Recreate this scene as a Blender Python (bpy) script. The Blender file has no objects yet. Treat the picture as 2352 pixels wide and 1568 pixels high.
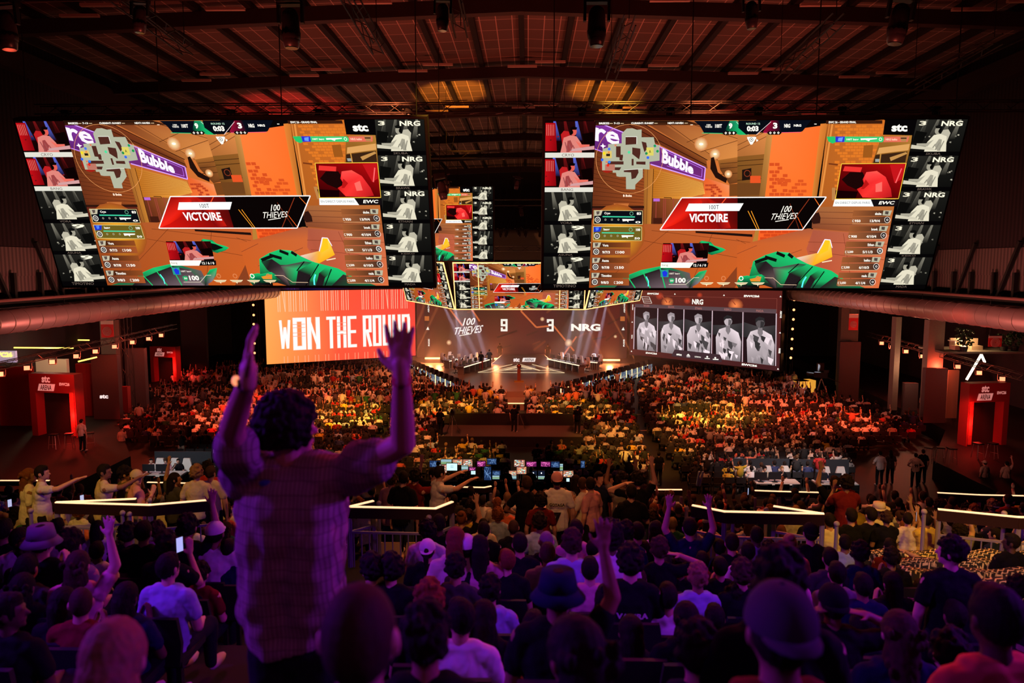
import bpy, bmesh, math, random
import numpy as np
from mathutils import Vector, Matrix, Euler
random.seed(7)
S = bpy.context.scene
COL = S.collection
PI = math.pi
R = math.radians

# ---------------------------------------------------------------- camera
ZC = 10.85                      # lens height above the arena floor
FPX = 1700.0
cam_d = bpy.data.cameras.new('camera')
cam = bpy.data.objects.new('camera', cam_d); COL.objects.link(cam)
cam_d.sensor_width = 36; cam_d.lens = FPX / 2352 * 36
cam_d.clip_start = 0.05; cam_d.clip_end = 400
cam.location = (0, 0, ZC)
PITCH, YAW = 6.01, 1.21
cam.rotation_euler = (R(90 - PITCH), 0, R(YAW))
cam_d.dof.use_dof = True; cam_d.dof.focus_distance = 34; cam_d.dof.aperture_fstop = 2.0
S.camera = cam
CM = Euler((R(90 - PITCH), 0, R(YAW))).to_matrix()

def ray(px, py):
    return CM @ Vector(((px - 1176) / FPX, -(py - 784) / FPX, -1))
def at(px, py, Y):              # the point Y metres down the hall seen at a pixel
    d = ray(px, py); return Vector((0, 0, ZC)) + d * (Y / d.y)
def onz(px, py, z):             # the point at height z seen at a pixel
    d = ray(px, py); return Vector((0, 0, ZC)) + d * ((z - ZC) / d.z)
def proj(p):
    q = CM.transposed() @ (Vector(p) - Vector((0, 0, ZC)))
    return 1176 + FPX * q.x / -q.z, 784 - FPX * q.y / -q.z

# ---------------------------------------------------------------- world, exposure, render settings
w = bpy.data.worlds.new('world'); S.world = w; w.use_nodes = True
w.node_tree.nodes['Background'].inputs[0].default_value = (0.9, 0.16, 0.10, 1)
w.node_tree.nodes['Background'].inputs[1].default_value = 0.006
S.view_settings.view_transform = 'Standard'; S.view_settings.look = 'None'
S.view_settings.exposure = 0.0; S.view_settings.gamma = 1.0; S.view_settings.use_curve_mapping = False
cy = S.cycles
cy.max_bounces = 4; cy.diffuse_bounces = 1; cy.glossy_bounces = 2; cy.transmission_bounces = 2
cy.volume_bounces = 0; cy.transparent_max_bounces = 6; cy.sample_clamp_indirect = 2.0; cy.sample_clamp_direct = 12.0
cy.caustics_reflective = False; cy.caustics_refractive = False
cy.use_adaptive_sampling = True; cy.adaptive_threshold = 0.03
cy.use_denoising = True
cy.volume_step_rate = 4

# ---------------------------------------------------------------- stage lighting of the hall, with added fill lamps
def lamp(name, kind, loc, target, col, power, size=0.3, cone=40, blend=0.6):
    d = bpy.data.lights.new(name, kind); d.color = col; d.energy = power
    if kind == 'SPOT': d.spot_size = R(cone); d.spot_blend = blend; d.shadow_soft_size = size
    elif kind == 'AREA': d.size = size
    else: d.shadow_soft_size = size
    o = bpy.data.objects.new(name, d); COL.objects.link(o); o.location = loc
    if target is not None:
        o.rotation_euler = (Vector(target) - Vector(loc)).to_track_quat('-Z', 'Y').to_euler()
    return o
YEL, ORG, RED, MAG, VIO, BLU = (1, .46, .05), (1, .27, .07), (1, .045, .02), (1, .02, .40), (.26, .02, 1), (.10, .04, 1)
# yellow and amber washes over the middle of the arena floor
for tx, ty, pw, cn in ((-12, 48, 44000, 18), (12.3, 48, 58000, 19), (-5, 50, 22000, 16), (3.5, 50, 22000, 16), (5.5, 40, 20000, 22), (-5, 38, 10000, 20)):
    lamp('wash_yellow', 'SPOT', (tx * .55, ty - 14, 19.5), (tx, ty, 1), YEL, pw * 1.35, .35, cn)
for tx, ty, pw, cn in ((-13, 58, 7000, 34), (13, 58, 7000, 34), (0, 57, 6000, 28), (-8, 37, 5000, 34), (10, 37, 5500, 34), (-9, 66, 2500, 30), (9, 66, 3000, 30)):
    lamp('wash_amber', 'SPOT', (tx * .6, ty - 10, 19), (tx, ty, 1), (1, .24, .08), pw * 2.6, .35, cn)
for sx in (-1, 1):
    lamp('wash_red', 'SPOT', (sx * 15, 36, 19), (sx * 17.5, 48, 0), (1, .12, .045), 42000, .4, 32)
    lamp('wash_red', 'SPOT', (sx * 19, 34, 9.5), (sx * 25, 45, 0), RED, 900, .4, 50)
    lamp('wash_fill', 'SPOT', (sx * 8, 32, 20), (sx * 8, 52, 0), (1, .15, .06), 13000, .6, 60)  # added wide fill that lifts the whole floor crowd
    lamp('ceiling_red', 'SPOT', (sx * 12, 36, 12), (sx * 16, 51, 21), (1, .04, .03), 16000 if sx < 0 else 2500, .3, 34)
    lamp('ceiling_amber', 'SPOT', (sx * 1.5, 36, 12), (sx * 4.5, 46, 21), (1, .30, .02), 20000, .2, 20)
    lamp('ceiling_fill', 'SPOT', (sx * 7, 30, 7), (sx * 5, 36, 21), (1, .15, .085), 2300, .6, 110)  # added unseen uplights, here and below, that brighten the dark roof
    lamp('ceiling_fill', 'SPOT', (sx * 6, 14, 9), (sx * 6, 26, 21), (1, .12, .07), 1200, .6, 110)
    for q in (30, 44): lamp('duct_fill', 'SPOT', (sx * 12, q, 5.0), (sx * 22, q + 5, 8.0), (1, .24, .19), 3800, .5, 80, 1)  # added lamps that brighten the air ducts
# the stand: amber on the lower block, violet and red on the rows round the camera
lamp('stand_amber', 'SPOT', (2, 19, 16), (1, 14.6, 5), (1, .26, .07), 2300, .4, 100)
lamp('stand_red', 'SPOT', (6, 24, 15), (6, 16, 5), (1, .05, .03), 1700, .4, 70)
lamp('stand_yellow', 'SPOT', (7, 5, 17), (6.6, 12.8, 5.3), YEL, 3600, .3, 22)
lamp('stand_yellow', 'SPOT', (-8, 5, 17), (-7.8, 13.8, 5.3), (1, .45, .07), 2800, .3, 22)
lamp('stand_yellow', 'SPOT', (0, 5, 17), (0, 13.6, 5.3), (1, .36, .08), 1900, .3, 26)
lamp('violet_wash', 'SPOT', (-7.5, 3.6, 12.6), (-.4, 3.6, 9.2), VIO, 2100, .5, 74)
lamp('violet_wash', 'SPOT', (7.5, 3.8, 12.8), (.6, 4.0, 9.0), (.33, .02, 1), 1750, .7, 74)
lamp('violet_back', 'SPOT', (-3, -3.5, 16.5), (0, 5.5, 8), (.28, .03, 1), 150, .9, 62)
lamp('violet_back', 'SPOT', (4, -3.5, 16.5), (2, 6, 8), (.5, .02, .6), 150, .9, 62)
lamp('magenta_wash', 'SPOT', (-5, 11.5, 16.1), (-1, 5, 8.5), MAG, 800, .5, 70)
lamp('magenta_wash', 'SPOT', (5, 11.5, 16.1), (2, 5, 8.5), (1, .03, .22), 800, .5, 70)
lamp('red_side', 'SPOT', (3.5, 9.0, 13.0), (0.0, 2.2, 9.6), (1, .03, .015), 300, .4, 60)
lamp('drape_blue_fill', 'SPOT', (-19, 62, 12), (-22, 84, 6), BLU, 5000, .5, 60)  # added blue spot on the back drape, in place of bluish haze
lamp('floor_people_fill', 'SPOT', (11, 27, 14), (17.3, 36.5, .5), (1, .24, .16), 3200, .4, 22)  # added reddish spot to brighten people standing on the dark floor
lamp('warm_back_fill', 'SPOT', (.5, -2.6, 15), (-.7, 3, 9.6), (1, .20, .06), 80, .6, 26)  # added lamp behind the camera, warms the raised-arms man's back
lamp('red_front', 'SPOT', (0, 12.0, 15.0), (-.6, 2.6, 9.6), (1, .06, .03), 260, .5, 40)

# ---------------------------------------------------------------- materials
def lin(c):
    return tuple((x / 12.92 if x <= .04045 else ((x + .055) / 1.055) ** 2.4) for x in c)
def hx(s):
    return lin(tuple(int(s[i:i + 2], 16) / 255 for i in (0, 2, 4)))
MATS = {}
def mat(name, col, rough=.7, metal=0, emit=0, ecol=None, noise=0, nscale=8, spec=.3):
    if name in MATS: return MATS[name]
    m = bpy.data.materials.new(name); m.use_nodes = True; nt = m.node_tree
    b = nt.nodes['Principled BSDF']
    b.inputs['Base Color'].default_value = (*col, 1); b.inputs['Roughness'].default_value = rough
    b.inputs['Metallic'].default_value = metal; b.inputs['Specular IOR Level'].default_value = spec
    if emit:
        b.inputs['Emission Color'].default_value = (*(ecol or col), 1); b.inputs['Emission Strength'].default_value = emit
    if noise:
        tc = nt.nodes.new('ShaderNodeTexCoord'); n = nt.nodes.new('ShaderNodeTexNoise'); n.inputs['Scale'].default_value = nscale
        n.inputs['Detail'].default_value = 4
        mx = nt.nodes.new('ShaderNodeMixRGB'); mx.blend_type = 'MULTIPLY'; mx.inputs[0].default_value = noise
        mx.inputs[1].default_value = (*col, 1)
        nt.links.new(tc.outputs['Object'], n.inputs['Vector']); nt.links.new(n.outputs['Color'], mx.inputs[2])
        nt.links.new(mx.outputs[0], b.inputs['Base Color'])
    MATS[name] = m; return m
def wave_mat(name, c1, c2, scale, axis='X', rough=.6, metal=0, lo=.45, hi=.55):
    m = bpy.data.materials.new(name); m.use_nodes = True; nt = m.node_tree; b = nt.nodes['Principled BSDF']
    b.inputs['Roughness'].default_value = rough; b.inputs['Metallic'].default_value = metal
    tc = nt.nodes.new('ShaderNodeTexCoord'); wv = nt.nodes.new('ShaderNodeTexWave'); wv.bands_direction = axis
    wv.inputs['Scale'].default_value = scale; cr = nt.nodes.new('ShaderNodeValToRGB')
    cr.color_ramp.elements[0].position = lo; cr.color_ramp.elements[1].position = hi
    cr.color_ramp.elements[0].color = (*c1, 1); cr.color_ramp.elements[1].color = (*c2, 1)
    nt.links.new(tc.outputs['Object'], wv.inputs['Vector']); nt.links.new(wv.outputs['Fac'], cr.inputs[0])
    nt.links.new(cr.outputs[0], b.inputs['Base Color'])
    bp = nt.nodes.new('ShaderNodeBump'); bp.inputs['Strength'].default_value = .4
    nt.links.new(wv.outputs['Fac'], bp.inputs['Height']); nt.links.new(bp.outputs[0], b.inputs['Normal'])
    return m
def screen_mat(name, strength=1.0):
    m = bpy.data.materials.new(name); m.use_nodes = True; nt = m.node_tree; nt.nodes.clear()
    o = nt.nodes.new('ShaderNodeOutputMaterial'); e = nt.nodes.new('ShaderNodeEmission'); e.inputs[1].default_value = strength
    a = nt.nodes.new('ShaderNodeAttribute'); a.attribute_name = 'Col'
    nt.links.new(a.outputs['Color'], e.inputs[0]); nt.links.new(e.outputs[0], o.inputs[0])
    return m
def attr_mat(name, rough=.8):
    m = bpy.data.materials.new(name); m.use_nodes = True; nt = m.node_tree; b = nt.nodes['Principled BSDF']
    b.inputs['Roughness'].default_value = rough; b.inputs['Specular IOR Level'].default_value = .2
    a = nt.nodes.new('ShaderNodeAttribute'); a.attribute_name = 'Col'
    nt.links.new(a.outputs['Color'], b.inputs['Base Color'])
    return m
BLACK = mat('black_metal', (.012, .011, .012), .5, noise=.4)
DARK = mat('dark_fabric', (.02, .018, .02), .95, noise=.5, nscale=3)
STEEL = mat('steel', (.30, .28, .27), .35, 1)
WHITE = mat('white_plastic', (.75, .74, .72), .4)

# ---------------------------------------------------------------- object helpers
def prop(o, label=None, cat=None, group=None, kind=None):
    if label: o['label'] = label
    if cat: o['category'] = cat
    if group: o['group'] = group
    if kind: o['kind'] = kind
    return o
def empty(name, loc=(0, 0, 0), rz=0, label=None, cat=None, group=None, kind=None, scale=1):
    o = bpy.data.objects.new(name, None); COL.objects.link(o); o.location = loc; o.rotation_euler = (0, 0, rz)
    o.scale = (scale,) * 3; o.empty_display_size = .1
    return prop(o, label, cat, group, kind)
class MB:
    def __init__(s): s.v = []; s.f = []
    def add(s, vs, fs):
        n = len(s.v); s.v += [tuple(p) for p in vs]; s.f += [tuple(i + n for i in f) for f in fs]; return s
    def box(s, c, d, m=None):
        x, y, z = d[0] / 2, d[1] / 2, d[2] / 2; k = min(x, y, z) * .12
        P = []
        vs = [Vector((a * x, b * y, e * z)) for a in (-1, 1) for b in (-1, 1) for e in (-1, 1)]
        vs = [(m @ p if m else p) + Vector(c) for p in vs]
        return s.add(vs, [(0, 1, 3, 2), (4, 6, 7, 5), (0, 4, 5, 1), (2, 3, 7, 6), (0, 2, 6, 4), (1, 5, 7, 3)])
    def b2(s, x0, y0, z0, x1, y1, z1):
        return s.box(((x0 + x1) / 2, (y0 + y1) / 2, (z0 + z1) / 2), (abs(x1 - x0), abs(y1 - y0), abs(z1 - z0)))
    def tube(s, a, b, r0, r1=None, n=8, cap=True):
        r1 = r0 if r1 is None else r1; a = Vector(a); b = Vector(b); d = (b - a)
        if d.length < 1e-6: return s
        q = d.to_track_quat('Z', 'Y'); vs = []
        for p, r in ((a, r0), (b, r1)):
            for i in range(n):
                t = 2 * PI * i / n; vs.append(p + q @ Vector((math.cos(t) * r, math.sin(t) * r, 0)))
        fs = [(i, (i + 1) % n, n + (i + 1) % n, n + i) for i in range(n)]
        if cap: fs += [tuple(range(n))[::-1], tuple(range(n, 2 * n))]
        return s.add(vs, fs)
    def ell(s, c, r, m=None, nu=12, nv=8, v0=0.0, v1=1.0):
        vs = []; fs = []
        for j in range(nv + 1):
            ph = PI * (v0 + (v1 - v0) * j / nv)
            for i in range(nu):
                t = 2 * PI * i / nu; p = Vector((math.sin(ph) * math.cos(t) * r[0], math.sin(ph) * math.sin(t) * r[1], math.cos(ph) * r[2]))
                vs.append((m @ p if m else p) + Vector(c))
        for j in range(nv):
            for i in range(nu):
                fs.append((j * nu + i, (j + 1) * nu + i, (j + 1) * nu + (i + 1) % nu, j * nu + (i + 1) % nu))
        return s.add(vs, fs)
    def cap(s, a, r0, b, r1, n=12):
        a = Vector(a); b = Vector(b); q = (b - a).to_track_quat('Z', 'Y'); L = (b - a).length; vs = []; fs = []; K = 5
        rings = [(-math.cos(k / K * PI / 2) * r0, math.sin(k / K * PI / 2) * r0) for k in range(K + 1)]
        rings += [(L + math.sin(k / K * PI / 2) * r1, math.cos(k / K * PI / 2) * r1) for k in range(K + 1)]
        for z, r in rings:
            for i in range(n):
                t = 2 * PI * i / n; vs.append(a + q @ Vector((math.cos(t) * r, math.sin(t) * r, z)))
        for j in range(len(rings) - 1):
            for i in range(n): fs.append((j * n + i, j * n + (i + 1) % n, (j + 1) * n + (i + 1) % n, (j + 1) * n + i))
        return s.add(vs, fs)
    def prism(s, pts, a, b, axis='z'):
        n = len(pts)
        def P(p, h): return {'z': (p[0], p[1], h), 'y': (p[0], h, p[1]), 'x': (h, p[0], p[1])}[axis]
        return s.add([P(p, a) for p in pts] + [P(p, b) for p in pts],
                     [tuple(range(n))[::-1], tuple(range(n, 2 * n))] + [(i, (i + 1) % n, n + (i + 1) % n, n + i) for i in range(n)])
    def mesh(s, name='m', smooth=False):
        me = bpy.data.meshes.new(name); me.from_pydata(s.v, [], s.f); me.update()
        if smooth: me.polygons.foreach_set('use_smooth', [True] * len(me.polygons))
        return me
    def build(s, name, m, parent=None, smooth=False, loc=None, rz=0, **kw):
        me = s.mesh(name, smooth)
        bm = bmesh.new(); bm.from_mesh(me); bmesh.ops.recalc_face_normals(bm, faces=bm.faces); bm.to_mesh(me); bm.free()
        me.materials.append(m); o = bpy.data.objects.new(name, me); COL.objects.link(o)
        if parent: o.parent = parent
        if loc is not None: o.location = loc
        if rz: o.rotation_euler = (0, 0, rz)
        return prop(o, **kw)
def kids(o): return [c for c in bpy.data.objects if c.parent == o]
def dup(o, loc=None, rz=None, label=None, parent=None, scale=None, children=None):
    c = o.copy(); COL.objects.link(c)
    if loc is not None: c.location = loc
    if rz is not None: c.rotation_euler = (0, 0, rz)
    if scale is not None: c.scale = (scale,) * 3 if not hasattr(scale, '__len__') else scale
    if label: c['label'] = label
    if parent: c.parent = parent
    for ch in o.children: dup(ch, parent=c)
    return c
def hang(o, pts, ztop, r=.012):
    """steel cables from points on a hung thing up to the structure above"""
    bpy.context.view_layer.update(); inv = o.matrix_world.inverted(); b = MB()
    for p in pts: b.tube(inv @ Vector(p), inv @ Vector((p[0], p[1], ztop)), r, n=5)
    me = b.mesh('hanging_cable'); me.materials.append(BLACK); c = bpy.data.objects.new('hanging_cable', me); COL.objects.link(c); c.parent = o
ORD = ['first', 'second', 'third', 'fourth', 'fifth', 'sixth', 'seventh', 'eighth', 'ninth', 'tenth', 'eleventh', 'twelfth', 'thirteenth',
       'fourteenth', 'fifteenth', 'sixteenth', 'seventeenth', 'eighteenth', 'nineteenth', 'twentieth'] + ['twenty-' + k for k in
       ('first', 'second', 'third', 'fourth', 'fifth', 'sixth', 'seventh', 'eighth', 'ninth')] + ['thirtieth'] + ['thirty-' + k for k in
       ('first', 'second', 'third', 'fourth', 'fifth', 'sixth', 'seventh', 'eighth', 'ninth')] + ['fortieth', 'forty-first', 'forty-second']

# ---------------------------------------------------------------- flat pictures: coloured polygons on a plane
_TX = {}
def glyphs(txt, bold=.02):
    k = (txt, bold)
    if k in _TX: return _TX[k]
    c = bpy.data.curves.new('t', 'FONT'); c.body = txt; c.offset = bold; c.resolution_u = 2; c.fill_mode = 'FRONT'
    o = bpy.data.objects.new('t', c); COL.objects.link(o)
    bpy.context.view_layer.update()
    me = o.evaluated_get(bpy.context.evaluated_depsgraph_get()).to_mesh()
    v = [(p.co.x, p.co.y) for p in me.vertices]; f = [tuple(p.vertices) for p in me.polygons]
    bpy.data.objects.remove(o); bpy.data.curves.remove(c)
    xs = [p[0] for p in v]; ys = [p[1] for p in v]; x0, x1, y0, y1 = min(xs), max(xs), min(ys), max(ys)
    v = [((x - x0) / (x1 - x0), (y - y0) / (y1 - y0)) for x, y in v]
    _TX[k] = (v, f); return _TX[k]
class Canvas:
    """flat artwork shown on a screen or sign, in picture units (x right, y down)"""
    def __init__(s, W, H): s.W = W; s.H = H; s.v = []; s.f = []; s.c = []; s.n = 0; s.M = None
    def poly(s, pts, col, grad=None):
        if s.M: pts = [s.M(*p) for p in pts]
        s.n += 1; b = len(s.v); s.v += [(p[0], p[1], s.n) for p in pts]; s.f.append(tuple(range(b, b + len(pts))))
        cs = col if isinstance(col, list) else [col] * len(pts)
        cs = (cs + [cs[-1]] * len(pts))[:len(pts)]
        s.c += [lin(x) if max(x) <= 1 else x for x in cs]
    def rect(s, x0, y0, x1, y1, col): s.poly([(x0, y0), (x1, y0), (x1, y1), (x0, y1)], col)
    def line(s, x0, y0, x1, y1, w, col):
        d = math.hypot(x1 - x0, y1 - y0) or 1; nx, ny = -(y1 - y0) / d * w / 2, (x1 - x0) / d * w / 2
        s.poly([(x0 + nx, y0 + ny), (x1 + nx, y1 + ny), (x1 - nx, y1 - ny), (x0 - nx, y0 - ny)], col)
    def path(s, pts, w, col, close=False):
        for a, b in zip(pts, pts[1:] + ([pts[0]] if close else [])): s.line(*a, *b, w, col)
    def disc(s, x, y, r, col, n=16, ry=None):
        s.poly([(x + r * math.cos(t * 2 * PI / n), y + (ry or r) * math.sin(t * 2 * PI / n)) for t in range(n)], col)
    def ring(s, x, y, r, w, col, n=28):
        s.path([(x + r * math.cos(t * 2 * PI / n), y + r * math.sin(t * 2 * PI / n)) for t in range(n)], w, col, True)
    def glow(s, x, y, r, col, back, n=12):
        for k in range(n):
            a, b = k * 2 * PI / n, (k + 1) * 2 * PI / n
            s.n += 0 if k else 1; B = len(s.v); P = [(x, y), (x + r * math.cos(a), y + r * math.sin(a)), (x + r * math.cos(b), y + r * math.sin(b))]
            if s.M: P = [s.M(*p) for p in P]
            s.v += [(p[0], p[1], s.n) for p in P]; s.f.append((B, B + 1, B + 2)); s.c += [lin(col), lin(back), lin(back)]
    def text(s, txt, q, col, bold=.02, skew=0):
        """q: box (x0,y0,x1,y1) or four corners TL,TR,BR,BL"""
        v, f = glyphs(txt, bold)
        if len(q) == 4 and not hasattr(q[0], '__len__'):
            x0, y0, x1, y1 = q; q = [(x0 + skew, y0), (x1 + skew, y0), (x1, y1), (x0, y1)]
        tl, tr, br, bl = q; s.n += 1; b = len(s.v)
        for x, y in v:
            p = ((bl[0] * (1 - x) + br[0] * x) * (1 - y) + (tl[0] * (1 - x) + tr[0] * x) * y,
                 (bl[1] * (1 - x) + br[1] * x) * (1 - y) + (tl[1] * (1 - x) + tr[1] * x) * y)
            if s.M: p = s.M(*p)
            s.v.append((p[0], p[1], s.n)); s.c.append(lin(col))
        s.f += [tuple(i + b for i in k) for k in f]
    def mesh(s, name, step=None):
        """x in 0..1 right, z in 0..1 up, layers stacked towards -y"""
        step = max(.03 / s.n, 5e-5)
        me = bpy.data.meshes.new(name)
        me.from_pydata([(x / s.W, -k * step, 1 - y / s.H) for x, y, k in s.v], [], s.f); me.update()
        a = me.color_attributes.new('Col', 'FLOAT_COLOR', 'POINT')
        a.data.foreach_set('color', np.array([(*c, 1) for c in s.c], dtype=np.float32).ravel())
        return me
# ---------------------------------------------------------------- the game broadcast picture
def homography(src, dst):
    A = []; B = []
    for (x, y), (u, v) in zip(src, dst):
        A.append([x, y, 1, 0, 0, 0, -u * x, -u * y]); B.append(u)
        A.append([0, 0, 0, x, y, 1, -v * x, -v * y]); B.append(v)
    h = np.linalg.solve(np.array(A, float), np.array(B, float))
    def f(x, y):
        k = h[6] * x + h[7] * y + 1
        return (h[0] * x + h[1] * y + h[2]) / k, (h[3] * x + h[4] * y + h[5]) / k
    return f
PW, PH = 968.0, 415.0
HM = homography([(1253, 279), (2221, 279), (2127, 653), (1249, 653)], [(0, 0), (PW, 0), (PW, PH), (0, PH)])
MA = lambda X, Y: HM(1240 + X / 3.734, 260 + Y / 3.734)
MBt = lambda X, Y: HM(1700 + X / 3.733, 260 + Y / 3.733)
K0 = (.02, .015, .02)
WH = (1, .98, .93)
def player_cam(c, x0, y0, x1, y1, red, seed, mirror=False, word=None, word2=None, standing=False):
    rr = random.Random(seed)
    def T(v): return (v[0], v[1] * .16, v[2] * .2) if red else v
    def g(a): return T((a, a * .97, a * .86))
    def q(u, v): return (x0 + (x1 - x0) * ((1 - u) if mirror else u), y0 + (y1 - y0) * v)
    def P(pts, col): c.poly([q(*p) for p in pts], col)
    P([(0, 0), (1, 0), (1, 1), (0, 1)], [g(.10), g(.16), g(.06), g(.05)])
    for k in range(4):
        a = .12 + k * .2 + rr.random() * .08
        P([(a, 0), (a + .05, 0), (a + .16, .62), (a + .04, .62)], [g(.5 - .08 * k), g(.42), g(.08), g(.06)] if not red or k % 2 else
          [(.35, .4, .8), (.3, .35, .75), (.1, .03, .12), (.1, .03, .12)])
    if red:
        P([(0, .05), (.2, .05), (.24, .95), (0, .95)], [(.75, .05, .08), (.6, .04, .07), (.5, .02, .05), (.7, .05, .08)])
        for k in range(5): P([(.02 + k * .035, .1), (.03 + k * .035, .1), (.035 + k * .035, .45), (.025 + k * .035, .45)], (.9, .5, .45))
    for k in range(9):
        x, y = rr.random(), .45 + rr.random() * .4; P([(x, y), (x + .03, y), (x + .04, y + .03), (x, y + .05)], g(.35 + rr.random() * .4))
    # chair, shirt, head, headset, arm, desk, monitor
    o = .08 * (rr.random() - .5)
    P([(.30 + o, .42), (.36 + o, .30), (.46 + o, .32), (.52 + o, .60), (.50 + o, .95), (.36 + o, .95)], g(.72))
    P([(.36 + o, .52), (.50 + o, .44), (.62 + o, .48), (.72 + o, .70), (.74 + o, 1), (.30 + o, 1)], g(.88) if not red else (.85, .5, .46))
    P([(.44 + o, .62), (.50 + o, .60), (.56 + o, .80), (.48 + o, .98), (.42 + o, .98)], g(.62) if not red else (.6, .25, .25))
    for k in range(3): P([(.38 + o + .08 * k, .66 + .05 * k), (.40 + o + .08 * k, .66 + .05 * k), (.46 + o + .08 * k, .95), (.43 + o + .08 * k, .95)], g(.55) if not red else (.6, .3, .3))
    cx, cy = q(.56 + o, .33); rx, ry = abs(x1 - x0) * .062, (y1 - y0) * .13
    c.disc(cx, cy, rx, (.85, .35, .3) if red else g(.62), 14, ry)
    c.poly([q(.49 + o, .33), q(.49 + o, .20), q(.55 + o, .16), q(.63 + o, .20), q(.61 + o, .27), q(.54 + o, .27)], g(.05))
    c.disc(*q(.52 + o, .35), rx * .5, g(.03), 10, ry * .55)
    P([(.60 + o, .62), (.74 + o, .74), (.90, .74), (.90, .80), (.70 + o, .84)], (.9, .42, .36) if red else g(.66))
    P([(.55, .88), (1, .78), (1, .90), (.52, .96)], g(.8) if not red else (.8, .6, .6))
    P([(.74, .40), (.97, .34), (1, .72), (.80, .74)], g(.04))
    if word: c.text(word, (*q(.58 if not mirror else .72, .03), *q(.86 if not mirror else .35, .18))
                    if not mirror else (x0 + (x1 - x0) * .5, y0 + 3, x0 + (x1 - x0) * .92, y0 + (y1 - y0) * .2), g(1), .03)
    if word2: c.text(word2, (x0 + (x1 - x0) * .06, y0 + 3, x0 + (x1 - x0) * .2, y0 + (y1 - y0) * .18), g(.95), .03)

def bricks(c, x0, y0, x1, y1, n, m, col, seed=1, fill=.5, w=1.6):
    rr = random.Random(seed); dy = (y1 - y0) / n; dx = (x1 - x0) / m
    for j in range(n):
        for i in range(m):
            if rr.random() < fill:
                a = x0 + (i + (j % 2) * .5) * dx; b = y0 + j * dy
                c.poly([(a + w, b + w), (a + dx - w, b + w), (a + dx - w, b + dy - w), (a + w, b + dy - w)], col)

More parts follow.
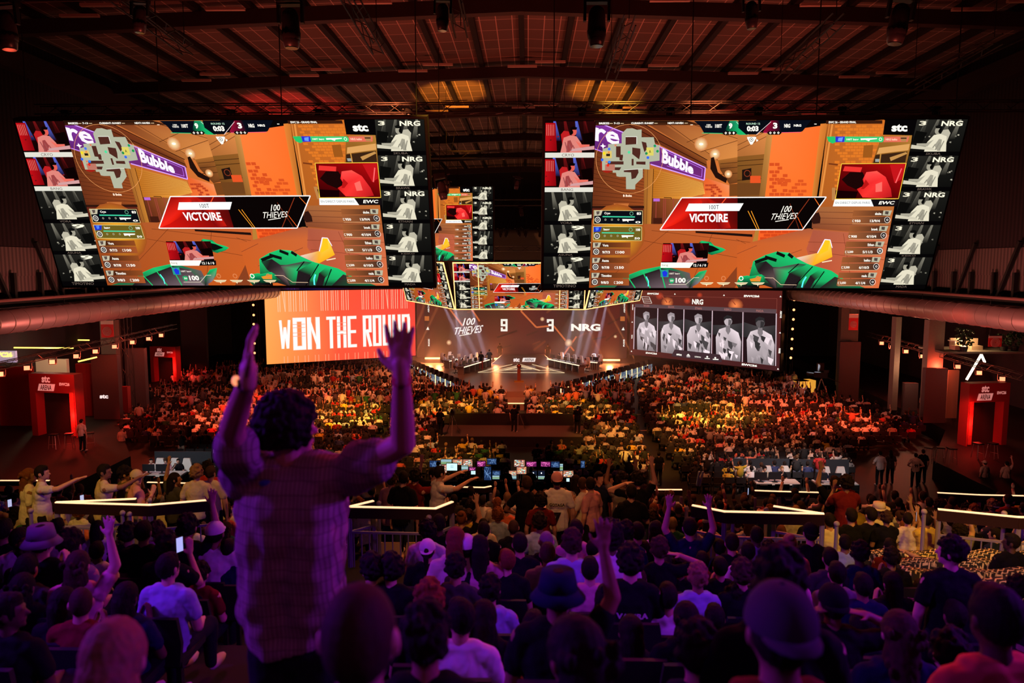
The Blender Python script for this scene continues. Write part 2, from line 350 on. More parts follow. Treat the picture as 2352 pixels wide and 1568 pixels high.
def game_picture():
    c = Canvas(PW, PH)
    c.rect(0, 0, PW, PH, (.03, .02, .025))
    # --- street scene, left part (zoom A coordinates)
    c.M = MA
    c.poly([(472, 68), (1867, 68), (1867, 1465), (425, 1465)], [(.62, .33, .16), (.85, .48, .22), (.85, .42, .16), (.60, .28, .12)])
    c.poly([(900, 75), (1867, 75), (1867, 420), (1450, 400)], [(.45, .2, .1), (.62, .32, .15), (.80, .50, .25), (.70, .42, .2)])
    c.poly([(1040, 75), (1867, 75), (1867, 350), (1540, 400)], [(.60, .32, .16), (.72, .40, .2), (.86, .55, .28), (.8, .5, .24)])
    for a in ((1080, 75, 1540, 400), (1240, 75, 1867, 270), (1270, 250, 1640, 110), (1390, 330, 1867, 190)): c.line(*a, 4, (.3, .13, .06))
    c.poly([(1540, 400), (1867, 350), (1867, 560), (1640, 600), (1560, 480)], [(.62, .38, .16), (.7, .42, .18), (.42, .24, .1), (.4, .22, .1)])
    for y in (430, 470, 520): c.line(1560, y, 1867, y - 25, 4, (.2, .1, .05))
    c.poly([(1720, 380), (1760, 375), (1770, 600), (1730, 600)], (.72, .46, .2))
    c.poly([(1640, 600), (1867, 585), (1867, 690), (1640, 700)], (.45, .25, .1))
    c.poly([(1745, 475), (1820, 460), (1820, 580), (1745, 590)], (.18, .08, .05)); c.ring(1785, 520, 28, 6, (.5, .2, .1), 14)
    c.poly([(1770, 530), (1867, 520), (1867, 590), (1770, 595)], (.85, .3, .12))
    for x, y, r in ((1395, 265, 60), (1515, 348, 48), (1630, 515, 34)):
        c.glow(x, y, r, (1, .92, .7), (.78, .45, .22)); c.disc(x, y, r * .32, (1, 1, .92), 12, r * .18)
    c.poly([(1480, 380), (1505, 372), (1540, 500), (1620, 555), (1610, 590), (1520, 545), (1475, 470)], (.13, .06, .04))
    c.poly([(1425, 545), (1640, 610), (1640, 705), (1410, 720)], [(.88, .36, .16), (.92, .55, .35), (.95, .5, .25), (.9, .42, .18)])
    bricks(c, 1430, 600, 1560, 705, 6, 4, (.72, .25, .12), 3, .6, 1)
    # timber wall, purple shop sign, shutter, post
    c.poly([(470, 285), (905, 465), (905, 790), (448, 780)], [(.42, .20, .1), (.55, .26, .12), (.58, .28, .12), (.40, .18, .09)])
    for k in range(13): c.line(468 - k * 1.5, 320 + k * 37, 903, 480 + k * 25, 3, (.27, .12, .06))
    c.poly([(480, 68), (860, 68), (1440, 400), (1450, 470), (1040, 270), (480, 100)], [(.35, .16, .08), (.45, .2, .1), (.55, .3, .13), (.42, .2, .09), (.4, .18, .09), (.3, .12, .07)])
    for a in ((700, 68, 1440, 440), (860, 75, 1450, 400), (480, 85, 1040, 250)): c.line(*a, 7, (.2, .08, .04))
    c.poly([(472, 108), (560, 105), (1040, 288), (1432, 462), (1422, 568), (960, 430), (468, 300)], [(.45, .2, .55), (.5, .2, .6), (.45, .17, .5), (.4, .15, .42), (.45, .16, .45), (.42, .16, .45), (.35, .13, .42)])
    c.path([(560, 103), (1040, 286), (1432, 462), (1422, 566), (960, 432)], 9, (.83, .62, 1)); c.line(468, 300, 600, 345, 8, (.75, .5, .95))
    c.path([(1100, 330), (1405, 470), (1400, 540), (1100, 445)], 4, (.75, .45, .95))
    c.text('re', [(474, 118), (690, 170), (690, 275), (474, 235)], (.98, .93, 1), .025)
    c.poly([(545, 255), (555, 272), (575, 278), (556, 286), (548, 302), (540, 285), (522, 276), (540, 270)], (1, .95, 1))
    c.text('Bubble', [(1062, 300), (1335, 440), (1328, 520), (1055, 420)], (.97, .93, 1), .05)
    c.poly([(985, 465), (1408, 585), (1430, 680), (1235, 722), (972, 715)], [(.72, .42, .12), (.88, .62, .28), (.95, .68, .3), (.85, .55, .2), (.72, .42, .12)])
    for k in range(12): c.line(984 - k, 490 + k * 19, 1420, 590 + k * 9, 2.5, (.62, .36, .1))
    c.poly([(972, 715), (1235, 722), (1100, 925), (965, 940)], [(.42, .2, .1), (.62, .34, .16), (.45, .2, .1), (.3, .14, .08)])
    for x in (1010, 1075, 1090, 1160): c.line(x, 718, x - 5, 930, 7, (.6, .25, .2))
    c.rect(985, 718, 1040, 742, (.7, .4, .8)); c.rect(985, 880, 1060, 930, (.25, .1, .06)); c.path([(1075, 710), (1140, 712), (1140, 725)], 6, (.25, .12, .05))
    c.poly([(905, 460), (985, 470), (970, 935), (898, 945)], [(.62, .38, .16), (.72, .45, .18), (.75, .48, .18), (.55, .32, .13)])
    c.line(935, 465, 925, 940, 4, (.4, .22, .1)); c.line(985, 470, 968, 935, 5, (.25, .12, .05))
    c.rect(448, 780, 905, 800, (.18, .08, .05)); c.poly([(448, 800), (900, 800), (898, 945), (442, 945)], (.38, .14, .09)); c.poly([(640, 758), (775, 758), (765, 782), (650, 782)], (.75, .42, .2))
    # ground
    c.poly([(440, 945), (970, 930), (1867, 960), (1867, 1465), (425, 1465)], [(.55, .26, .12), (.68, .34, .16), (.75, .36, .17), (.80, .36, .12), (.62, .28, .1)])
    for a in ((970, 985, 1867, 1090), (900, 1070, 1867, 1240), (1150, 960, 500, 1465), (1500, 1000, 1300, 1465), (1700, 1060, 1867, 1130)): c.line(*a, 3.5, (.45, .2, .09))
    c.poly([(1867, 1100), (1867, 1210), (1690, 1465), (1560, 1465)], (.52, .24, .12))
    c.poly([(1350, 990), (1840, 1018), (1840, 1040), (1350, 1006)], (.12, .06, .05))
    # --- street scene, right part (zoom B coordinates)
    c.M = MBt
    c.poly([(-10, 175), (250, 170), (180, 705), (-10, 705)], [(.76, .46, .23), (.84, .52, .27), (.45, .27, .11), (.42, .24, .1)])
    for y in (215, 260): c.line(-10, y + 60, 245, y - 60, 4, (.35, .17, .07))
    c.poly([(-10, 370), (225, 350), (190, 700), (-10, 705)], [(.5, .32, .13), (.55, .34, .14), (.5, .3, .12), (.42, .25, .1)])
    for y in (400, 440, 560, 640): c.line(-10, y + 8, 220, y - 8, 5, (.22, .12, .05))
    c.poly([(30, 480), (110, 465), (110, 560), (30, 570)], (.12, .07, .05)); c.ring(75, 510, 26, 6, (.55, .22, .12), 14); c.rect(100, 530, 190, 590, (.88, .32, .14))
    c.rect(-10, 590, 195, 690, (.42, .25, .11))
    c.poly([(240, 175), (295, 172), (232, 700), (178, 705)], [(.72, .5, .24), (.82, .55, .28), (.62, .4, .18), (.55, .35, .15)])
    c.poly([(292, 170), (745, 110), (650, 705), (228, 705)], [(.98, .48, .22), (.95, .42, .16), (.97, .42, .14), (1, .45, .16)])
    c.poly([(700, 100), (760, 95), (672, 705), (630, 705)], [(.88, .50, .2), (.78, .45, .17), (.68, .40, .15), (.8, .5, .2)])
    bricks(c, 262, 420, 400, 700, 9, 3, (.82, .30, .12), 5, .75, 3); bricks(c, 400, 560, 560, 700, 5, 3, (.84, .32, .12), 8, .6, 3); bricks(c, 300, 520, 420, 620, 3, 2, (.84, .32, .12), 2, .8, 3)
    c.poly([(150, 975), (180, 975), (165, 1100), (118, 1100)], (.7, .48, .2)); c.poly([(180, 975), (590, 975), (545, 1140), (165, 1100)], [(.95, .38, .14), (.9, .34, .12), (.85, .28, .1), (.95, .36, .14)])
    bricks(c, 185, 985, 560, 1120, 5, 6, (.82, .27, .1), 6, .95, 3); c.poly([(590, 970), (625, 970), (585, 1140), (545, 1140)], (.78, .5, .2))
    c.poly([(760, 95), (1240, 68), (1480, 200), (1400, 440), (1290, 1020), (640, 980), (690, 705)], [(.70, .38, .14), (.80, .42, .14), (.85, .48, .18), (.8, .45, .16), (.7, .38, .2), (.62, .32, .14), (.68, .36, .12)])
    bricks(c, 820, 110, 1230, 700, 24, 9, (.86, .46, .14), 9, .75, 2.5)
    for a in ((800, 100, 705, 705, 16), (775, 100, 690, 705, 5)): c.line(*a[:4], a[4], (.88, .55, .25))
    c.line(770, 430, 850, 440, 12, (.45, .2, .08)); c.poly([(1070, 280), (1150, 275), (1140, 380), (1060, 380)], (.6, .33, .1))
    c.poly([(1220, 200), (1480, 195), (1440, 470), (1140, 430)], [(.6, .4, .15), (.7, .48, .2), (.5, .33, .12), (.55, .3, .1)])
    c.poly([(1200, 300), (1460, 268), (1450, 320), (1180, 352)], (.85, .62, .35)); c.poly([(1170, 360), (1440, 330), (1420, 440), (1150, 430)], (.22, .13, .07))
    c.poly([(1290, 380), (1430, 335), (1440, 350), (1300, 410)], (.75, .55, .3)); c.rect(1168, 392, 1210, 416, (.6, .62, .6)); c.line(1215, 345, 1205, 430, 10, (.78, .55, .25))
    c.poly([(640, 790), (1320, 785), (1290, 1025), (630, 965)], [(.62, .38, .22), (.72, .42, .2), (.68, .36, .2), (.5, .26, .16)])
    for y in (830, 880, 930): c.line(640, y, 1300, y + 15, 4, (.42, .22, .14))
    c.poly([(590, 970), (1290, 1022), (1215, 1465), (-10, 1465), (-10, 1110)], [(.66, .34, .22), (.8, .42, .24), (.84, .42, .2), (.8, .36, .12), (.77, .36, .15)])
    c.poly([(585, 1140), (700, 1465), (1205, 1465), (1292, 1022), (640, 985)], [(.72, .34, .24), (.74, .32, .2), (.84, .42, .24), (.78, .42, .28), (.66, .33, .24)])
    for a in ((600, 1080, 1280, 1100), (610, 1160, 1250, 1230), (900, 1010, 980, 1465), (160, 1110, -10, 1180), (545, 1145, 100, 1300)): c.line(*a, 3.5, (.5, .22, .14))
    c.poly([(640, 870), (660, 840), (690, 835), (705, 880), (700, 925), (640, 930), (625, 900)], (.18, .08, .06)); c.rect(800, 630, 830, 735, (.72, .5, .28))
    # --- gloves and blade
    G1, G2, G3 = (.10, .75, .42), (.06, .42, .26), (.13, .10, .11)
    c.poly([(500, 1212), (680, 1172), (742, 1058), (790, 1062), (808, 1205), (640, 1280), (560, 1262)], [(.9, .8, .75), (.95, .7, .2), (.95, .9, .95), (1, .85, .3), (.98, .68, .1), (.95, .65, .1), (.85, .6, .5)])
    c.path([(680, 1175), (742, 1060), (788, 1064), (806, 1130)], 7, (.95, .93, 1)); c.poly([(745, 1065), (785, 1068), (770, 1150), (690, 1190)], (.98, .76, .12)); c.line(720, 1250, 805, 1235, 8, (1, .9, .75))
    c.poly([(95, 1370), (130, 1240), (230, 1190), (330, 1160), (440, 1170), (500, 1215), (600, 1265), (800, 1320), (930, 1405), (1090, 1465), (300, 1465), (160, 1420)],
           [G2, G1, G1, G1, (.2, .85, .55), G1, G1, G1, G1, G2, G3, G3])
    c.poly([(140, 1260), (240, 1240), (300, 1290), (420, 1290), (430, 1465), (310, 1465), (170, 1330)], [(.1, .3, .2), G3, (.2, .16, .17), (.45, .36, .38), (.5, .4, .4), G3, G3])
    c.poly([(300, 1300), (520, 1260), (600, 1270), (440, 1330), (400, 1465), (330, 1465)], [(.35, .28, .3), (.3, .25, .26), G2, G1, G3, G3])
    for a in ((145, 1250, 250, 1215), (230, 1205, 330, 1235), (330, 1170, 400, 1200), (430, 1180, 470, 1210)): c.line(*a, 26, (.04, .06, .05))
    c.poly([(600, 1262), (640, 1285), (540, 1380), (500, 1465), (380, 1465), (440, 1340)], [G1, G1, G3, G3, G3, G3]); c.poly([(700, 1310), (760, 1330), (660, 1400), (620, 1465), (560, 1465), (620, 1360)], [G1, G1, G3, G3, G3, G3])
    for a in ((640, 1285, 470, 1465), (740, 1325, 640, 1465), (520, 1262, 430, 1340)): c.line(*a, 8, (.03, .04, .04))
    c.path([(585, 1370), (560, 1410), (548, 1460)], 13, (.35, .95, .95))
    c.poly([(830, 1370), (930, 1405), (1090, 1465), (700, 1465)], [(.2, .15, .15), G1, G2, G3])
    c.M = MA
    c.poly([(460, 1462), (700, 1400), (760, 1360), (880, 1315), (1060, 1280), (1150, 1300), (1300, 1340), (1330, 1465)], [G2, G2, G1, G1, G1, G2, (.4, .34, .36), (.35, .28, .3)])
    c.poly([(700, 1425), (900, 1350), (1060, 1300), (1200, 1330), (1290, 1465), (650, 1465)], [G3, G3, G3, (.3, .24, .26), (.5, .42, .45), G3])
    for a in ((760, 1365, 830, 1465), (890, 1318, 960, 1465), (1040, 1285, 1090, 1465)): c.line(*a, 9, G1)
    c.path([(925, 1370), (945, 1410), (942, 1452)], 9, (.4, .95, .95))
    c.poly([(1380, 1085), (1400, 1070), (1480, 1080), (1510, 1110), (1580, 1130), (1610, 1145), (1570, 1168), (1490, 1190), (1400, 1160)], [G3, G1, G2, G1, G1, G1, G2, G2, G3])
    c.poly([(1400, 1090), (1500, 1115), (1560, 1145), (1470, 1170), (1410, 1140)], (.03, .05, .04))
    c.poly([(1270, 1400), (1330, 1380), (1380, 1330), (1450, 1315), (1420, 1380), (1370, 1430), (1300, 1465)], [(.5, .42, .48), G2, G1, G1, G2, (.5, .42, .48), G3])
    c.poly([(1700, 1430), (1730, 1370), (1800, 1360), (1900, 1390), (1900, 1465), (1720, 1465)], [G2, G1, G1, (.02, .02, .02), (.02, .02, .02), G3])
    c.M = MBt
    c.poly([(90, 1370), (200, 1350), (235, 1370), (230, 1440), (90, 1450), (30, 1400)], [G1, G1, G2, (.03, .02, .04), (.03, .02, .04), G2]); c.poly([(100, 1390), (200, 1370), (190, 1410), (110, 1410)], (.9, .55, .15))
    # --- head-up display: top strip
    c.M = MA
    c.poly([(474, 68), (1270, 68), (1400, 105), (470, 105)], [(.05, .03, .03), (.1, .05, .03), (.3, .15, .07), (.25, .1, .06)])
    for t, a, b in (('BREEZE', 512, 600), ('7-13', 640, 690), ('CURRENT: SUNSET', 790, 985), ('NEXT: HAVEN', 1105, 1240)): c.text(t, (a, 80, b, 96), WH, .04)
    for a in (603, 698, 990, 1250): c.line(a, 89, a + 28, 89, 6, (.8, .7, .55))
    c.line(1300, 103, 1322, 103, 6, (1, .9, .8))
    NAVY = (.03, .045, .09)
    c.poly([(1330, 70), (1700, 70), (1790, 180), (1420, 175), (1385, 115)], NAVY); c.poly([(1640, 70), (1700, 70), (1800, 188), (1720, 188), (1600, 150)], [(.1, .55, .35), (.1, .6, .4), (.1, .75, .45), (.1, .7, .4), NAVY])
    c.line(1400, 172, 1600, 176, 5, (.1, .8, .5)); c.line(1695, 80, 1800, 190, 4, (.85, .95, .85))
    c.text('100', (1440, 98, 1475, 112), WH, .02); c.text('THIEVES', (1428, 114, 1488, 128), WH, .02); c.text('100T', (1513, 98, 1572, 130), WH, .03); c.text('9', (1630, 90, 1662, 138), WH, .05)
    c.M = MBt
    c.poly([(210, 68), (620, 68), (545, 160), (530, 165), (215, 172)], NAVY); c.poly([(275, 70), (345, 70), (360, 160), (240, 172), (205, 165)], [(.5, .03, .15), NAVY, NAVY, (.5, .04, .2), (.6, .05, .2)])
    c.poly([(-5, 68), (275, 68), (180, 160), (150, 185), (60, 185), (-5, 130)], (.03, .04, .07)); c.line(275, 80, 150, 188, 4, (.95, .85, .85)); c.line(215, 172, 530, 168, 4, (.95, .3, .5))
    c.text('ROUND 12', (62, 88, 182, 104), (.7, .85, .75), .02); c.text('0:03', (68, 114, 168, 160), WH, .05); c.text('3', (292, 88, 330, 138), WH, .05); c.text('NRG', (388, 98, 440, 130), WH, .04); c.text('NRG', (470, 102, 534, 122), WH, .04)
    c.poly([(70, 205), (146, 205), (150, 215), (116, 268), (100, 270), (72, 218)], WH); c.ring(107, 228, 15, 4, (.1, .1, .1), 14); c.disc(107, 228, 5, (.1, .1, .1), 8); c.poly([(150, 222), (168, 235), (150, 246)], WH); c.line(645, 101, 665, 101, 6, WH)
    for s0, M2 in ((1605, MA), (270, MBt)):
        c.M = M2
        c.poly([(s0 - 30, 172), (s0 - 14, 158), (s0 + 84, 158), (s0 + 98, 172), (s0 + 80, 188), (s0 - 14, 188)], (.08, .05, .04))
        for k in range(3):
            x = s0 + k * 34; c.poly([(x, 161), (x + 11, 172), (x, 184), (x - 11, 172)], WH)
            if not (M2 is MA and k == 2): c.disc(x, 172, 4, (.1, .08, .06), 6)
    c.M = MBt
    c.rect(745, 72, 1225, 100, (.22, .10, .05)); c.text('EWC 26 - GRAND FINAL', (768, 77, 1002, 95), WH, .04)
    # --- minimap
    c.M = MA; MG = (.68, .69, .60)
    c.disc(585, 440, 62, (.62, .12, .08), 18)
    for pl in ([(708, 175), (735, 148), (752, 132), (800, 130), (840, 143), (880, 140), (880, 205), (985, 205), (992, 240), (1000, 275), (1036, 270), (1036, 400), (950, 410), (950, 475), (892, 470), (892, 540), (828, 600), (826, 640), (748, 638), (746, 535), (690, 535), (665, 530), (660, 500), (632, 500), (632, 482), (540, 480), (538, 388), (545, 300), (590, 290), (592, 262), (708, 255)],): c.poly(pl, MG)
    DK = (.30, .15, .12)
    for pl in ([(742, 200), (838, 200), (838, 262), (742, 268)], [(660, 280), (700, 280), (700, 350), (720, 350), (720, 375), (660, 370)], [(800, 290), (870, 300), (870, 340), (860, 390), (800, 345)], [(880, 240), (920, 250), (930, 300), (905, 330), (890, 280)], [(588, 405), (725, 405), (725, 432), (588, 432)], [(835, 408), (915, 408), (915, 434), (835, 430)], [(728, 478), (850, 470), (855, 500), (830, 545), (795, 555), (790, 498), (728, 495)], [(645, 455), (705, 455), (690, 480), (645, 478)], [(690, 350), (720, 352), (715, 400), (690, 395)], [(795, 385), (812, 385), (812, 440), (795, 440)]): c.poly(pl, DK)
    c.path([(742, 200), (838, 200), (838, 262)], 5, (.9, .9, .85)); c.path([(728, 478), (850, 470), (892, 470)], 4, (.9, .9, .85))
    c.poly([(565, 430), (650, 430), (650, 480), (565, 480)], (.72, .45, .38))
    c.rect(545, 320, 622, 378, (.85, .75, .4)); c.rect(575, 342, 608, 362, (.15, .1, .08)); c.rect(922, 290, 984, 358, (.85, .80, .38)); c.text('A', (944, 312, 962, 336), (.3, .3, .1), .02)
    for x, y, co in ((557, 338, (.95, .85, .1)), (600, 302, (.3, .45, .9)), (590, 438, (.9, .15, .1)), (772, 330, (.3, .85, .6)), (995, 277, (.1, .6, .35)), (1018, 322, (.1, .6, .3)), (922, 340, (.15, .55, .3)), (935, 375, (.2, .4, .9)), (602, 411, (.2, .5, .95)), (540, 392, (.2, .4, .9))): c.disc(x, y, 12, co, 10)
    for x, y in ((655, 272), (577, 411), (597, 330)): c.line(x - 8, y - 8, x + 8, y + 8, 4, (.95, .3, .15)); c.line(x - 8, y + 8, x + 8, y - 8, 4, (.95, .3, .15))
    c.ring(775, 385, 288, 3.5, (.9, .6, .35), 44); c.text('B Boba', (722, 683, 798, 702), (1, .9, .8), .05)
    # --- player rows at the left
    def row(y0, name, a, b, hi=None):
        x = 470 - (y0 - 815) * .045
        if hi:
            c.poly([(x, y0), (x + 420, y0 + 3), (x + 420, y0 + 118), (x, y0 + 112)], hi); c.text(name, (x + 90, y0 + 14, x + 90 + 11 * len(name) + 8, y0 + 38), WH, .03); c.line(x + 75, y0 + 52, x + 355, y0 + 55, 9, (.25, .85, .65))
            c.text(a, (x + 370, y0 + 16, x + 408, y0 + 38), WH, .04); c.ring(x + 325, y0 + 27, 15, 3, (.5, .8, .65), 8); c.text(b, (x + 358, y0 + 90, x + 405, y0 + 108), WH, .03)
            c.poly([(x + 245, y0 + 72), (x + 350, y0 + 74), (x + 345, y0 + 84), (x + 300, y0 + 86), (x + 298, y0 + 100), (x + 285, y0 + 88), (x + 250, y0 + 92)], WH)
            for k in range(3): c.ring(x + 100 + k * 56, y0 + 78, 7, 3, (.75, .75, .65), 8)
            c.path([(x, y0), (x + 420, y0 + 3), (x + 420, y0 + 118), (x, y0 + 112)], 3, (.95, .9, .6), True)
        else:
            c.poly([(x, y0), (x + 330, y0), (x + 330, y0 + 46), (x, y0 + 44)], [(.10, .07, .07), (.55, .28, .12), (.55, .28, .12), (.10, .07, .07)]); c.poly([(x, y0 + 48), (x + 330, y0 + 50), (x + 330, y0 + 108), (x, y0 + 106)], [(.32, .2, .16), (.64, .32, .15), (.64, .32, .15), (.32, .2, .16)])
            c.text(name, (x + 88, y0 + 14, x + 88 + 10 * len(name) + 10, y0 + 36), WH, .03); c.text(a, (x + 85, y0 + 72, x + 152, y0 + 94), WH, .03); c.text(b, (x + 218, y0 + 72, x + 278, y0 + 94), WH, .03); c.path([(x + 212, y0 + 75), (x + 200, y0 + 75), (x + 200, y0 + 91), (x + 212, y0 + 91)], 3, WH)
        c.poly([(x + 5, y0 + 2), (x + 75, y0 + 2), (x + 60, y0 + 42), (x + 5, y0 + 46)], (.75, .72, .62) if name != 'bang' else (.12, .2, .75)); c.poly([(x + 20, y0 + 8), (x + 50, y0 + 6), (x + 45, y0 + 30), (x + 25, y0 + 36)], (.35, .3, .28) if name != 'bang' else (.3, .5, .95))
        c.disc(x + 33, y0 + 78, 25, (.95, .93, .88), 16); c.disc(x + 33, y0 + 78, 19, (.1, .1, .12), 14); c.ring(x + 33, y0 + 78, 9, 3.5, (.95, .93, .9), 8)
    c.glow(670, 1005, 245, (.95, .68, .15), (.62, .30, .12), 16)
    row(815, 'Cryo', '83', '0', (.04, .05, .08)); row(950, 'bang', '100', '50', (.42, .36, .12)); row(1082, 'Vora', '9/7/3', '100'); row(1210, 'Asuna', '9/7/8', '150'); row(1336, 'Timotino', '9/8/3', '200')
    # --- player rows at the right
    c.M = MBt
    def rrow(y0, name, kda, cr):
        x = 1315 - (y0 - 818) * .235
        c.poly([(x - 330, y0), (x - 10, y0), (x - 20, y0 + 46), (x - 340, y0 + 46)], [(.60, .34, .18), (.08, .08, .09), (.08, .08, .09), (.60, .34, .18)]); c.poly([(x - 340, y0 + 52), (x - 22, y0 + 52), (x - 35, y0 + 108), (x - 350, y0 + 108)], [(.62, .36, .2), (.22, .15, .13), (.22, .15, .13), (.62, .36, .2)])
        c.text(name, (x - 92 - 11 * len(name), y0 + 16, x - 92, y0 + 38), WH, .03); c.text(kda, (x - 190, y0 + 76, x - 105, y0 + 98), WH, .03); c.text(cr, (x - 320, y0 + 76, x - 270 , y0 + 98), WH, .03); c.path([(x - 325, y0 + 79), (x - 338, y0 + 79), (x - 338, y0 + 95), (x - 325, y0 + 95)], 3, WH)
        c.poly([(x - 75, y0), (x - 2, y0), (x - 20, y0 + 44), (x - 85, y0 + 40)], (.72, .70, .60)); c.poly([(x - 60, y0 + 6), (x - 30, y0 + 8), (x - 35, y0 + 34), (x - 62, y0 + 30)], (.3, .26, .24))
        c.disc(x - 42, y0 + 78, 25, (.9, .88, .84), 16) if name == 'Ethan' else c.ring(x - 42, y0 + 78, 24, 4, (.9, .88, .84), 16); c.disc(x - 42, y0 + 78, 18, (.08, .08, .1), 14); c.ring(x - 42, y0 + 78, 8, 4, (.95, .93, .9), 6)
        c.line(x - 340, y0 + 110, x - 35, y0 + 110, 3, (.9, .7, .5))
    for k, a in enumerate((('skuba', '13/9/4', '950'), ('brawk', '4/10/4', '900'), ('Ethan', '5/11/3', '2,200'), ('keiko', '6/10/3', '3,500'), ('mada', '4/11/4', '2,050'))): rrow(818 + k * 129, *a)
    # --- kill feed, live window
    c.poly([(750, 205), (820, 203), (830, 250), (800, 262), (765, 245)], (.15, .75, .4)); c.rect(825, 204, 908, 250, (.15, .2, .8)); c.poly([(850, 215), (890, 210), (880, 245), (845, 240)], (.4, .6, 1))
    c.poly([(905, 204), (1225, 206), (1242, 228), (1225, 252), (900, 250)], (.22, .78, .45)); c.text('100T bang', (918, 220, 1022, 240), WH, .03); c.poly([(1038, 220), (1180, 218), (1178, 226), (1120, 232), (1110, 244), (1080, 232), (1040, 234)], WH); c.ring(1208, 228, 12, 5, WH, 8)
    c.poly([(1242, 206), (1452, 204), (1440, 250), (1232, 252)], (.88, .42, .33)); c.text('NRG keiko', (1252, 220, 1352, 238), (1, .8, .7), .03); c.poly([(1375, 206), (1440, 206), (1425, 248), (1385, 246)], (.7, .5, .3)); c.rect(1380, 215, 1430, 225, (.25, .12, .08))
    c.poly([(878, 430), (1428, 427), (1366, 722), (828, 722)], [(.45, .02, .03), (.7, .04, .05), (.35, .01, .02), (.10, .0, .01)])
    c.poly([(905, 450), (1055, 460), (1040, 500), (890, 490)], (.9, .2, .18)); c.poly([(880, 560), (950, 500), (1060, 500), (1085, 560), (1060, 630), (1020, 650), (930, 610)], (.10, .02, .02))
    c.poly([(1060, 560), (1090, 500), (1180, 490), (1255, 540), (1300, 640), (1310, 705), (1220, 715), (1060, 710), (1010, 640), (1075, 610)], [(.9, .1, .12), (.98, .3, .28), (1, .35, .3), (.95, .2, .2), (.85, .12, .14), (.7, .08, .1), (.9, .18, .16), (.95, .2, .18), (.8, .1, .1), (.9, .15, .15)])
    c.poly([(1170, 600), (1225, 580), (1225, 660), (1170, 665)], (1, .42, .38)); c.poly([(1085, 560), (1115, 600), (1070, 640), (1045, 640)], (.7, .08, .08)); c.poly([(1290, 440), (1420, 432), (1390, 560), (1330, 590)], (.75, .08, .1)); c.poly([(828, 650), (1020, 660), (1000, 720), (828, 720)], (.08, 0, .01)); c.line(1390, 470, 1340, 590, 10, (1, .4, .4))
    c.path([(878, 430), (1428, 427), (1366, 720), (828, 722)], 6, (.95, .78, .25), True)
    c.poly([(822, 725), (1130, 725), (1155, 784), (806, 783)], (.96, .96, .96)); c.poly([(1130, 725), (1368, 725), (1352, 784), (1155, 784)], (.07, .05, .06)); c.text('EN DIRECT DEPUIS PARIS', (828, 744, 1122, 762), (.45, .5, .5), .0); c.text('EWC', (1195, 740, 1325, 768), WH, .03, 12)
    # --- banner VICTOIRE
    c.M = MA
    c.poly([(1228, 710), (1867, 708), (1867, 976), (1042, 976)], [(.62, .06, .05), (.10, .02, .03), (.06, .02, .02), (.85, .08, .05)]); c.poly([(1228, 712), (1440, 712), (1330, 850), (1150, 940), (1050, 974)], [(.55, .05, .05), (.8, .1, .06), (.6, .03, .05), (.9, .12, .05), (.95, .15, .1)])
    c.poly([(1380, 712), (1450, 712), (1600, 780), (1650, 960), (1560, 970), (1480, 840)], [(.75, .12, .08), (.7, .08, .05), (.3, .02, .05), (.75, .10, .06), (.5, .04, .05), (.35, .02, .04)]); c.line(1610, 712, 1570, 760, 8, (.95, .3, .15))
    c.M = MBt
    c.poly([(-10, 708), (750, 706), (548, 976), (-10, 976)], (.035, .015, .015))
    for a, co in (((80, 820, 160, 975), (.95, .6, .15)), ((108, 820, 178, 975), (.95, .6, .15)), ((605, 720, 415, 975), (.55, .2, .1)), ((440, 760, 520, 975), (.4, .14, .07)), ((650, 715, 700, 790), (.95, .45, .15)), ((505, 870, 555, 970), (.9, .35, .12))): c.line(*a, 6, co)
    c.text('100', [(385, 778), (462, 776), (445, 828), (360, 835)], WH, .01); c.text('THIEVES', [(290, 842), (512, 835), (490, 885), (265, 895)], WH, .0); c.line(315, 908, 430, 892, 6, WH)
    c.M = MA; c.poly([(1290, 758), (1760, 756), (1722, 820), (1258, 822)], (1, 1, 1)); c.text('100T', (1465, 770, 1548, 806), (.1, .12, .15), 0); c.text('VICTOIRE', (1292, 842, 1625, 914), (1, .95, .95), .035)
    B0 = MA(1228, 709); B1 = MBt(750, 705); B2 = MBt(548, 977); B3 = MA(1042, 977); c.M = None; c.path([B0, B1, B2, B3], 2.6, (1, .98, .96), True)
    # --- small camera window, health
    p0 = MA(1068, 1088); p1 = MA(1448, 1252); player_cam(c, p0[0], p0[1], p1[0], p1[1], True, 5)
    c.M = MA; c.poly([(1050, 1250), (1335, 1250), (1300, 1295), (1048, 1294)], WH); c.poly([(1335, 1250), (1462, 1250), (1452, 1292), (1300, 1294)], (.05, .04, .05)); c.text('bang', (1060, 1262, 1112, 1284), (.4, .45, .4), 0); c.text('12 / 6 / 0', (1332, 1262, 1440, 1284), WH, .03)
    c.rect(1048, 1310, 1116, 1372, (.15, .6, .55)); c.poly([(1062, 1330), (1085, 1316), (1108, 1335), (1100, 1368), (1070, 1368)], (.12, .2, .85)); c.text('100T bang', (1122, 1335, 1215, 1354), (.9, .85, .8), .03)
    c.poly([(1120, 1388), (1144, 1380), (1168, 1388), (1164, 1415), (1144, 1428), (1124, 1415)], (.15, .65, .4)); c.text('50', (1132, 1394, 1158, 1410), WH, .02); c.text('100', (1178, 1378, 1265, 1420), WH, .04)
    c.path([(1118, 1434), (1265, 1434), (1335, 1376), (1380, 1376)], 4, (.9, .85, .75))
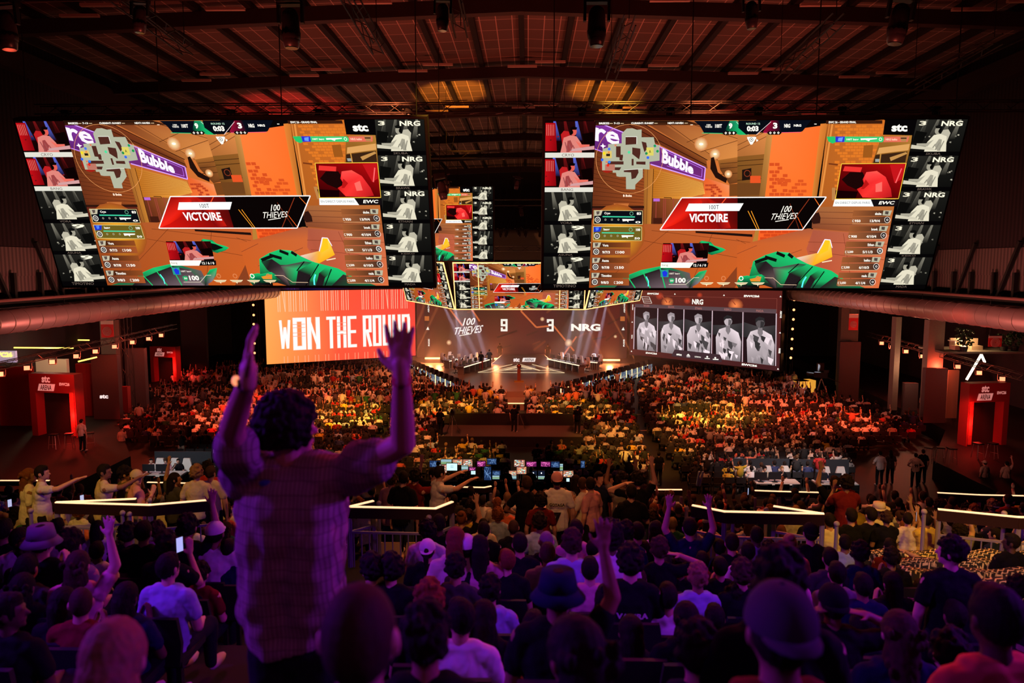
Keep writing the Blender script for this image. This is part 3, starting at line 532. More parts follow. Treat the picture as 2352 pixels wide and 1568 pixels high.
    for x, M2 in ((1445, MA), (1590, MA), (1742, MA), (168, MBt)):
        c.M = M2
        c.poly([(x - 58, 1416), (x + 60, 1416), (x + 40, 1432), (x + 5, 1436), (x, 1450), (x - 5, 1436), (x - 38, 1432)], (.98, .9, .72)); c.line(x - 45, 1425, x + 45, 1425, 3, (.4, .2, .08)); c.ring(x, 1382, 17, 7, WH if x == 1742 else (.85, .5, .3), 10)
    c.M = MBt; c.path([(225, 1376), (300, 1378), (365, 1434), (500, 1436)], 4, (.95, .8, .65))
    # --- sponsor box and the two columns of player windows
    c.poly([(1245, 68), (1512, 68), (1487, 196), (1228, 190)], (.025, .015, .02)); c.text('stc', (1300, 102, 1435, 165), WH, .045)
    c.M = None
    yl = [MA(40, y)[1] for y in (68, 330, 372, 620, 659, 900, 934, 1168, 1200, 1427, 1465)]
    xr0 = MBt(1500, 70)[0]; yr = [MBt(1500, y)[1] for y in (66, 330, 366, 622, 658, 905, 938, 1178, 1206, 1432, 1465)]
    xl = 116.5; xb = 852
    c.rect(0, 0, xl, PH, K0); c.rect(xb, 0, PW, PH, (.02, .015, .018))
    for k, nm in enumerate(('CRYO', 'BANG', 'VORA', 'ASUNA', 'TIMOTINO')):
        player_cam(c, 0, yl[2 * k], xl - 1, yl[2 * k + 1], k < 2, 11 + k, False, '9' if k > 2 else None, None)
        if k < 2: c.rect(0, yl[2 * k + 1], xl, yl[2 * k + 2], (.86, .85, .80))
        c.text(nm, (54 - 3.6 * len(nm), yl[2 * k + 1] + 2.5, 54 + 3.6 * len(nm), yl[2 * k + 2] - 2.5), (.4, .32, .3) if k < 2 else (.42, .36, .32), 0)
    for k, nm in enumerate(('SKUBA', 'BRAWK', 'ETHAN', 'KEIKO', 'MADA')):
        player_cam(c, xb + 1, yr[2 * k], PW, yr[2 * k + 1], False, 31 + k, True, 'NRG' if k < 3 else None, '3')
        c.text(nm, (908 - 3.4 * len(nm), yr[2 * k + 1] + 2.5, 908 + 3.4 * len(nm), yr[2 * k + 2] - 2.5), (.42, .36, .32), 0)
    return c.mesh('game_picture')
GAME = game_picture()

def frame_matrix(tl, tr, bl):
    """picture frame: unit x along the top edge, z up the side, y out of the back"""
    X = (tr - tl); Z = (tl - bl); Y = Z.cross(X).normalized()
    return Matrix.Translation(bl) @ Matrix(((X.x, Y.x, Z.x, 0), (X.y, Y.y, Z.y, 0), (X.z, Y.z, Z.z, 0), (0, 0, 0, 1)))
def panel(name, label, cat, tl, tr, bl, pic, smat, depth=.35, border=.04, group=None, bcol=None):
    """a display with real thickness: housing, picture"""
    tl, tr, bl = Vector(tl), Vector(tr), Vector(bl)
    W = (tr - tl).length; H = (tl - bl).length; X = (tr - tl) / W; Z = (tl - bl) / H; Y = Z.cross(X).normalized()
    M = Matrix(((X.x, Y.x, Z.x), (X.y, Y.y, Z.y), (X.z, Y.z, Z.z)))
    root = bpy.data.objects.new(name, None); COL.objects.link(root); root.location = bl; root.rotation_euler = M.to_euler(); prop(root, label, cat, group)
    b = MB(); b.b2(-border, .03, -border, W + border, depth, H + border)
    b.build('housing', BLACK, root)
    if bcol:
        t = MB(); e = bcol[1]
        for q in ((-border, -border, W + border, -border + e), (-border, H + border - e, W + border, H + border), (-border, -border, -border + e, H + border), (W + border - e, -border, W + border, H + border)):
            t.b2(q[0], -.06, q[1], q[2], .03, q[3])
        t.build('light_edge', bcol[0], root)
    if pic:
        o = bpy.data.objects.new('screen_picture', pic); COL.objects.link(o); o.parent = root; o.scale = (W, 1, H); o.location = (0, .02, 0)
        if not pic.materials: pic.materials.append(smat)
    return root, W, H
SCR = screen_mat('screen_light', 1.12)

# two big slanted screens hanging over the stand
def slanted(tlx, trx, Y, name_side):
    k = Y / FPX
    tl = at(tlx, 279, Y); tr = at(trx, 279, Y); tr.z = tl.z
    Wd = (tr - tl).length; H = .43 * Wd
    a = R(20); bl = tl + Vector((0, math.sin(a), -math.cos(a))) * H
    return tl, tr, bl
tl, tr, bl = slanted(36, 974, 26, 'l')
SL, _, _ = panel('hanging_screen', 'giant tilted hanging screen over the crowd, the one nearer the left wall, showing the match', 'screen', tl, tr, bl, GAME, SCR, .45, .1, 'tilted screens hung over the crowd')
tl2, tr2, bl2 = slanted(1253, 2221, 26, 'r')
SR, _, _ = panel('hanging_screen', 'giant tilted hanging screen over the crowd, the one nearer the right wall, showing the match', 'screen', tl2, tr2, bl2, GAME, SCR, .45, .1, 'tilted screens hung over the crowd')
# delay screen further down the hall, half hidden behind the left hanging screen
a = at(742, 430, 48); b = at(1132, 430, 48); b.z = a.z; DSa, DSb = a, b; Hd = .43 * (b.x - a.x)
DS, _, _ = panel('delay_screen', 'smaller upright screen glimpsed in the gap between the two giant tilted screens', 'screen', a, b, a - Vector((0, 0, Hd)), GAME, SCR, .4, .08)

# scoreboard cluster hung over the stage: front face and two flaring wings
GOLD = mat('gold_light', (1, .55, .2), .5, emit=2.2, ecol=(1, .50, .18))
f_tl = at(1041, 604, 58); f_tr = at(1346, 604, 58); f_tr.z = f_tl.z; f_bl = at(1045, 709, 60)
f_bl.x = f_tl.x
SB, sw, sh = panel('scoreboard', 'hanging scoreboard above the stage, large front face with gold edge', 'scoreboard', f_tl, f_tr, f_bl, GAME, SCR, .4, .06, 'scoreboard faces over the stage', (GOLD, .07))
for q in (.185, .81):
    t = MB(); t.b2(sw * q - .03, -.05, 0, sw * q + .03, .03, sh); t.build('light_edge', GOLD, SB)
for s, lab in ((-1, 'left'), (1, 'right')):
    xi = f_tl.x if s < 0 else f_tr.x
    i_t = Vector((xi + s * 1.2, f_tl.y + 1.5, f_tl.z)); i_b = Vector((xi + s * .12, f_bl.y, f_bl.z))
    o_b = at(935 if s < 0 else 1468, 689, 66); o_t = o_b + (i_t - i_b)
    if s < 0: A_, B_, C_ = o_t, i_t, o_b
    else: A_, B_, C_ = i_t, o_t, i_b
    panel('scoreboard_wing', f'slanted side screen of the hanging scoreboard, {"its wing towards the orange wall screen" if s < 0 else "its wing towards the grey portrait wall"}', 'scoreboard', A_, B_, C_, GAME, SCR, .4, .05, 'scoreboard faces over the stage', (GOLD, .06))

# ---------------------------------------------------------------- the three stage walls of light
BF = {'W': [[(0, 0), (.22, 1)], [(.22, 1), (.5, .25)], [(.5, .25), (.78, 1)], [(.78, 1), (1, 0)]], 'O': [[(0, 0), (0, 1), (1, 1), (1, 0), (0, 0)]], 'N': [[(0, 1), (0, 0), (1, 1), (1, 0)]], 'T': [[(0, 0), (1, 0)], [(.5, 0), (.5, 1)]],
 'H': [[(0, 0), (0, 1)], [(1, 0), (1, 1)], [(0, .5), (1, .5)]], 'E': [[(1, 0), (0, 0), (0, 1), (1, 1)], [(0, .5), (.9, .5)]], 'R': [[(0, 1), (0, 0), (1, 0), (1, .5), (0, .5)], [(.45, .5), (1, 1)]], 'U': [[(0, 0), (0, 1), (1, 1), (1, 0)]], 'D': [[(0, 0), (0, 1), (.9, 1), (1, .88), (1, .12), (.9, 0), (0, 0)]],
 '9': [[(1, .5), (0, .5), (0, 0), (1, 0), (1, 1), (0, 1), (0, .82)]], '3': [[(0, .14), (0, 0), (1, 0), (1, 1), (0, 1), (0, .86)], [(.3, .48), (1, .48)]]}
def block(c, ch, x0, y0, x1, y1, w, col):
    h = w / 2
    for pl in BF[ch]:
        P = [(x0 + h + (x1 - x0 - w) * u, y0 + h + (y1 - y0 - w) * v) for u, v in pl]
        for (ax, ay), (bx, by) in zip(P, P[1:]):
            d = math.hypot(bx - ax, by - ay) or 1; ex, ey = (bx - ax) / d * h, (by - ay) / d * h
            c.line(ax - ex, ay - ey, bx + ex, by + ey, w, col) if ch not in 'WN' or ax == bx else c.line(ax, ay, bx, by, w * .62, col)
        
def wall_canvas_left():
    c = Canvas(345, 168)
    c.poly([(0, 0), (160, 0), (160, 168), (0, 168)], [(1, .66, .36), (1, .33, .22), (1, .33, .22), (1, .62, .30)]); c.poly([(160, 0), (345, 0), (345, 168), (160, 168)], [(1, .33, .22), (.95, .26, .2), (.95, .26, .22), (1, .33, .22)])
    def outline(t, x0, y0, x1, y1):
        n = len(t); xs = x0
        for ch in t:
            w_ = (x1 - x0) / n
            if ch != ' ':
                v, f = glyphs(ch, -.0)
                for dx in (-.9, .9): c.text(ch, (xs + 2 + dx, y0, xs + w_ - 2 + dx, y1), (1, .80, .66), 0)
                c.text(ch, (xs + 2.6, y0 + .9, xs + w_ - 2.6, y1 - .9), (1, .42, .27), 0)
            xs += w_
    for k in range(13):                                # thin ghost outlines of the words above
        x = 28 + k * 23.5
        if k in (3, 7): continue
        for q in ((0, 0), (4, 0), (10, 5 if k in (0, 10) else 0), (15, 0)): c.line(x + q[0], 0, x + q[0] + q[1], 48, 1.0, (1, .82, .7))
    for k in range(40): c.line(30 + k * 7.6, 152, 30 + k * 7.6, 168, 1.0, (1, .7, .55)) if k % 3 else None
    for a, b, t in ((26, 120, 'WON'), (132, 204, 'THE'), (216, 334, 'ROUND')):
        n = len(t); w_ = (b - a) / n
        for i, ch in enumerate(t):
            block(c, ch, a + i * w_ + .3, 62, a + (i + 1) * w_ - 1.7, 139, w_ * .34, (1, .72, .62)); block(c, ch, a + i * w_ + 1, 63, a + (i + 1) * w_ - 2.4, 138, w_ * .27, (1, .97, .95))
        for y in (78, 86, 98, 106): c.line(a + w_ * 1.0, y, a + w_ * 1.9, y, 1.2, (1, .6, .5)) if t != 'ROUND' else None
    return c.mesh('won_picture', .001)
def wall_canvas_mid():
    c = Canvas(460, 175); BG = (.36, .17, .13)
    for i in range(8):
        for j in range(3):
            f = lambda x, y: (.27 + .09 * math.sin(x * 1.7 + y), .115 + .035 * math.sin(x * 2.3), .10 + .02 * math.cos(x + y))
            x0, y0, x1, y1 = i * 57.5, j * 58.4, (i + 1) * 57.5, (j + 1) * 58.4; c.poly([(x0, y0), (x1, y0), (x1, y1), (x0, y1)], [f(i, j), f(i + 1, j), f(i + 1, j + 1), f(i, j + 1)])
    rr = random.Random(4)
    for k in range(26):
        x, y = 30 + rr.random() * 400, rr.random() * 150; i_, j_ = int(x / 57.5), int(y / 58.4); c.line(x, y, x + 14 + rr.random() * 30, y - 6 - rr.random() * 16, 2 + rr.random() * 4, rr.choice(((.15, .07, .065), (.17, .08, .07), (.42, .2, .13))))
    for a in ((250, 40, 228, 62), (228, 62, 262, 98), (262, 98, 290, 95), (300, 95, 345, 150), (350, 118, 318, 165), (70, 55, 100, 95), (118, 55, 138, 85)): c.line(*a, 3.6, (.80, .40, .22))
    for x, y, r in ((333, 132, 9), (70, 132, 6), (435, 118, 4), (275, 80, 5)): c.glow(x, y, r, (1, .85, .65), (.5, .24, .16), 12)
    c.text('100', [(105, 78), (130, 77), (126, 93), (100, 95)], (1, .97, .95), .02); c.text('THIEVES', [(84, 99), (147, 93), (140, 110), (79, 115)], (1, .97, .95), .01); c.line(93, 117, 120, 112, 1.8, WH)
    block(c, '9', 184, 80, 199, 107, 4.6, WH); block(c, '3', 285, 80, 300, 107, 4.6, WH); c.text('NRG', (338, 90, 402, 106), WH, .05)
    for x in (24, 462 - 6):
        c.text('EBOVE', [(x + 3, 40), (x + 3, 58), (x - 1, 58), (x - 1, 40)], (.95, .9, .85), .03) if 0 else None
    for x in (21, 449):
        c.rect(x - 5, 20, x + 7, 172, (.19, .10, .10)); c.text('RISE', [(x + 3, 140), (x + 3, 124), (x + 6.5, 124), (x + 6.5, 140)][::1], WH, .03); c.text('ABOVE', [(x + 3, 66), (x + 3, 46), (x + 6.5, 46), (x + 6.5, 66)], WH, .03); c.poly([(x - 1, 104), (x + 3, 97), (x + 6, 104)], WH); c.rect(x - 4, 74, x + 6, 84, (.75, .4, .18))
    return c.mesh('score_picture', .001)
def wall_canvas_right():
    """drawn in zoom coordinates of the photo, rectified"""
    hm = homography([(40, 72), (2072, 160), (2030, 1240), (30, 1110)], [(0, 0), (360, 0), (360, 188), (0, 188)])
    c = Canvas(360, 188); c.M = hm
    c.poly([(40, 72), (2072, 160), (2030, 1240), (30, 1110)], [(.38, .15, .11), (.36, .13, .11), (.26, .12, .13), (.33, .14, .12)])
    for x, y, r in ((580, 320, 90), (1500, 355, 100), (860, 290, 50), (1030, 210, 40), (470, 220, 60)): c.glow(x, y, r, (1, .55, .3) if r > 80 else (.75, .25, .15), (.42, .16, .12), 12)
    c.line(580, 320, 500, 210, 14, (.62, .26, .16)); c.line(600, 320, 650, 260, 14, (.6, .26, .16)); c.line(1500, 350, 1450, 280, 12, (.6, .26, .16))
    for t, q in (('EWC26', [(292, 168), (462, 172), (456, 200), (288, 196)]), ('EWC26', [(1608, 210), (1802, 216), (1796, 246), (1604, 240)]), ('EWC26', [(274, 1064), (440, 1072), (436, 1098), (270, 1090)]), ('EWC26', [(1578, 1160), (1768, 1174), (1764, 1202), (1574, 1190)])): c.text(t, q, WH, .06)
    for x, y in ((688, 190), (1352, 212), (2052, 234), (2042, 724), (2016, 1212), (66, 616), (58, 1062)): c.poly([(x - 12, y + 10), (x, y - 12), (x + 12, y + 10)], WH)
    c.text('ABOVE', [(62, 436), (64, 348), (82, 348), (80, 436)], WH, .04); c.text('RISE', [(54, 870), (56, 812), (74, 812), (72, 870)], WH, .04); c.text('ABOVE', [(2068, 428), (2062, 526), (2040, 526), (2046, 428)], WH, .04); c.text('RISE', [(2048, 936), (2044, 1004), (2022, 1004), (2026, 936)], WH, .04)
    c.path([(205, 228), (318, 232), (358, 328), (240, 324)], 5, WH, True); c.line(215, 262, 332, 266, 5, WH); c.line(228, 294, 345, 298, 5, WH); c.path([(260, 212), (2010, 264), (1985, 1160)], 3, (.6, .3, .25))
    c.text('NRG', [(930, 265), (1080, 272), (1076, 350), (926, 342)], WH, .035)
    c.poly([(106, 338), (2004, 408), (2000, 466), (104, 388)], [(.34, .26, .27)] * 2 + [(.36, .28, .3)] * 2)
    for t, x, y in (('SKUBA', 280, 366), ('BRAWK', 638, 384), ('ETHAN', 1014, 402), ('KEIKO', 1402, 416), ('MADA', 1802, 432)): c.text(t, [(x - 44, y - 18), (x + 44, y - 14), (x + 44, y + 18), (x - 44, y + 14)], (.72, .45, .42), 0)
    cols = [(104, 442), (452, 812), (822, 1195), (1207, 1590), (1600, 2000)]
    top = lambda x: 390 + (x - 104) * .0405; bot = lambda x: 1030 + (x - 104) * .076
    for i, (a, b) in enumerate(cols):
        c.poly([(a, top(a)), (b, top(b)), (b, bot(b)), (a, bot(a))], (.13, .075, .085))
        # plain grey figure: a generic bust in angular shades
        rr = random.Random(50 + i)
        def q(u, v): x = a + (b - a) * u; return (x, top(x) + (bot(x) - top(x)) * v)
        L = lambda k: (.80 * k, .74 * k, .76 * k)
        if i != 1: pass
        c.poly([q(.0, .2 + .1 * (i % 2)), q(.5, .28), q(1, .22), q(1, .5), q(.0, .5)], [L(.25), L(.35), L(.25), L(.15), L(.2)])
        c.poly([q(.12, 1), q(.10, .55), q(.22, .38), q(.42, .33), q(.62, .34), q(.86, .42), q(.95, .60), q(.92, 1)], [L(.7), L(1.0), L(1.1), L(1.0), L(1.05), L(1.15), L(.9), L(.6)])
        for k in range(16):
            u, v = .14 + rr.random() * .66, .42 + rr.random() * .45; du, dv = .05 + rr.random() * .16, .04 + rr.random() * .12
            c.poly([q(u, v), q(min(.95, u + du), v + dv * .4), q(min(.95, u + du * .6), min(1, v + dv * 1.6)), q(u + .02, min(1, v + dv))], L(rr.choice((.25, .35, .6, .85, 1.15, 1.2))))
        c.poly([q(.44, .40), q(.45, .28), q(.58, .28), q(.6, .40), q(.52, .48)], L(.62))
        cx, cy = q(.52, .2); rx = (b - a) * .135; ry = rx * 1.28
        c.disc(cx, cy, rx, L(.92 if i < 4 else .45), 16, ry); c.poly([(cx - rx * 1.05, cy), (cx - rx * 1.1, cy - ry * .8), (cx - rx * .2, cy - ry * 1.3), (cx + rx * .9, cy - ry), (cx + rx * 1.05, cy - ry * .1), (cx + rx * .6, cy - ry * .55), (cx - rx * .5, cy - ry * .5)], L(.2 if i > 2 else .75))
        c.poly([(cx + rx * .1, cy - ry * .4), (cx + rx * .95, cy - ry * .2), (cx + rx * .7, cy + ry * .8), (cx, cy + ry * .95)], L(.5 if i < 4 else .25))
    for x in (104, 447, 817, 1200, 1595, 2000): c.line(x, top(x), x - 12, bot(x), 7, (.95, .86, .9)); c.line(x + 8, top(x), x - 4, bot(x), 8, (.45, .35, .38))
    c.poly([(690, 1008), (1300, 1054), (1330, 1118), (1320, 1160), (640, 1110)], (.25, .17, .19))
    c.text('stc', [(715, 1062), (790, 1068), (788, 1098), (713, 1092)], WH, .05); c.poly([(852, 1090), (880, 1062), (906, 1094)], WH); c.rect(855, 1098, 904, 1112, (.8, .75, .75)); c.text('LEGION', [(966, 1090), (1048, 1096), (1047, 1114), (965, 1108)], WH, .03); c.disc(1134, 1094, 13, WH, 10); c.rect(1100, 1112, 1168, 1124, WH); c.disc(1240, 1104, 13, WH, 8); c.rect(1208, 1118, 1282, 1132, WH)
    return c.mesh('portrait_picture', .001)
WALLM = screen_mat('wall_light', 1.12)
def led_wall(name, label, p0, p1, z0, z1, pic):
    p0, p1 = Vector(p0), Vector(p1)
    return panel(name, label, 'led wall', Vector((p0.x, p0.y, z1)), Vector((p1.x, p1.y, z1)), Vector((p0.x, p0.y, z0)), pic, WALLM, .5, .08)
zt = lambda py, d: ZC - (py - 605) * d / FPX
# left wall: its left end nearer than its right end
pl = at(610, 754, 64); pr = at(954, 750, 70.5)
led_wall('led_wall', 'orange stage screen reading WON THE ROUND above the left crowd', pl, pr, zt(839, 64), zt(669, 64), wall_canvas_left())
pm0 = at(958, 760, 77); pm1 = at(1440, 760, 77)
led_wall('led_wall', 'wide dark red stage backdrop screen with white score 9 to 3', pm0, pm1, zt(832, 77), zt(648, 77), wall_canvas_mid())
pr0 = at(1447, 748, 71); pr1 = at(1793, 760, 60)
led_wall('led_wall', 'stage screen with five grey portraits and player names above the right crowd', pr0, pr1, zt(851, 60), zt(667, 60) , wall_canvas_right())

for o_, t_, e_ in ((SL, tl, tr), (SR, tl2, tr2)):
    hang(o_, [t_.lerp(e_, k) + Vector((0, .2, 0)) for k in (.02, .35, .65, .98)], ZC + 9.6, .02)
hang(DS, [DSa + Vector((.3, .2, 0)), DSb + Vector((-.3, .2, 0))], ZC + 9.6, .02)
hang(SB, [f_tl + Vector((.4, .2, 0)), f_tr + Vector((-.4, .2, 0))], ZC + 9.9, .02)
# ---------------------------------------------------------------- the hall itself
def struct(o): o['kind'] = 'structure'; return o
XC = -.3
FLOORM = mat('arena_floor', (.020, .016, .014), .5, noise=.5, nscale=.6)
struct(MB().b2(-36, -6, -.3, 36, 92, 0).build('floor', FLOORM))
DRAPE = wave_mat('black_drape', (.010, .008, .009), (.026, .018, .020), 1.2, 'Y', .95, 0, .3, .7)
WALLM2 = mat('dark_wall', (.035, .026, .030), .9, noise=.5, nscale=.7)
CORR = wave_mat('corrugated_panel', (.07, .055, .05), (.16, .125, .115), 1.3, 'Y', .6, 0, .2, .8)
for s, nm in ((-1, 'left'), (1, 'right')):
    X = XC + s * 22.3
    wl = struct(MB().b2(X, -6, ZC + .75, X + s * .3, 92, ZC + 11).build('wall_' + nm, DRAPE))
    b = MB().b2(X - s * .05, 6, ZC - .55, X + s * .2, 80, ZC + .72); b.build('corrugated_band', CORR, wl)
    b = MB().b2(X - s * .02, 6, ZC - 1.25, X + s * .2, 80, ZC - .55); b.build('corrugated_skirt', CORR, wl)
    b = MB().b2(X - s * .1, 6, ZC - 1.75, X + s * .4, 80, ZC - 1.5); b.build('ledge', BLACK, wl)
    for k in range(9):
        y = 27 + k * 3.3
        MB().box((X - s * .2, y + .6, ZC - .3), (.14, .14, 2.9), Matrix.Rotation(R(28), 3, 'X')).build('brace', BLACK, wl)
        for q in (0, 1.5): MB().b2(X - s * .3, y + q, ZC - 1.5, X - s * .1, y + q + .16, ZC - .4).build('strut', BLACK, wl)
    gw = struct(MB().b2(s * 34, -6, 0, s * 34.3, 92, ZC - 1).build('wall_gallery_' + nm, WALLM2))
    struct(MB().b2(X, -6, ZC - 1.9, s * 34, 92, ZC - 1.7).build('ceiling_gallery_' + nm, WALLM2))
    # raised side platforms
    PLAT = mat('platform_black', (.009, .007, .008), .7, noise=.4)
    struct(MB().prism([(s * 20.5, 31), (s * 34, 31), (s * 34, 80), (s * 28.5, 80), (s * 25, 44), (s * 20.5, 37)], 0, .95).build('floor_platform_' + nm, PLAT))
struct(MB().b2(-36, 84, 0, 36, 84.3, ZC + 11).build('wall_back', DRAPE))

# roof: gable slab with battens, purlins and transverse beams
def roof_mat():
    m = bpy.data.materials.new('roof_grid'); m.use_nodes = True; nt = m.node_tree; b = nt.nodes['Principled BSDF']; b.inputs['Roughness'].default_value = .85
    tc = nt.nodes.new('ShaderNodeTexCoord'); mp = nt.nodes.new('ShaderNodeMapping'); br = nt.nodes.new('ShaderNodeTexBrick')
    br.offset = 0; br.inputs['Color1'].default_value = (.16, .115, .10, 1); br.inputs['Color2'].default_value = (.115, .085, .075, 1); br.inputs['Mortar'].default_value = (.55, .42, .36, 1)
    br.inputs['Scale'].default_value = 1; br.inputs['Mortar Size'].default_value = .022; br.inputs['Brick Width'].default_value = .707; br.inputs['Row Height'].default_value = 1.45
    nt.links.new(tc.outputs['Object'], br.inputs['Vector']); nt.links.new(br.outputs['Color'], b.inputs['Base Color']); return m
ROOF = roof_mat()
zr, ze = ZC + 10.55, ZC + 9.75; XW = 22
rf = struct(MB().prism([(XC - XW, ze), (XC, zr), (XC + XW, ze), (XC + XW, ze + .2), (XC, zr + .2), (XC - XW, ze + .2)], -6, 84, 'y').build('ceiling', ROOF))
def beam(y, w=.35, h=.55, drop=.85, nm='roof_beam'):
    o = MB().prism([(XC - XW, ze - drop), (XC, zr - drop), (XC + XW, ze - drop), (XC + XW, ze - drop + h), (XC, zr - drop + h), (XC - XW, ze - drop + h)], y - w / 2, y + w / 2, 'y').build(nm, mat('beam_steel', (.05, .03, .028), .6, noise=.3), rf)
for k in range(1, 9): beam(k * 10); beam(k * 10 + .9, .12, .16, .62, 'cable_tray')
for k in range(-10, 11):
    x = XC + k * 2.12
    z = zr - abs(k * 2.12) * .8 / XW
    MB().b2(x - .12, 0, z - .28, x + .12, 84, z - .02).build('purlin', mat('purlin_dark', (.012, .009, .01), .7), rf)
for s in (-1, 1):
    MB().b2(XC + s * 21.6, 0, ze - 1.5, XC + s * 22.1, 84, ze - .6).build('eave_beam', MATS['beam_steel'], rf)
# dim strip lights fixed in pairs under the roof, switched off
STRIP = mat('strip_lamp_off', (.55, .42, .36), .5)
base = None
for y in (29, 39, 49):
    for k in range(-3, 4):
        for q in (0, 1.0):
            x = XC + k * 5.6 + 1.4 * q; z = zr - abs(x - XC) * .8 / XW - .55
            lb = f'unlit strip lamp under the {ORD[(y - 29) // 10]} roof beam, {ORD[2 * (k + 3) + int(q)]} from left'
            if base is None: base = MB().b2(-.75, -.08, -.05, .75, .08, .05).build('strip_lamp', STRIP, None, loc=(x, y - q * 1.0, z), label=lb, cat='lamp', group='strip lamps under the roof'); o = base
            else: o = dup(base, (x, y - q * 1.0, z), 0, lb)

# air ducts
def duct_mat():
    m = bpy.data.materials.new('duct_metal'); m.use_nodes = True; nt = m.node_tree; b = nt.nodes['Principled BSDF']
    b.inputs['Metallic'].default_value = .55; b.inputs['Roughness'].default_value = .34; b.inputs['Base Color'].default_value = (.62, .50, .47, 1)
    tc = nt.nodes.new('ShaderNodeTexCoord'); n = nt.nodes.new('ShaderNodeTexNoise'); n.inputs['Scale'].default_value = 3; bp = nt.nodes.new('ShaderNodeBump'); bp.inputs['Strength'].default_value = .12
    nt.links.new(tc.outputs['Object'], n.inputs['Vector']); nt.links.new(n.outputs['Fac'], bp.inputs['Height']); nt.links.new(bp.outputs[0], b.inputs['Normal']); return m
DUCT = duct_mat()
for s in (-1, 1):
    r = empty('air_duct', (XC + s * 21.9, 20, ZC - 2.45), 0, f'long round metal air duct along the {"left" if s < 0 else "right"} wall below the corrugated panels', 'air duct', 'air ducts')
    MB().tube((0, 0, 0), (0, 50, 0), .52, n=32).build('pipe', DUCT, r, True)
    for k in range(55):
        MB().tube((0, k * .9, 0), (0, k * .9 + .05, 0), .545, n=24).build('seam', DUCT, r)
    MB().tube((-s * .2, 0, .9), (-s * .2, 50, .9), .07, n=8).build('rail_pipe', mat('pipe_red', (.3, .16, .14), .5), r)
    for k in range(8): MB().tube((0, 3 + k * 6, .5), (0, 3 + k * 6, 2.2), .02, n=5).build('hanger', BLACK, r)

# ---------------------------------------------------------------- trusses
def truss_mb(b, p0, p1, w=.3, r=.025):
    p0, p1 = Vector(p0), Vector(p1); d = (p1 - p0); L = d.length; d.normalize(); up = Vector((0, 0, 1)) if abs(d.z) < .9 else Vector((0, 1, 0)); sd = d.cross(up).normalized(); up = sd.cross(d)
    cs = [sd * w / 2 + up * w / 2, -sd * w / 2 + up * w / 2, -sd * w / 2 - up * w / 2, sd * w / 2 - up * w / 2]
    for c in cs: b.tube(p0 + c, p1 + c, r, n=5)
    n = max(2, int(L / (w * 1.4)))
    for i in range(n):
        a, e = p0 + d * L * i / n, p0 + d * L * (i + 1) / n
        for j in range(4): b.tube(a + cs[j], e + cs[(j + 1) % 4] if i % 2 else e + cs[j] , r * .55, n=4, cap=False) if i % 2 == 0 else b.tube(a + cs[j], e + cs[(j + 1) % 4], r * .55, n=4, cap=False)
    return b
TR = mat('truss_alu', (.05, .045, .045), .45, .6)
def truss(name, label, p0, p1, w=.3, group=None, mt=None):
    return truss_mb(MB(), p0, p1, w).build(name, mt or TR, None, label=label, cat='truss', group=group)
truss('lighting_truss', 'long black truss across the hall at the very top of the picture', (-13, 15.2, ZC + 5.45), (13, 15.2, ZC + 5.45), .35, 'lighting trusses')
truss('lighting_truss', 'black truss just above the two giant tilted screens', (-18.5, 28.3, ZC + 5.75), (18.5, 28.3, ZC + 5.75), .35, 'lighting trusses')
for i, (x, y0, y1) in enumerate(((-10.5, 18, 22.5), (-4.6, 18, 22.5), (-1.9, 17, 21), (2.9, 22, 26), (8.8, 22, 26), (14.5, 24, 28))):
    q = truss('chain_truss', f'short black truss running away under the roof, {ORD[i]} from left', (x, y0, ZC + 6.9), (x * .96, y1, ZC + 6.3), .32, 'short trusses under the roof'); hang(q, [(x, y0 + .2, ZC + 7), (x * .96, y1 - .2, ZC + 6.4)], ZC + 9.9)
for k, (y, z, x0, x1) in enumerate(((44, ZC + 6.3, -6.8, 2.5), (52, ZC + 4.2, -7.5, 2.5), (60, ZC + 1.2, -8, 3))):
    truss('stage_truss', f'black truss in the dark gap between the giant screens, {("highest", "middle", "lowest")[k]} one', (x0, y, z), (x1, y, z), .4, 'stage trusses'); hang(bpy.data.objects[-1] if 0 else COL.objects[-1], [(x0 + .4, y, z), (x1 - .4, y, z)], ZC + 10.0)
truss('stage_truss', 'tall upright truss beside the upper gallery banner on the left', (-27, 49, .9), (-27, 49, ZC - 1.9), .5, 'stage trusses')
# moving head spotlights
def moving_head(sc, em=None):
    r = empty('moving_head_light', (0, 0, 0)); 
    MB().b2(-.21, -.17, -.12, .21, .17, .06).build('base', BLACK, r)
    y = MB(); y.b2(-.24, -.05, -.46, -.19, .05, -.10); y.b2(.19, -.05, -.46, .24, .05, -.10); y.b2(-.24, -.06, -.14, .24, .06, -.08); y.build('yoke', BLACK, r)
    h = MB().cap((0, 0, -.34), .15, (0, 0, -.68), .17); h.tube((0, 0, -.62), (0, 0, -.88), .175, .13, n=16); h.build('head', mat('lamp_shell', (.05, .04, .05), .35, spec=.5), r, True)
    MB().tube((0, 0, -.88), (0, 0, -.895), .115, n=16).build('lens', mat('lens_dark', (.02, .02, .03), .1, spec=.8), r)
    for s in (-1, 1): MB().cap((s * .27, 0, .0), .05, (s * .34, 0, .0), .05, 8).build('clamp_knob', BLACK, r)
    return r
mh = moving_head(1)
prop(mh, 'x', 'stage light', 'moving heads on the front truss')
spots = [(8, 15.2), (322, 15.2), (667, 15.2), (1018, 15.2), (1371, 15.2), (1724, 15.2), (2075, 15.2)]
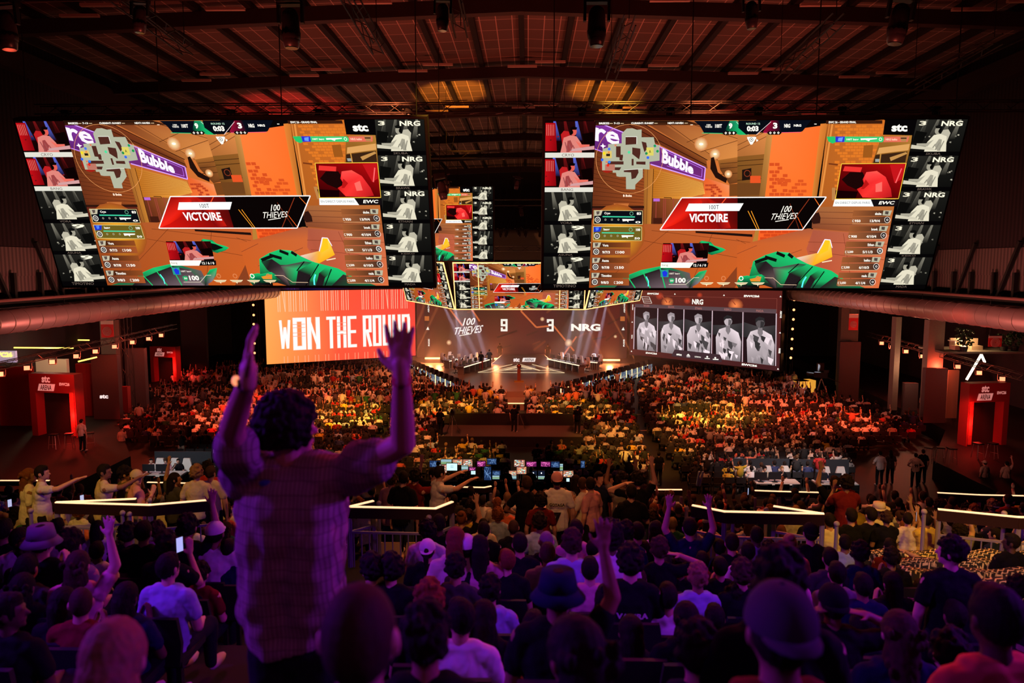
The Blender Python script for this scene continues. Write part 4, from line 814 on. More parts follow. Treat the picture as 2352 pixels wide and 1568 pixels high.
for i, (px, Y) in enumerate(spots):
    p = at(px, 20, Y); o = mh if i == 0 else dup(mh)
    big = i % 2 == 0; o.location = (p.x, Y, ZC + 5.25); o.scale = (1.1 if big else .75,) * 3 ; o.rotation_euler = (0, R((-4, 3, 0, 2, 0, -3, 8)[i]), 0)
    o['label'] = f'dark moving head spotlight hanging from the topmost truss, {ORD[i]} from left'
m2 = dup(mh); m2['group'] = 'moving heads above the screens'
for i, px in enumerate((150, 340, 530, 733, 938, 1337, 1540, 1742, 1935, 2150)):
    p = at(px, 240, 28.3); o = m2 if i == 0 else dup(m2)
    o.location = (p.x, 28.3, ZC + 5.7); o.scale = (.62,) * 3; o.rotation_euler = (0, 0, R(20 * (i % 3)))
    o['label'] = f'small dark moving head spotlight above the giant screens, {ORD[i]} from left'
m3 = dup(mh); m3['group'] = 'moving heads over the stage'
for i, (px, py, Y) in enumerate(((1010, 432, 36), (1026, 425, 44), (1190, 415, 44), (1195, 480, 52), (1150, 530, 60), (1165, 530, 60), (1190, 528, 60), (1207, 530, 60), (1243, 530, 60))):
    p = at(px, py, Y); o = m3 if i == 0 else dup(m3); o.location = (p.x, Y, p.z + (.6 if i == 0 else .2)); o.scale = ((1.3 if i == 0 else .8),) * 3; o.rotation_euler = (0, R(10 * (i % 3 - 1)), 0)
    hang(o, [(p.x, Y, o.location.z)], ZC + 10.1, .015)
    o['label'] = f'spotlight hung in the dark gap between the giant screens, {ORD[i]} counted from top to bottom'

# rows of orange blinders on the side trusses
LAMPF = mat('lamp_face_orange', (1, .5, .3), .4, emit=2.3, ecol=(1, .24, .11))
def blinder():
    r = empty('blinder_lamp')
    MB().b2(-.16, -.02, -.14, .16, .22, .14).build('housing', BLACK, r)
    MB().b2(-.13, -.05, -.11, .13, -.02, .11).build('lamp_face', LAMPF, r)
    y = MB(); y.b2(-.2, .06, -.05, -.17, .14, .26); y.b2(.17, .06, -.05, .2, .14, .26); y.b2(-.2, .06, .24, .2, .14, .28); y.build('bracket', BLACK, r)
    return r
bl0 = blinder(); prop(bl0, 'x', 'stage light', 'orange lamps on the side trusses')
LP = {-1: [(1, 859), (62, 845), (120, 831), (175, 818), (219, 807), (263, 796), (304, 786), (341, 778), (370, 770)],
      1: [(2025, 788), (2049, 797), (2081, 807), (2119, 818), (2159, 830), (2200, 842), (2249, 856), (2302, 870)]}
n = 0
for s in (-1, 1):
    L = LP[s]
    for i, (px, py) in enumerate(L):
        X = s * 26.2
        d = ray(px, py); t = X / d.x; p = Vector((0, 0, ZC)) + d * t
        o = bl0 if n == 0 else dup(bl0); n += 1
        o.location = p; o.rotation_euler = (R(-8), 0, R(90 if s > 0 else 90) * 0 - math.atan2(p.x, p.y) * .6)
        o['label'] = f'small glowing orange lamp on the {"left" if s < 0 else "right"} side truss, {ORD[i]} from {"the picture edge" if s < 0 else "the stage end"}'
        if i % 2 == 0: lamp('blinder_glow', 'POINT', (p.x - s * .3, p.y - .5, p.z - .3), None, (1, .09, .04), 170, .2)
        if i == 0: q0 = p.copy()
        q1 = p.copy()
    d = (q1 - q0).normalized() * 2
    truss('side_truss', f'long black lighting truss with orange lamps along the {"left" if s < 0 else "right"} side', q0 - d + Vector((0, .1, .42)), q1 + d + Vector((0, .1, .42)), .32, 'side trusses')
# vertical strings of small fan lights beside the side screens
sf = MB().cap((0, 0, 0), .09, (0, .2, 0), .11, 8).build('spot_lamp', BLACK); MB().tube((0, -.1, 0), (0, -.09, 0), .075, n=10).build('lens', mat('lens_amber', (1, .5, .2), .3, emit=2.2, ecol=(1, .42, .16)), sf)
prop(sf, 'x', 'stage light', 'strings of small lamps beside the side screens')
n = 0
for s, L in ((-1, [(583, 678), (583, 700), (584, 723), (584, 744), (585, 768), (586, 788), (586, 810)]), (1, [(1823, 688), (1822, 711), (1821, 733), (1819, 755), (1818, 778), (1817, 800), (1815, 821)])):
    pole = MB()
    for i, (px, py) in enumerate(L):
        p = at(px, py, 63.5 if s < 0 else 60.5); o = sf if n == 0 else dup(sf); n += 1; o.location = p
        o.scale = (1.4,) * 3
        o['label'] = f'small amber lamp on the upright beside the {"orange" if s < 0 else "portrait"} stage screen, {ORD[i]} from top'
        if i in (1, 3, 5): lamp('amber_fan', 'SPOT', p + Vector((0, -.3, 0)), p + Vector((-s * 3, -1, -2.5)), (1, .3, .08), 120, .1, 40)
    truss('tower_truss', f'upright truss carrying small amber lamps beside the {"orange" if s < 0 else "portrait"} stage screen', (p.x, p.y + .4, 0), (p.x, p.y + .4, ZC + 1), .5, 'upright trusses beside the screens')

# ---------------------------------------------------------------- stage
ZS = 1.0
STG = mat('stage_floor', (.26, .18, .15), .3, noise=.35, nscale=.5, spec=.6)
stp = [(-4.0, 56.6), (-4.3, 58.6), (-11.1, 72.9), (-15, 83), (15, 83), (11.9, 74), (2.3, 58.9), (2.1, 56.6)]
struct(MB().prism(stp, 0, ZS).build('floor_stage', STG))
st2 = [(1165, 907), (1203, 907)]
struct(MB().b2(-1.75, 54.2, .0, -.15, 56.6, .55).build('floor_step', STG))
MB().b2(-1.75, 54.15, .5, -.15, 54.2, .56).build('light_strip', mat('edge_light', (1, .8, .4), .5, emit=2.0, ecol=(1, .7, .25)), None, label='thin pale light line on the step below the stage front', cat='light strip')
LINEL = mat('floor_line_light', (1, .85, .5), .5, emit=.9, ecol=(1, .80, .48))
def zp(X, Y): return onz(1000 + X / 5.6, 740 + Y / 5.6, ZS + .02)     # measured in a 5.6x enlargement
def strip(pts, w=.09, close=False):
    b = MB(); P = [zp(*p) for p in pts]
    if close: P.append(P[0])
    for a, c in zip(P, P[1:]):
        d = (c - a); nn = Vector((-d.y, d.x, 0)).normalized() * w / 2
        b.add([a + nn, c + nn, c - nn, a - nn] + [q + Vector((0, 0, .02)) for q in (a + nn, c + nn, c - nn, a - nn)], [(0, 1, 2, 3), (7, 6, 5, 4), (0, 4, 5, 1), (1, 5, 6, 2), (2, 6, 7, 3), (3, 7, 4, 0)])
    return b
tri = empty('floor_light', zp(1100, 620), 0, 'glowing pale triangle outlines inlaid in the stage floor', 'floor light')
for pts in ([(1130, 508), (1055, 530), (1345, 618), (1660, 648), (760, 645), (1075, 578), (1215, 592), (1240, 600), (880, 612), (1050, 560)],):
    pass
for nm, pts, cl in (('outline', [(550, 642), (710, 640), (1085, 548), (1020, 532)], True), ('outline', [(1130, 508), (1055, 530), (1345, 618), (1540, 622)], True), ('outline', [(765, 643), (1100, 560), (1340, 620)], False), ('outline', [(880, 615), (1105, 572), (1240, 602), (880, 615)], False), ('outline', [(1540, 622), (1660, 648), (765, 643)], False)):
    b = strip(pts, .055, cl); me = b.mesh(nm); me.materials.append(LINEL); o = bpy.data.objects.new(nm, me); COL.objects.link(o); o.parent = tri; o.matrix_parent_inverse = Matrix.Translation(tri.location).inverted()
# sign block on the stage
BS = mat('sign_block', (.36, .27, .28), .6)
p0, p1 = at(1152, 827, 72), at(1251, 827, 72)
sgn = empty('stage_sign', ((p0.x + p1.x) / 2, 72, ZS), 0, 'low grey block with white lettering at the back of the stage', 'sign')
hw = (p1.x - p0.x) / 2; MB().b2(-hw, 0, 0, hw, 1.2, .9).build('block', BS, sgn)
MB().prism([(-hw - 1.0, 0), (-hw, 0), (-hw, .9)], .1, .6, 'y').build('ramp', BS, sgn); MB().prism([(hw, 0), (hw + 1.0, 0), (hw, .9)], .1, .6, 'y').build('ramp', BS, sgn)
LETW = mat('letter_white', (1, .97, .95), .5, emit=.9, ecol=(1, .95, .92)); LETD = mat('letter_dark', (.08, .05, .06), .6)
def letters(txt, parent, x0, z0, x1, z1, y, m, bold=.03, skew=0, name='lettering', flip=False, depth=.02):
    v, f = glyphs(txt, bold); me = bpy.data.meshes.new(name)
    me.from_pydata([((x0 + (x1 - x0) * (u if not flip else u)) + skew * w_, y, z0 + (z1 - z0) * w_) for u, w_ in v], [], f); me.update(); me.materials.append(m)
    o = bpy.data.objects.new(name, me); COL.objects.link(o); o.parent = parent; return o
letters('stc', sgn, -.95, .28, -.35, .66, -.03, LETW, .04)
MB().prism([(-.1, .28), (1.15, .28), (1.25, .66), (0, .66)], -.03, -.01, 'y').build('white_plate', LETW, sgn); letters('ARENA', sgn, .08, .33, 1.05, .60, -.04, LETD, .02, .06)
# trophy stand at the centre front
tp = onz(1192, 876, ZS)
ts = empty('trophy_stand', tp, 0, 'slim red-lit pedestal with a round trophy on the stage front', 'pedestal')
MB().b2(-.14, -.14, .1, .14, .14, 1.05).build('column', mat('pedestal_red', (.16, .05, .035), .5), ts); b = MB().b2(-.4, -.25, 0, .4, .25, .1); b.build('foot', mat('gold', (.7, .45, .1), .3, .9), ts)
b = MB().ell((0, 0, 1.3), (.2, .2, .2)); b.tube((0, 0, 1.05), (0, 0, 1.15), .1, .05); b.build('trophy', mat('trophy_bronze', (.25, .06, .04), .3, .7), ts, True)
# amber floor lights at the back corners of the stage
FL = mat('floor_bar_light', (1, .5, .2), .4, emit=3.5, ecol=(1, .40, .15))
n = 0
for px0, px1, py in ((976, 1000, 823), (1000, 1020, 823), (1374, 1424, 827), (1135, 1147, 824), (1250, 1270, 825)):
    a, b_ = at(px0, py, 73), at(px1, py, 73)
    r = empty('floor_light_bar', ((a.x + b_.x) / 2, 73, ZS + .0), 0, ('amber light bar on the far left of the stage', 'amber light bar beside the left players, second from left', 'long amber light bar on the far right of the stage', 'bright amber lamp cluster beside the left end of the grey sign block', 'amber lamps beside the right end of the grey sign block')[n], 'light bar', 'amber light bars on the stage'); n += 1
    h = (b_.x - a.x) / 2; MB().b2(-h, 0, 0, h, .2, a.z - ZS + .02).build('housing', BLACK, r); MB().b2(-h, -.04, a.z - ZS - .06, h, 0, a.z - ZS + .1).build('lamp_face', FL, r)
    lamp('bar_glow', 'POINT', ((a.x + b_.x) / 2, 72.4, a.z + .3), None, (1, .3, .1), 500, .3)
MB().b2(-.1, 0, 0, 1, .1, .1)
a, b_ = at(1455, 659, 68), at(1798, 659, 60)
MB().tube(a, b_, .09, n=8).build('light_tube', mat('tube_light', (1, .5, .3), .4, emit=2.5, ecol=(1, .28, .14)), None, label='long orange light tube above the grey portrait screen', cat='light tube')

# player desks, chairs, monitors on the stage
DESKM = mat('desk_grey', (.20, .18, .18), .5); DESKL = mat('desk_edge_light', (1, .9, .6), .4, emit=1.5, ecol=(1, .82, .55))
MONB = mat('monitor_back', (.02, .02, .025), .4)
def desk(label, a, b, py_ref, group='player desks on the stage'):
    a, b = Vector(a), Vector(b); d = b - a; L = d.length; rz = math.atan2(d.y, d.x)
    r = empty('player_desk', ((a.x + b.x) / 2, (a.y + b.y) / 2, ZS), rz, label, 'desk', group)
    MB().b2(-L / 2, -.35, .70, L / 2, .35, .75).build('table_top', DESKM, r); MB().b2(-L / 2, -.40, .69, L / 2, -.35, .76).build('edge_light', DESKL, r)
    for k in range(6): x = -L / 2 + .15 + k * (L - .3) / 5; MB().b2(x - .05, -.3, 0, x + .05, .3, .70).build('leg', DESKM, r)
    return r, L
def monitor():
    r = empty('monitor'); MB().b2(-.29, -.02, .12, .29, .03, .46).build('panel', MONB, r); MB().b2(-.27, .03, .14, .27, .035, .44).build('screen', mat('mon_glow', (.4, .5, .8), .4, emit=1.2), r); b = MB().b2(-.12, -.1, 0, .12, .1, .02); b.b2(-.03, -.02, .02, .03, .02, .2); b.build('stand', MONB, r); return r
def gaming_chair():
    r = empty('gaming_chair'); W_ = mat('chair_white', (.80, .78, .76), .5)
    b = MB().prism([(-.26, .5), (.26, .5), (.30, .75), (.24, 1.08), (.17, 1.36), (-.17, 1.36), (-.24, 1.08), (-.30, .75)], -.28, -.17, 'y'); b.build('backrest', W_, r)
    MB().b2(-.27, -.25, .42, .27, .27, .52).build('seat', W_, r)
    for s in (-1, 1): b = MB().b2(s * .30 - .04, -.1, .66, s * .30 + .04, .2, .70); b.b2(s * .30 - .02, 0, .45, s * .30 + .02, .05, .66); b.build('armrest', BLACK, r)
    b = MB().tube((0, 0, .1), (0, 0, .42), .035)
    for k in range(5): b.tube((0, 0, .12), (.3 * math.cos(k * 1.257), .3 * math.sin(k * 1.257), .05), .025)
    b.build('star_base', BLACK, r)
    MB().b2(-.10, -.295, 1.02, .10, -.28, 1.16).build('logo_patch', BLACK, r)
    return r
mon0 = monitor(); prop(mon0, 'x', 'monitor', 'monitors on the players\' desks'); ch0 = gaming_chair(); prop(ch0, 'x', 'chair', 'white gaming chairs on the stage')
STAGE_SEATS = []
nm_ = nc_ = 0
DK = (('front long desk of the left team, lit along its edge', (1057, 842), (1122, 823)), ('rear short desk behind the left team', (1025, 828), (1060, 822)), ('front long desk of the right team, lit along its edge', (1264, 823), (1338, 838)), ('rear short desk behind the right team', (1347, 829), (1376, 831)))
for k, (lb, a, b) in enumerate(DK):
    A_, B_ = onz(a[0], a[1], ZS + .75), onz(b[0], b[1], ZS + .75)
    r, L = desk(lb, A_, B_, 0); M = r.matrix_basis; rz = r.rotation_euler.z
    cnt = 5 if k in (0, 2) else 2
    for i in range(cnt):
        x = -L / 2 + (i + .5) * L / cnt
        o = mon0 if nm_ == 0 else dup(mon0); o.location = M @ Vector((x, -.08, .75)); o.rotation_euler = (0, 0, rz); o['label'] = f'black monitor on the {lb.split(",")[0]}, {ORD[i]} from left'; nm_ += 1
        o = ch0 if nc_ == 0 else dup(ch0); o.location = M @ Vector((x, .75, 0)); o.rotation_euler = (0, 0, rz + PI); o['label'] = f'white gaming chair at the {lb.split(",")[0]}, {ORD[i]} from left'; nc_ += 1
        STAGE_SEATS.append((M @ Vector((x, .72, 0)), rz + PI, lb.split(',')[0], i))
for s in (-1, 1):
    p = onz(1048 if s < 0 else 1352, 847 if s < 0 else 849, ZS + .02); lamp('desk_light', 'SPOT', (p.x, p.y - 1, 9), (p.x - s * 1.5, p.y + 2, ZS), (1, .9, .85), 7000, .2, 40)

# barrier of picture panels with small floor monitors on top
def barrier_picture():
    c = Canvas(100, 70); rr = random.Random(3); c.rect(0, 0, 100, 70, (.42, .48, .56))
    for k in range(26):
        x, y = rr.random() * 90, rr.random() * 60; g = rr.choice(((.65, .68, .72), (.30, .38, .5), (.75, .68, .62), (.2, .26, .38), (.5, .58, .68)))
        c.poly([(x, y), (x + 6 + rr.random() * 14, y - 4), (x + 12 + rr.random() * 10, y + 8), (x + 3, y + 6 + rr.random() * 9)], g)
    c.rect(0, 0, 5, 70, (1, .85, .55)); return c.mesh('barrier_picture', .0006)
BP = barrier_picture(); BPM = screen_mat('barrier_light', .62)
def barrier_unit(L):
    r = empty('barrier_panel'); MB().b2(-L / 2 + .06, 0, 0, L / 2 - .06, .2, .95).build('housing', BLACK, r)
    o = bpy.data.objects.new('picture', BP); COL.objects.link(o); o.parent = r; o.location = (-L / 2, -.01, .06); o.scale = (L, 1, .86)
    MB().b2(-L / 2 - .03, -.06, 0, -L / 2 + .03, 0, .98).build('light_strip', mat('amber_strip', (1, .7, .3), .4, emit=2.5, ecol=(1, .65, .25)), r); return r
BP.materials.append(BPM)
wedge = MB().prism([(0, 0), (.45, 0), (.38, .38), (.12, .42)], -.25, .25, 'x').build('floor_monitor', mat('wedge_black', (.015, .013, .015), .6)); MB().prism([(.1, .36), (.36, .34), (.36, .38), (.12, .41)], -.2, .2, 'x').build('grille', mat('grille_brown', (.08, .05, .03), .5), wedge)
prop(wedge, 'x', 'speaker', 'wedge speakers on the barrier')
n = 0
for s, P0, P1, cnt in ((-1, (943, 836), (1075, 893), 12), (1, (1287, 893), (1497, 835), 15)):
    A_, B_ = onz(*P0, ZS - .05), onz(*P1, ZS - .05); L = (B_ - A_).length / cnt; rz = math.atan2(B_.y - A_.y, B_.x - A_.x)
    for i in range(cnt):
        p = A_ + (B_ - A_) * (i + .5) / cnt
        if n == 0: bu = barrier_unit(L); prop(bu, 'x', 'barrier', 'picture panels of the stage barrier'); o = bu; L0 = L
        else: o = dup(bu)
        o.location = (p.x, p.y - .3, ZS - .95); o.rotation_euler = (0, 0, rz); o.scale = (L / L0, 1, 1)
        o['label'] = f'glowing pale blue barrier panel on the {"left" if s < 0 else "right"} edge of the stage, {ORD[i]} from left'
        w_ = wedge if n == 0 else dup(wedge); w_.location = (p.x, p.y - .2, ZS); w_.rotation_euler = (0, 0, rz); w_['label'] = f'black wedge speaker above the {"left" if s < 0 else "right"} stage barrier, {ORD[i]} from left'; n += 1
# ---------------------------------------------------------------- people
def sculpt(mb, voxel, name='m', smooth=2, wr=0, seed=1, wf=14, z_cut=None, keep=None):
    me = mb.mesh('raw'); o = bpy.data.objects.new('raw', me); COL.objects.link(o)
    m = o.modifiers.new('r', 'REMESH'); m.mode = 'VOXEL'; m.voxel_size = voxel
    sm = o.modifiers.new('s', 'SMOOTH'); sm.factor = .5; sm.iterations = smooth
    bpy.context.view_layer.update(); dg = bpy.context.evaluated_depsgraph_get()
    out = bpy.data.meshes.new_from_object(o.evaluated_get(dg)); out.name = name
    bpy.data.objects.remove(o); bpy.data.meshes.remove(me)
    if wr or keep:
        bm = bmesh.new(); bm.from_mesh(out)
        if wr:
            from mathutils import noise as NZ
            off = Vector((seed * 3.1, seed * 1.7, 0)); bm.normal_update()
            for v in bm.verts:
                q = v.co * wf + off; n = NZ.noise(Vector((q.x, q.y, q.z * .45 + q.x * .6))) + .5 * NZ.noise(q * 2.1)
                v.co += v.normal * n * wr
        if keep: bmesh.ops.delete(bm, geom=[f for f in bm.faces if not keep(f.calc_center_median())], context='FACES')
        bm.to_mesh(out); bm.free()
    out.materials.clear(); out.polygons.foreach_set('use_smooth', [True] * len(out.polygons)); return out

def hand(b, w, d, nrm, side, spread=.25, curl=.15, s=1.0, n=8):
    """palm, four unequal fingers with a knuckle bend, thumb off the side of the palm; nrm = out of the palm"""
    d = Vector(d).normalized(); nrm = Vector(nrm); nrm = (nrm - d * nrm.dot(d)).normalized(); x = d.cross(nrm).normalized() * side
    w = Vector(w); M = Matrix((x, nrm, d)).transposed()
    b.ell(w + d * .052 * s, (.040 * s, .016 * s, .055 * s), M, 10, 8); b.cap(w - d * .02 * s, .026 * s, w + d * .03 * s, .028 * s, n)
    for i, (ln, ox) in enumerate(((.068, .030), (.078, .010), (.072, -.010), (.056, -.029))):
        ang = spread * (1.0 - i * .67); dd = (d * math.cos(ang) + x * math.sin(ang)).normalized()
        p0 = w + d * .088 * s + x * ox * s; p1 = p0 + dd * ln * .5 * s + nrm * curl * .02 * s; p2 = p1 + (dd + nrm * curl * 2).normalized() * ln * .5 * s
        b.cap(p0 - dd * .02 * s, .0105 * s, p1, .0095 * s, n); b.cap(p1, .0095 * s, p2, .0078 * s, n)
    t0 = w + d * .022 * s + x * .026 * s; t1 = t0 + (x * .8 + d * .6 + nrm * .2).normalized() * .042 * s; t2 = t1 + (x * .45 + d * .9 + nrm * .15).normalized() * .034 * s
    b.cap(t0, .016 * s, t1, .0115 * s, n); b.cap(t1, .0115 * s, t2, .009 * s, n)

def head_prims(b, c):
    c = Vector(c)
    b.ell(c, (.075, .094, .112), None, 16, 12); b.ell(c + Vector((0, .035, -.05)), (.054, .06, .066), None, 14, 10)
    b.cap(c + Vector((0, .088, .005)), .011, c + Vector((0, .108, -.022)), .015, 8)          # nose
    b.cap(c + Vector((-.035, .080, .022)), .012, c + Vector((.035, .080, .022)), .012, 8)     # brow
    b.cap(c + Vector((-.020, .088, -.055)), .009, c + Vector((.020, .088, -.055)), .009, 8)   # lips
    b.ell(c + Vector((0, .075, -.092)), (.022, .02, .018), None, 8, 6)
    for s in (-1, 1):
        b.ell(c + Vector((s * .078, -.005, -.008)), (.012, .024, .034), Matrix.Rotation(s * .35, 3, 'Z'), 10, 8)

# elbow and wrist places relative to the shoulder, plus hand direction and palm normal: (right side; left is mirrored)
ARMS = {
    'lap': ((.05, .03, -.27), (-.04, .26, -.33), (-.5, .8, -.2), (0, 0, -1)),
    'clap': ((.07, .05, -.24), (-.13, .23, -.08), (-.25, .35, .9), (-1, .1, 0)),
    'up': ((.10, .05, .22), (.05, .08, .46), (0, .1, 1), (-.1, 1, 0)),
    'wide': ((.20, .02, .10), (.22, .06, .34), (.05, .1, 1), (0, 1, .1)),
    'head': ((.26, .03, .06), (.02, -.0, .18), (-1, -.1, .3), (0, 0, -1)),
    'phone': ((.06, .14, -.16), (-.10, .27, .06), (-.1, .2, 1), (-.6, .5, 0)),
    'down': ((.07, -.02, -.28), (.06, .04, -.52), (0, .05, -1), (-1, 0, 0)),
    'point': ((.10, .22, .02), (.06, .47, .12), (-.05, 1, .25), (0, 0, -1)),
    'hip': ((.16, -.05, -.24), (.02, .08, -.34), (-.6, .6, -.2), (0, 0, -1)),
    'fist': ((.12, .06, .18), (.02, .16, .36), (0, .1, 1), (0, 1, 0)),
}
def figure(name, stand, la, ra, turn=0.0, lean=0.0, vox=.0095, wide=1.0, long_sleeve=False, tall=1.0, arm_len=1.0):
    """meshes of one posed adult: continuous body, T-shirt, trousers, shoes"""
    h, s, hz = (.92, 1.40, 1.60) if stand else (.46, .94, 1.14)
    hip = Vector((0, 0, h)); L = Matrix.Rotation(-lean, 4, 'X')
    def T(p): p = Vector(p); q = p - hip; return L @ q + hip
    body, shirt, legs, shoes = MB(), MB(), MB(), MB()
    def torso(b, k):
        b.ell(T((0, 0, h + .05)), (.165 * wide + k, .115 + k, .13), None, 16, 10); b.ell(T((0, 0, (h + s) / 2)), (.155 * wide + k, .105 + k, .17), None, 16, 10)
        b.ell(T((0, .005, s - .13)), (.175 * wide + k, .115 + k, .17), None, 16, 10); b.cap(T((-.155 * wide, 0, s - .025)), .058 + k, T((.155 * wide, 0, s - .025)), .058 + k)
        b.cap(T((-.08, 0, s + .01)), .055 + k, T((.08, 0, s + .01)), .055 + k)
    torso(body, 0); torso(shirt, .014)
    for q in (-.045, .045): shirt.cap(T((q, 0, h + .15)), .135 * wide, T((q, 0, h - .02)), .145 * wide)
    body.cap(T((0, 0, s)), .056, T((0, .015, hz - .08)), .050)
    hc = T((0, .02, hz)); 
    hb = MB(); head_prims(hb, (0, 0, 0)); Rz = Matrix.Rotation(turn, 4, 'Z')
    body.add([Rz @ Vector(v) + hc for v in hb.v], hb.f)
    for sd, an in ((-1, la), (1, ra)):
        e, wst, hd, nr = ARMS[an]; m = lambda p: Vector((p[0] * sd, p[1], p[2]))
        sh = T((sd * .185 * wide, 0, s - .035)); el = sh + m(e) * arm_len; wr_ = sh + m(wst) * arm_len
        body.cap(sh, .053, el, .042); body.cap(el, .043, wr_, .027)
        hand(body, wr_, m(hd), m(nr), sd if nr[1] >= 0 else sd, .28 if an in ('up', 'wide') else .08, .1 if an != 'fist' else 1.2, 1.0)
        k = 1.0 if long_sleeve else .56
        shirt.cap(sh + Vector((-sd * .02, 0, .005)), .071, sh.lerp(el, k), .066 if not long_sleeve else .056)
        if long_sleeve: shirt.cap(el, .056, wr_.lerp(el, .1), .042)
        hp = Vector((sd * .095, 0, h)); kn = Vector((sd * .11, .01, h * .52)) if stand else Vector((sd * .14, .42, .47)); an_ = Vector((sd * .12, -.01, .09)) if stand else Vector((sd * .13, .44, .10))
        if stand: kn.y = .03
        for b, k2 in ((body, 0), (legs, .014)):
            b.cap(hp, .088 + k2, kn, .058 + k2); b.cap(kn, .060 + k2, an_, .038 + k2)
        ft = an_ + Vector((0, .10, -.05)); body.ell(ft, (.04, .11, .035)); shoes.ell(ft + Vector((0, .01, 0)), (.052, .14, .045), None, 12, 8)
    legs.ell((0, 0, h), (.165 * wide, .13, .11), None, 14, 8)
    r = {'body': sculpt(body, vox, 'body'), 'shirt': sculpt(shirt, vox * 1.25, 'shirt', 3, .009, len(name), 14, None, (lambda p: p.z > h - (.10 if stand else .02) + .03 * math.sin(p.x * 9))), 'trousers': sculpt(legs, vox * 1.5, 'trousers', 2, .004),
         'shoes': shoes.mesh('shoes', True), 'head': hc, 'turn': turn, 'stand': stand, 'neck': T((0, 0, s)), 'back': T((0, -.14, s - .18))}
    return r

def hair_mesh(kind):
    b = MB(); rr = random.Random(kind); vox = .008
    keep = lambda p: not (p.y > .052 and p.z < .050) and p.z > -.075
    if kind == 'short': b.ell((0, -.012, .020), (.086, .103, .112), None, 18, 12); b.ell((0, .03, .085), (.06, .055, .04))
    elif kind == 'buzz': b.ell((0, -.008, .010), (.080, .099, .110), None, 18, 12)
    elif kind in ('curly', 'afro', 'messy'):
        k = {'curly': 1.10, 'afro': 1.30, 'messy': 1.02}[kind]; b.ell((0, -.014, .026), (.088 * k, .103 * k, .112 * k), None, 18, 12)
        for i in range(110 if kind != 'messy' else 70):
            u, t = rr.uniform(-.55, 1), rr.uniform(0, 2 * PI); q = math.sqrt(1 - u * u)
            p = Vector((.090 * k * q * math.cos(t), -.014 + .106 * k * q * math.sin(t), .026 + .115 * k * u))
            if p.y > .06 and p.z < .05: continue
            b.ell(p, (rr.uniform(.014, .024),) * 3, None, 6, 5)
        keep = lambda p: not (p.y > .062 and p.z < .045) and p.z > -.085
    elif kind in ('long', 'wavy'):
        b.ell((0, -.014, .018), (.090, .106, .112), None, 18, 12); b.cap((0, -.065, -.02), .080, (0, -.095, -.25), .062 if kind == 'long' else .075)
        b.ell((-.055, -.05, -.13), (.04, .045, .13)); b.ell((.055, -.05, -.13), (.04, .045, .13)); keep = lambda p: not (p.y > .045 and p.z < .055)
        if kind == 'wavy':
            for i in range(60): b.ell((rr.uniform(-.09, .09), rr.uniform(-.14, -.05), rr.uniform(-.30, .05)), (.02, .02, .03), None, 6, 5)
    elif kind == 'ponytail':
        b.ell((0, -.010, .016), (.083, .102, .112), None, 18, 12); b.cap((0, -.11, .04), .026, (0, -.15, -.03), .032); b.cap((0, -.15, -.03), .032, (0, -.13, -.22), .018); keep = lambda p: not (p.y > .045 and p.z < .055) and (p.z > -.07 or p.y < -.10)
    elif kind == 'bun':
        b.ell((0, -.010, .016), (.083, .102, .110), None, 18, 12); b.ell((0, -.085, .105), (.045, .045, .042))
    return sculpt(b, vox, 'hair', 1, .004 if kind in ('short', 'long', 'wavy', 'messy') else .0015, 5, 60, None, keep)
def cap_mesh(back=False, brim=None):
    b = MB()
    if brim == 'bucket':
        b.tube((0, -.01, .03), (0, -.01, .125), .105, .085, 20); b.tube((0, -.01, -.015), (0, -.01, .035), .145, .104, 20)
    elif brim == 'straw':
        b.tube((0, -.01, .05), (0, -.01, .135), .100, .085, 20); b.tube((0, -.01, .040), (0, -.01, .055), .165, .160, 24)
    else:
        b.ell((0, -.008, .030), (.093, .110, .105), None, 20, 12, 0, .52); s = -1 if back else 1
        b.prism([(math.cos(t * PI / 8) * .072, s * (.075 + math.sin(t * PI / 8) * .10) - .008) for t in range(9)], .018, .026)
        b.ell((0, -.008, .135), (.008, .008, .006), None, 8, 5)
    me = b.mesh('cap', True); return me
HAIRS = {k: hair_mesh(k) for k in ('short', 'buzz', 'curly', 'afro', 'messy', 'long', 'wavy', 'ponytail', 'bun')}
CAPS = {'cap': cap_mesh(), 'backcap': cap_mesh(True), 'bucket': cap_mesh(False, 'bucket'), 'straw': cap_mesh(False, 'straw')}
def hairmat(n, c):
    m = mat(n, c, .75, noise=.6, nscale=40, spec=.12); return m
HC = {'dark': hairmat('hair_dark', (.016, .010, .008)), 'brown': hairmat('hair_brown', (.06, .03, .018)), 'blond': hairmat('hair_blond', (.34, .20, .09)), 'ginger': hairmat('hair_ginger', (.22, .07, .025)), 'grey': hairmat('hair_grey', (.25, .22, .2))}
SK = [mat('skin_' + k, c, .55, spec=.3) for k, c in (('light', (.62, .36, .26)), ('tan', (.50, .28, .18)), ('brown', (.26, .13, .08)), ('deep', (.10, .05, .032)))]
def cloth(n, c): return mat('cloth_' + n.replace(' ', '_'), c, .9, noise=.25, nscale=25, spec=.1)
CL = {k: cloth(k, c) for k, c in {'white': (.72, .70, .68), 'cream': (.66, .58, .45), 'black': (.007, .0065, .009), 'navy': (.012, .018, .055), 'grey': (.22, .21, .21), 'dark grey': (.06, .058, .06), 'red': (.45, .03, .03), 'dark red': (.16, .012, .015), 'coral': (.75, .18, .10), 'green': (.03, .13, .05), 'pale blue': (.34, .44, .62), 'pink': (.66, .32, .36), 'brown': (.14, .08, .045), 'yellow': (.75, .55, .06), 'olive': (.12, .11, .05)}.items()}
JEAN = cloth('denim', (.05, .07, .13)); PANT = cloth('trouser_black', (.015, .015, .02)); BEIG = cloth('trouser_beige', (.35, .28, .2)); SHOE = mat('shoe_white', (.6, .58, .55), .6)
FIG = {}
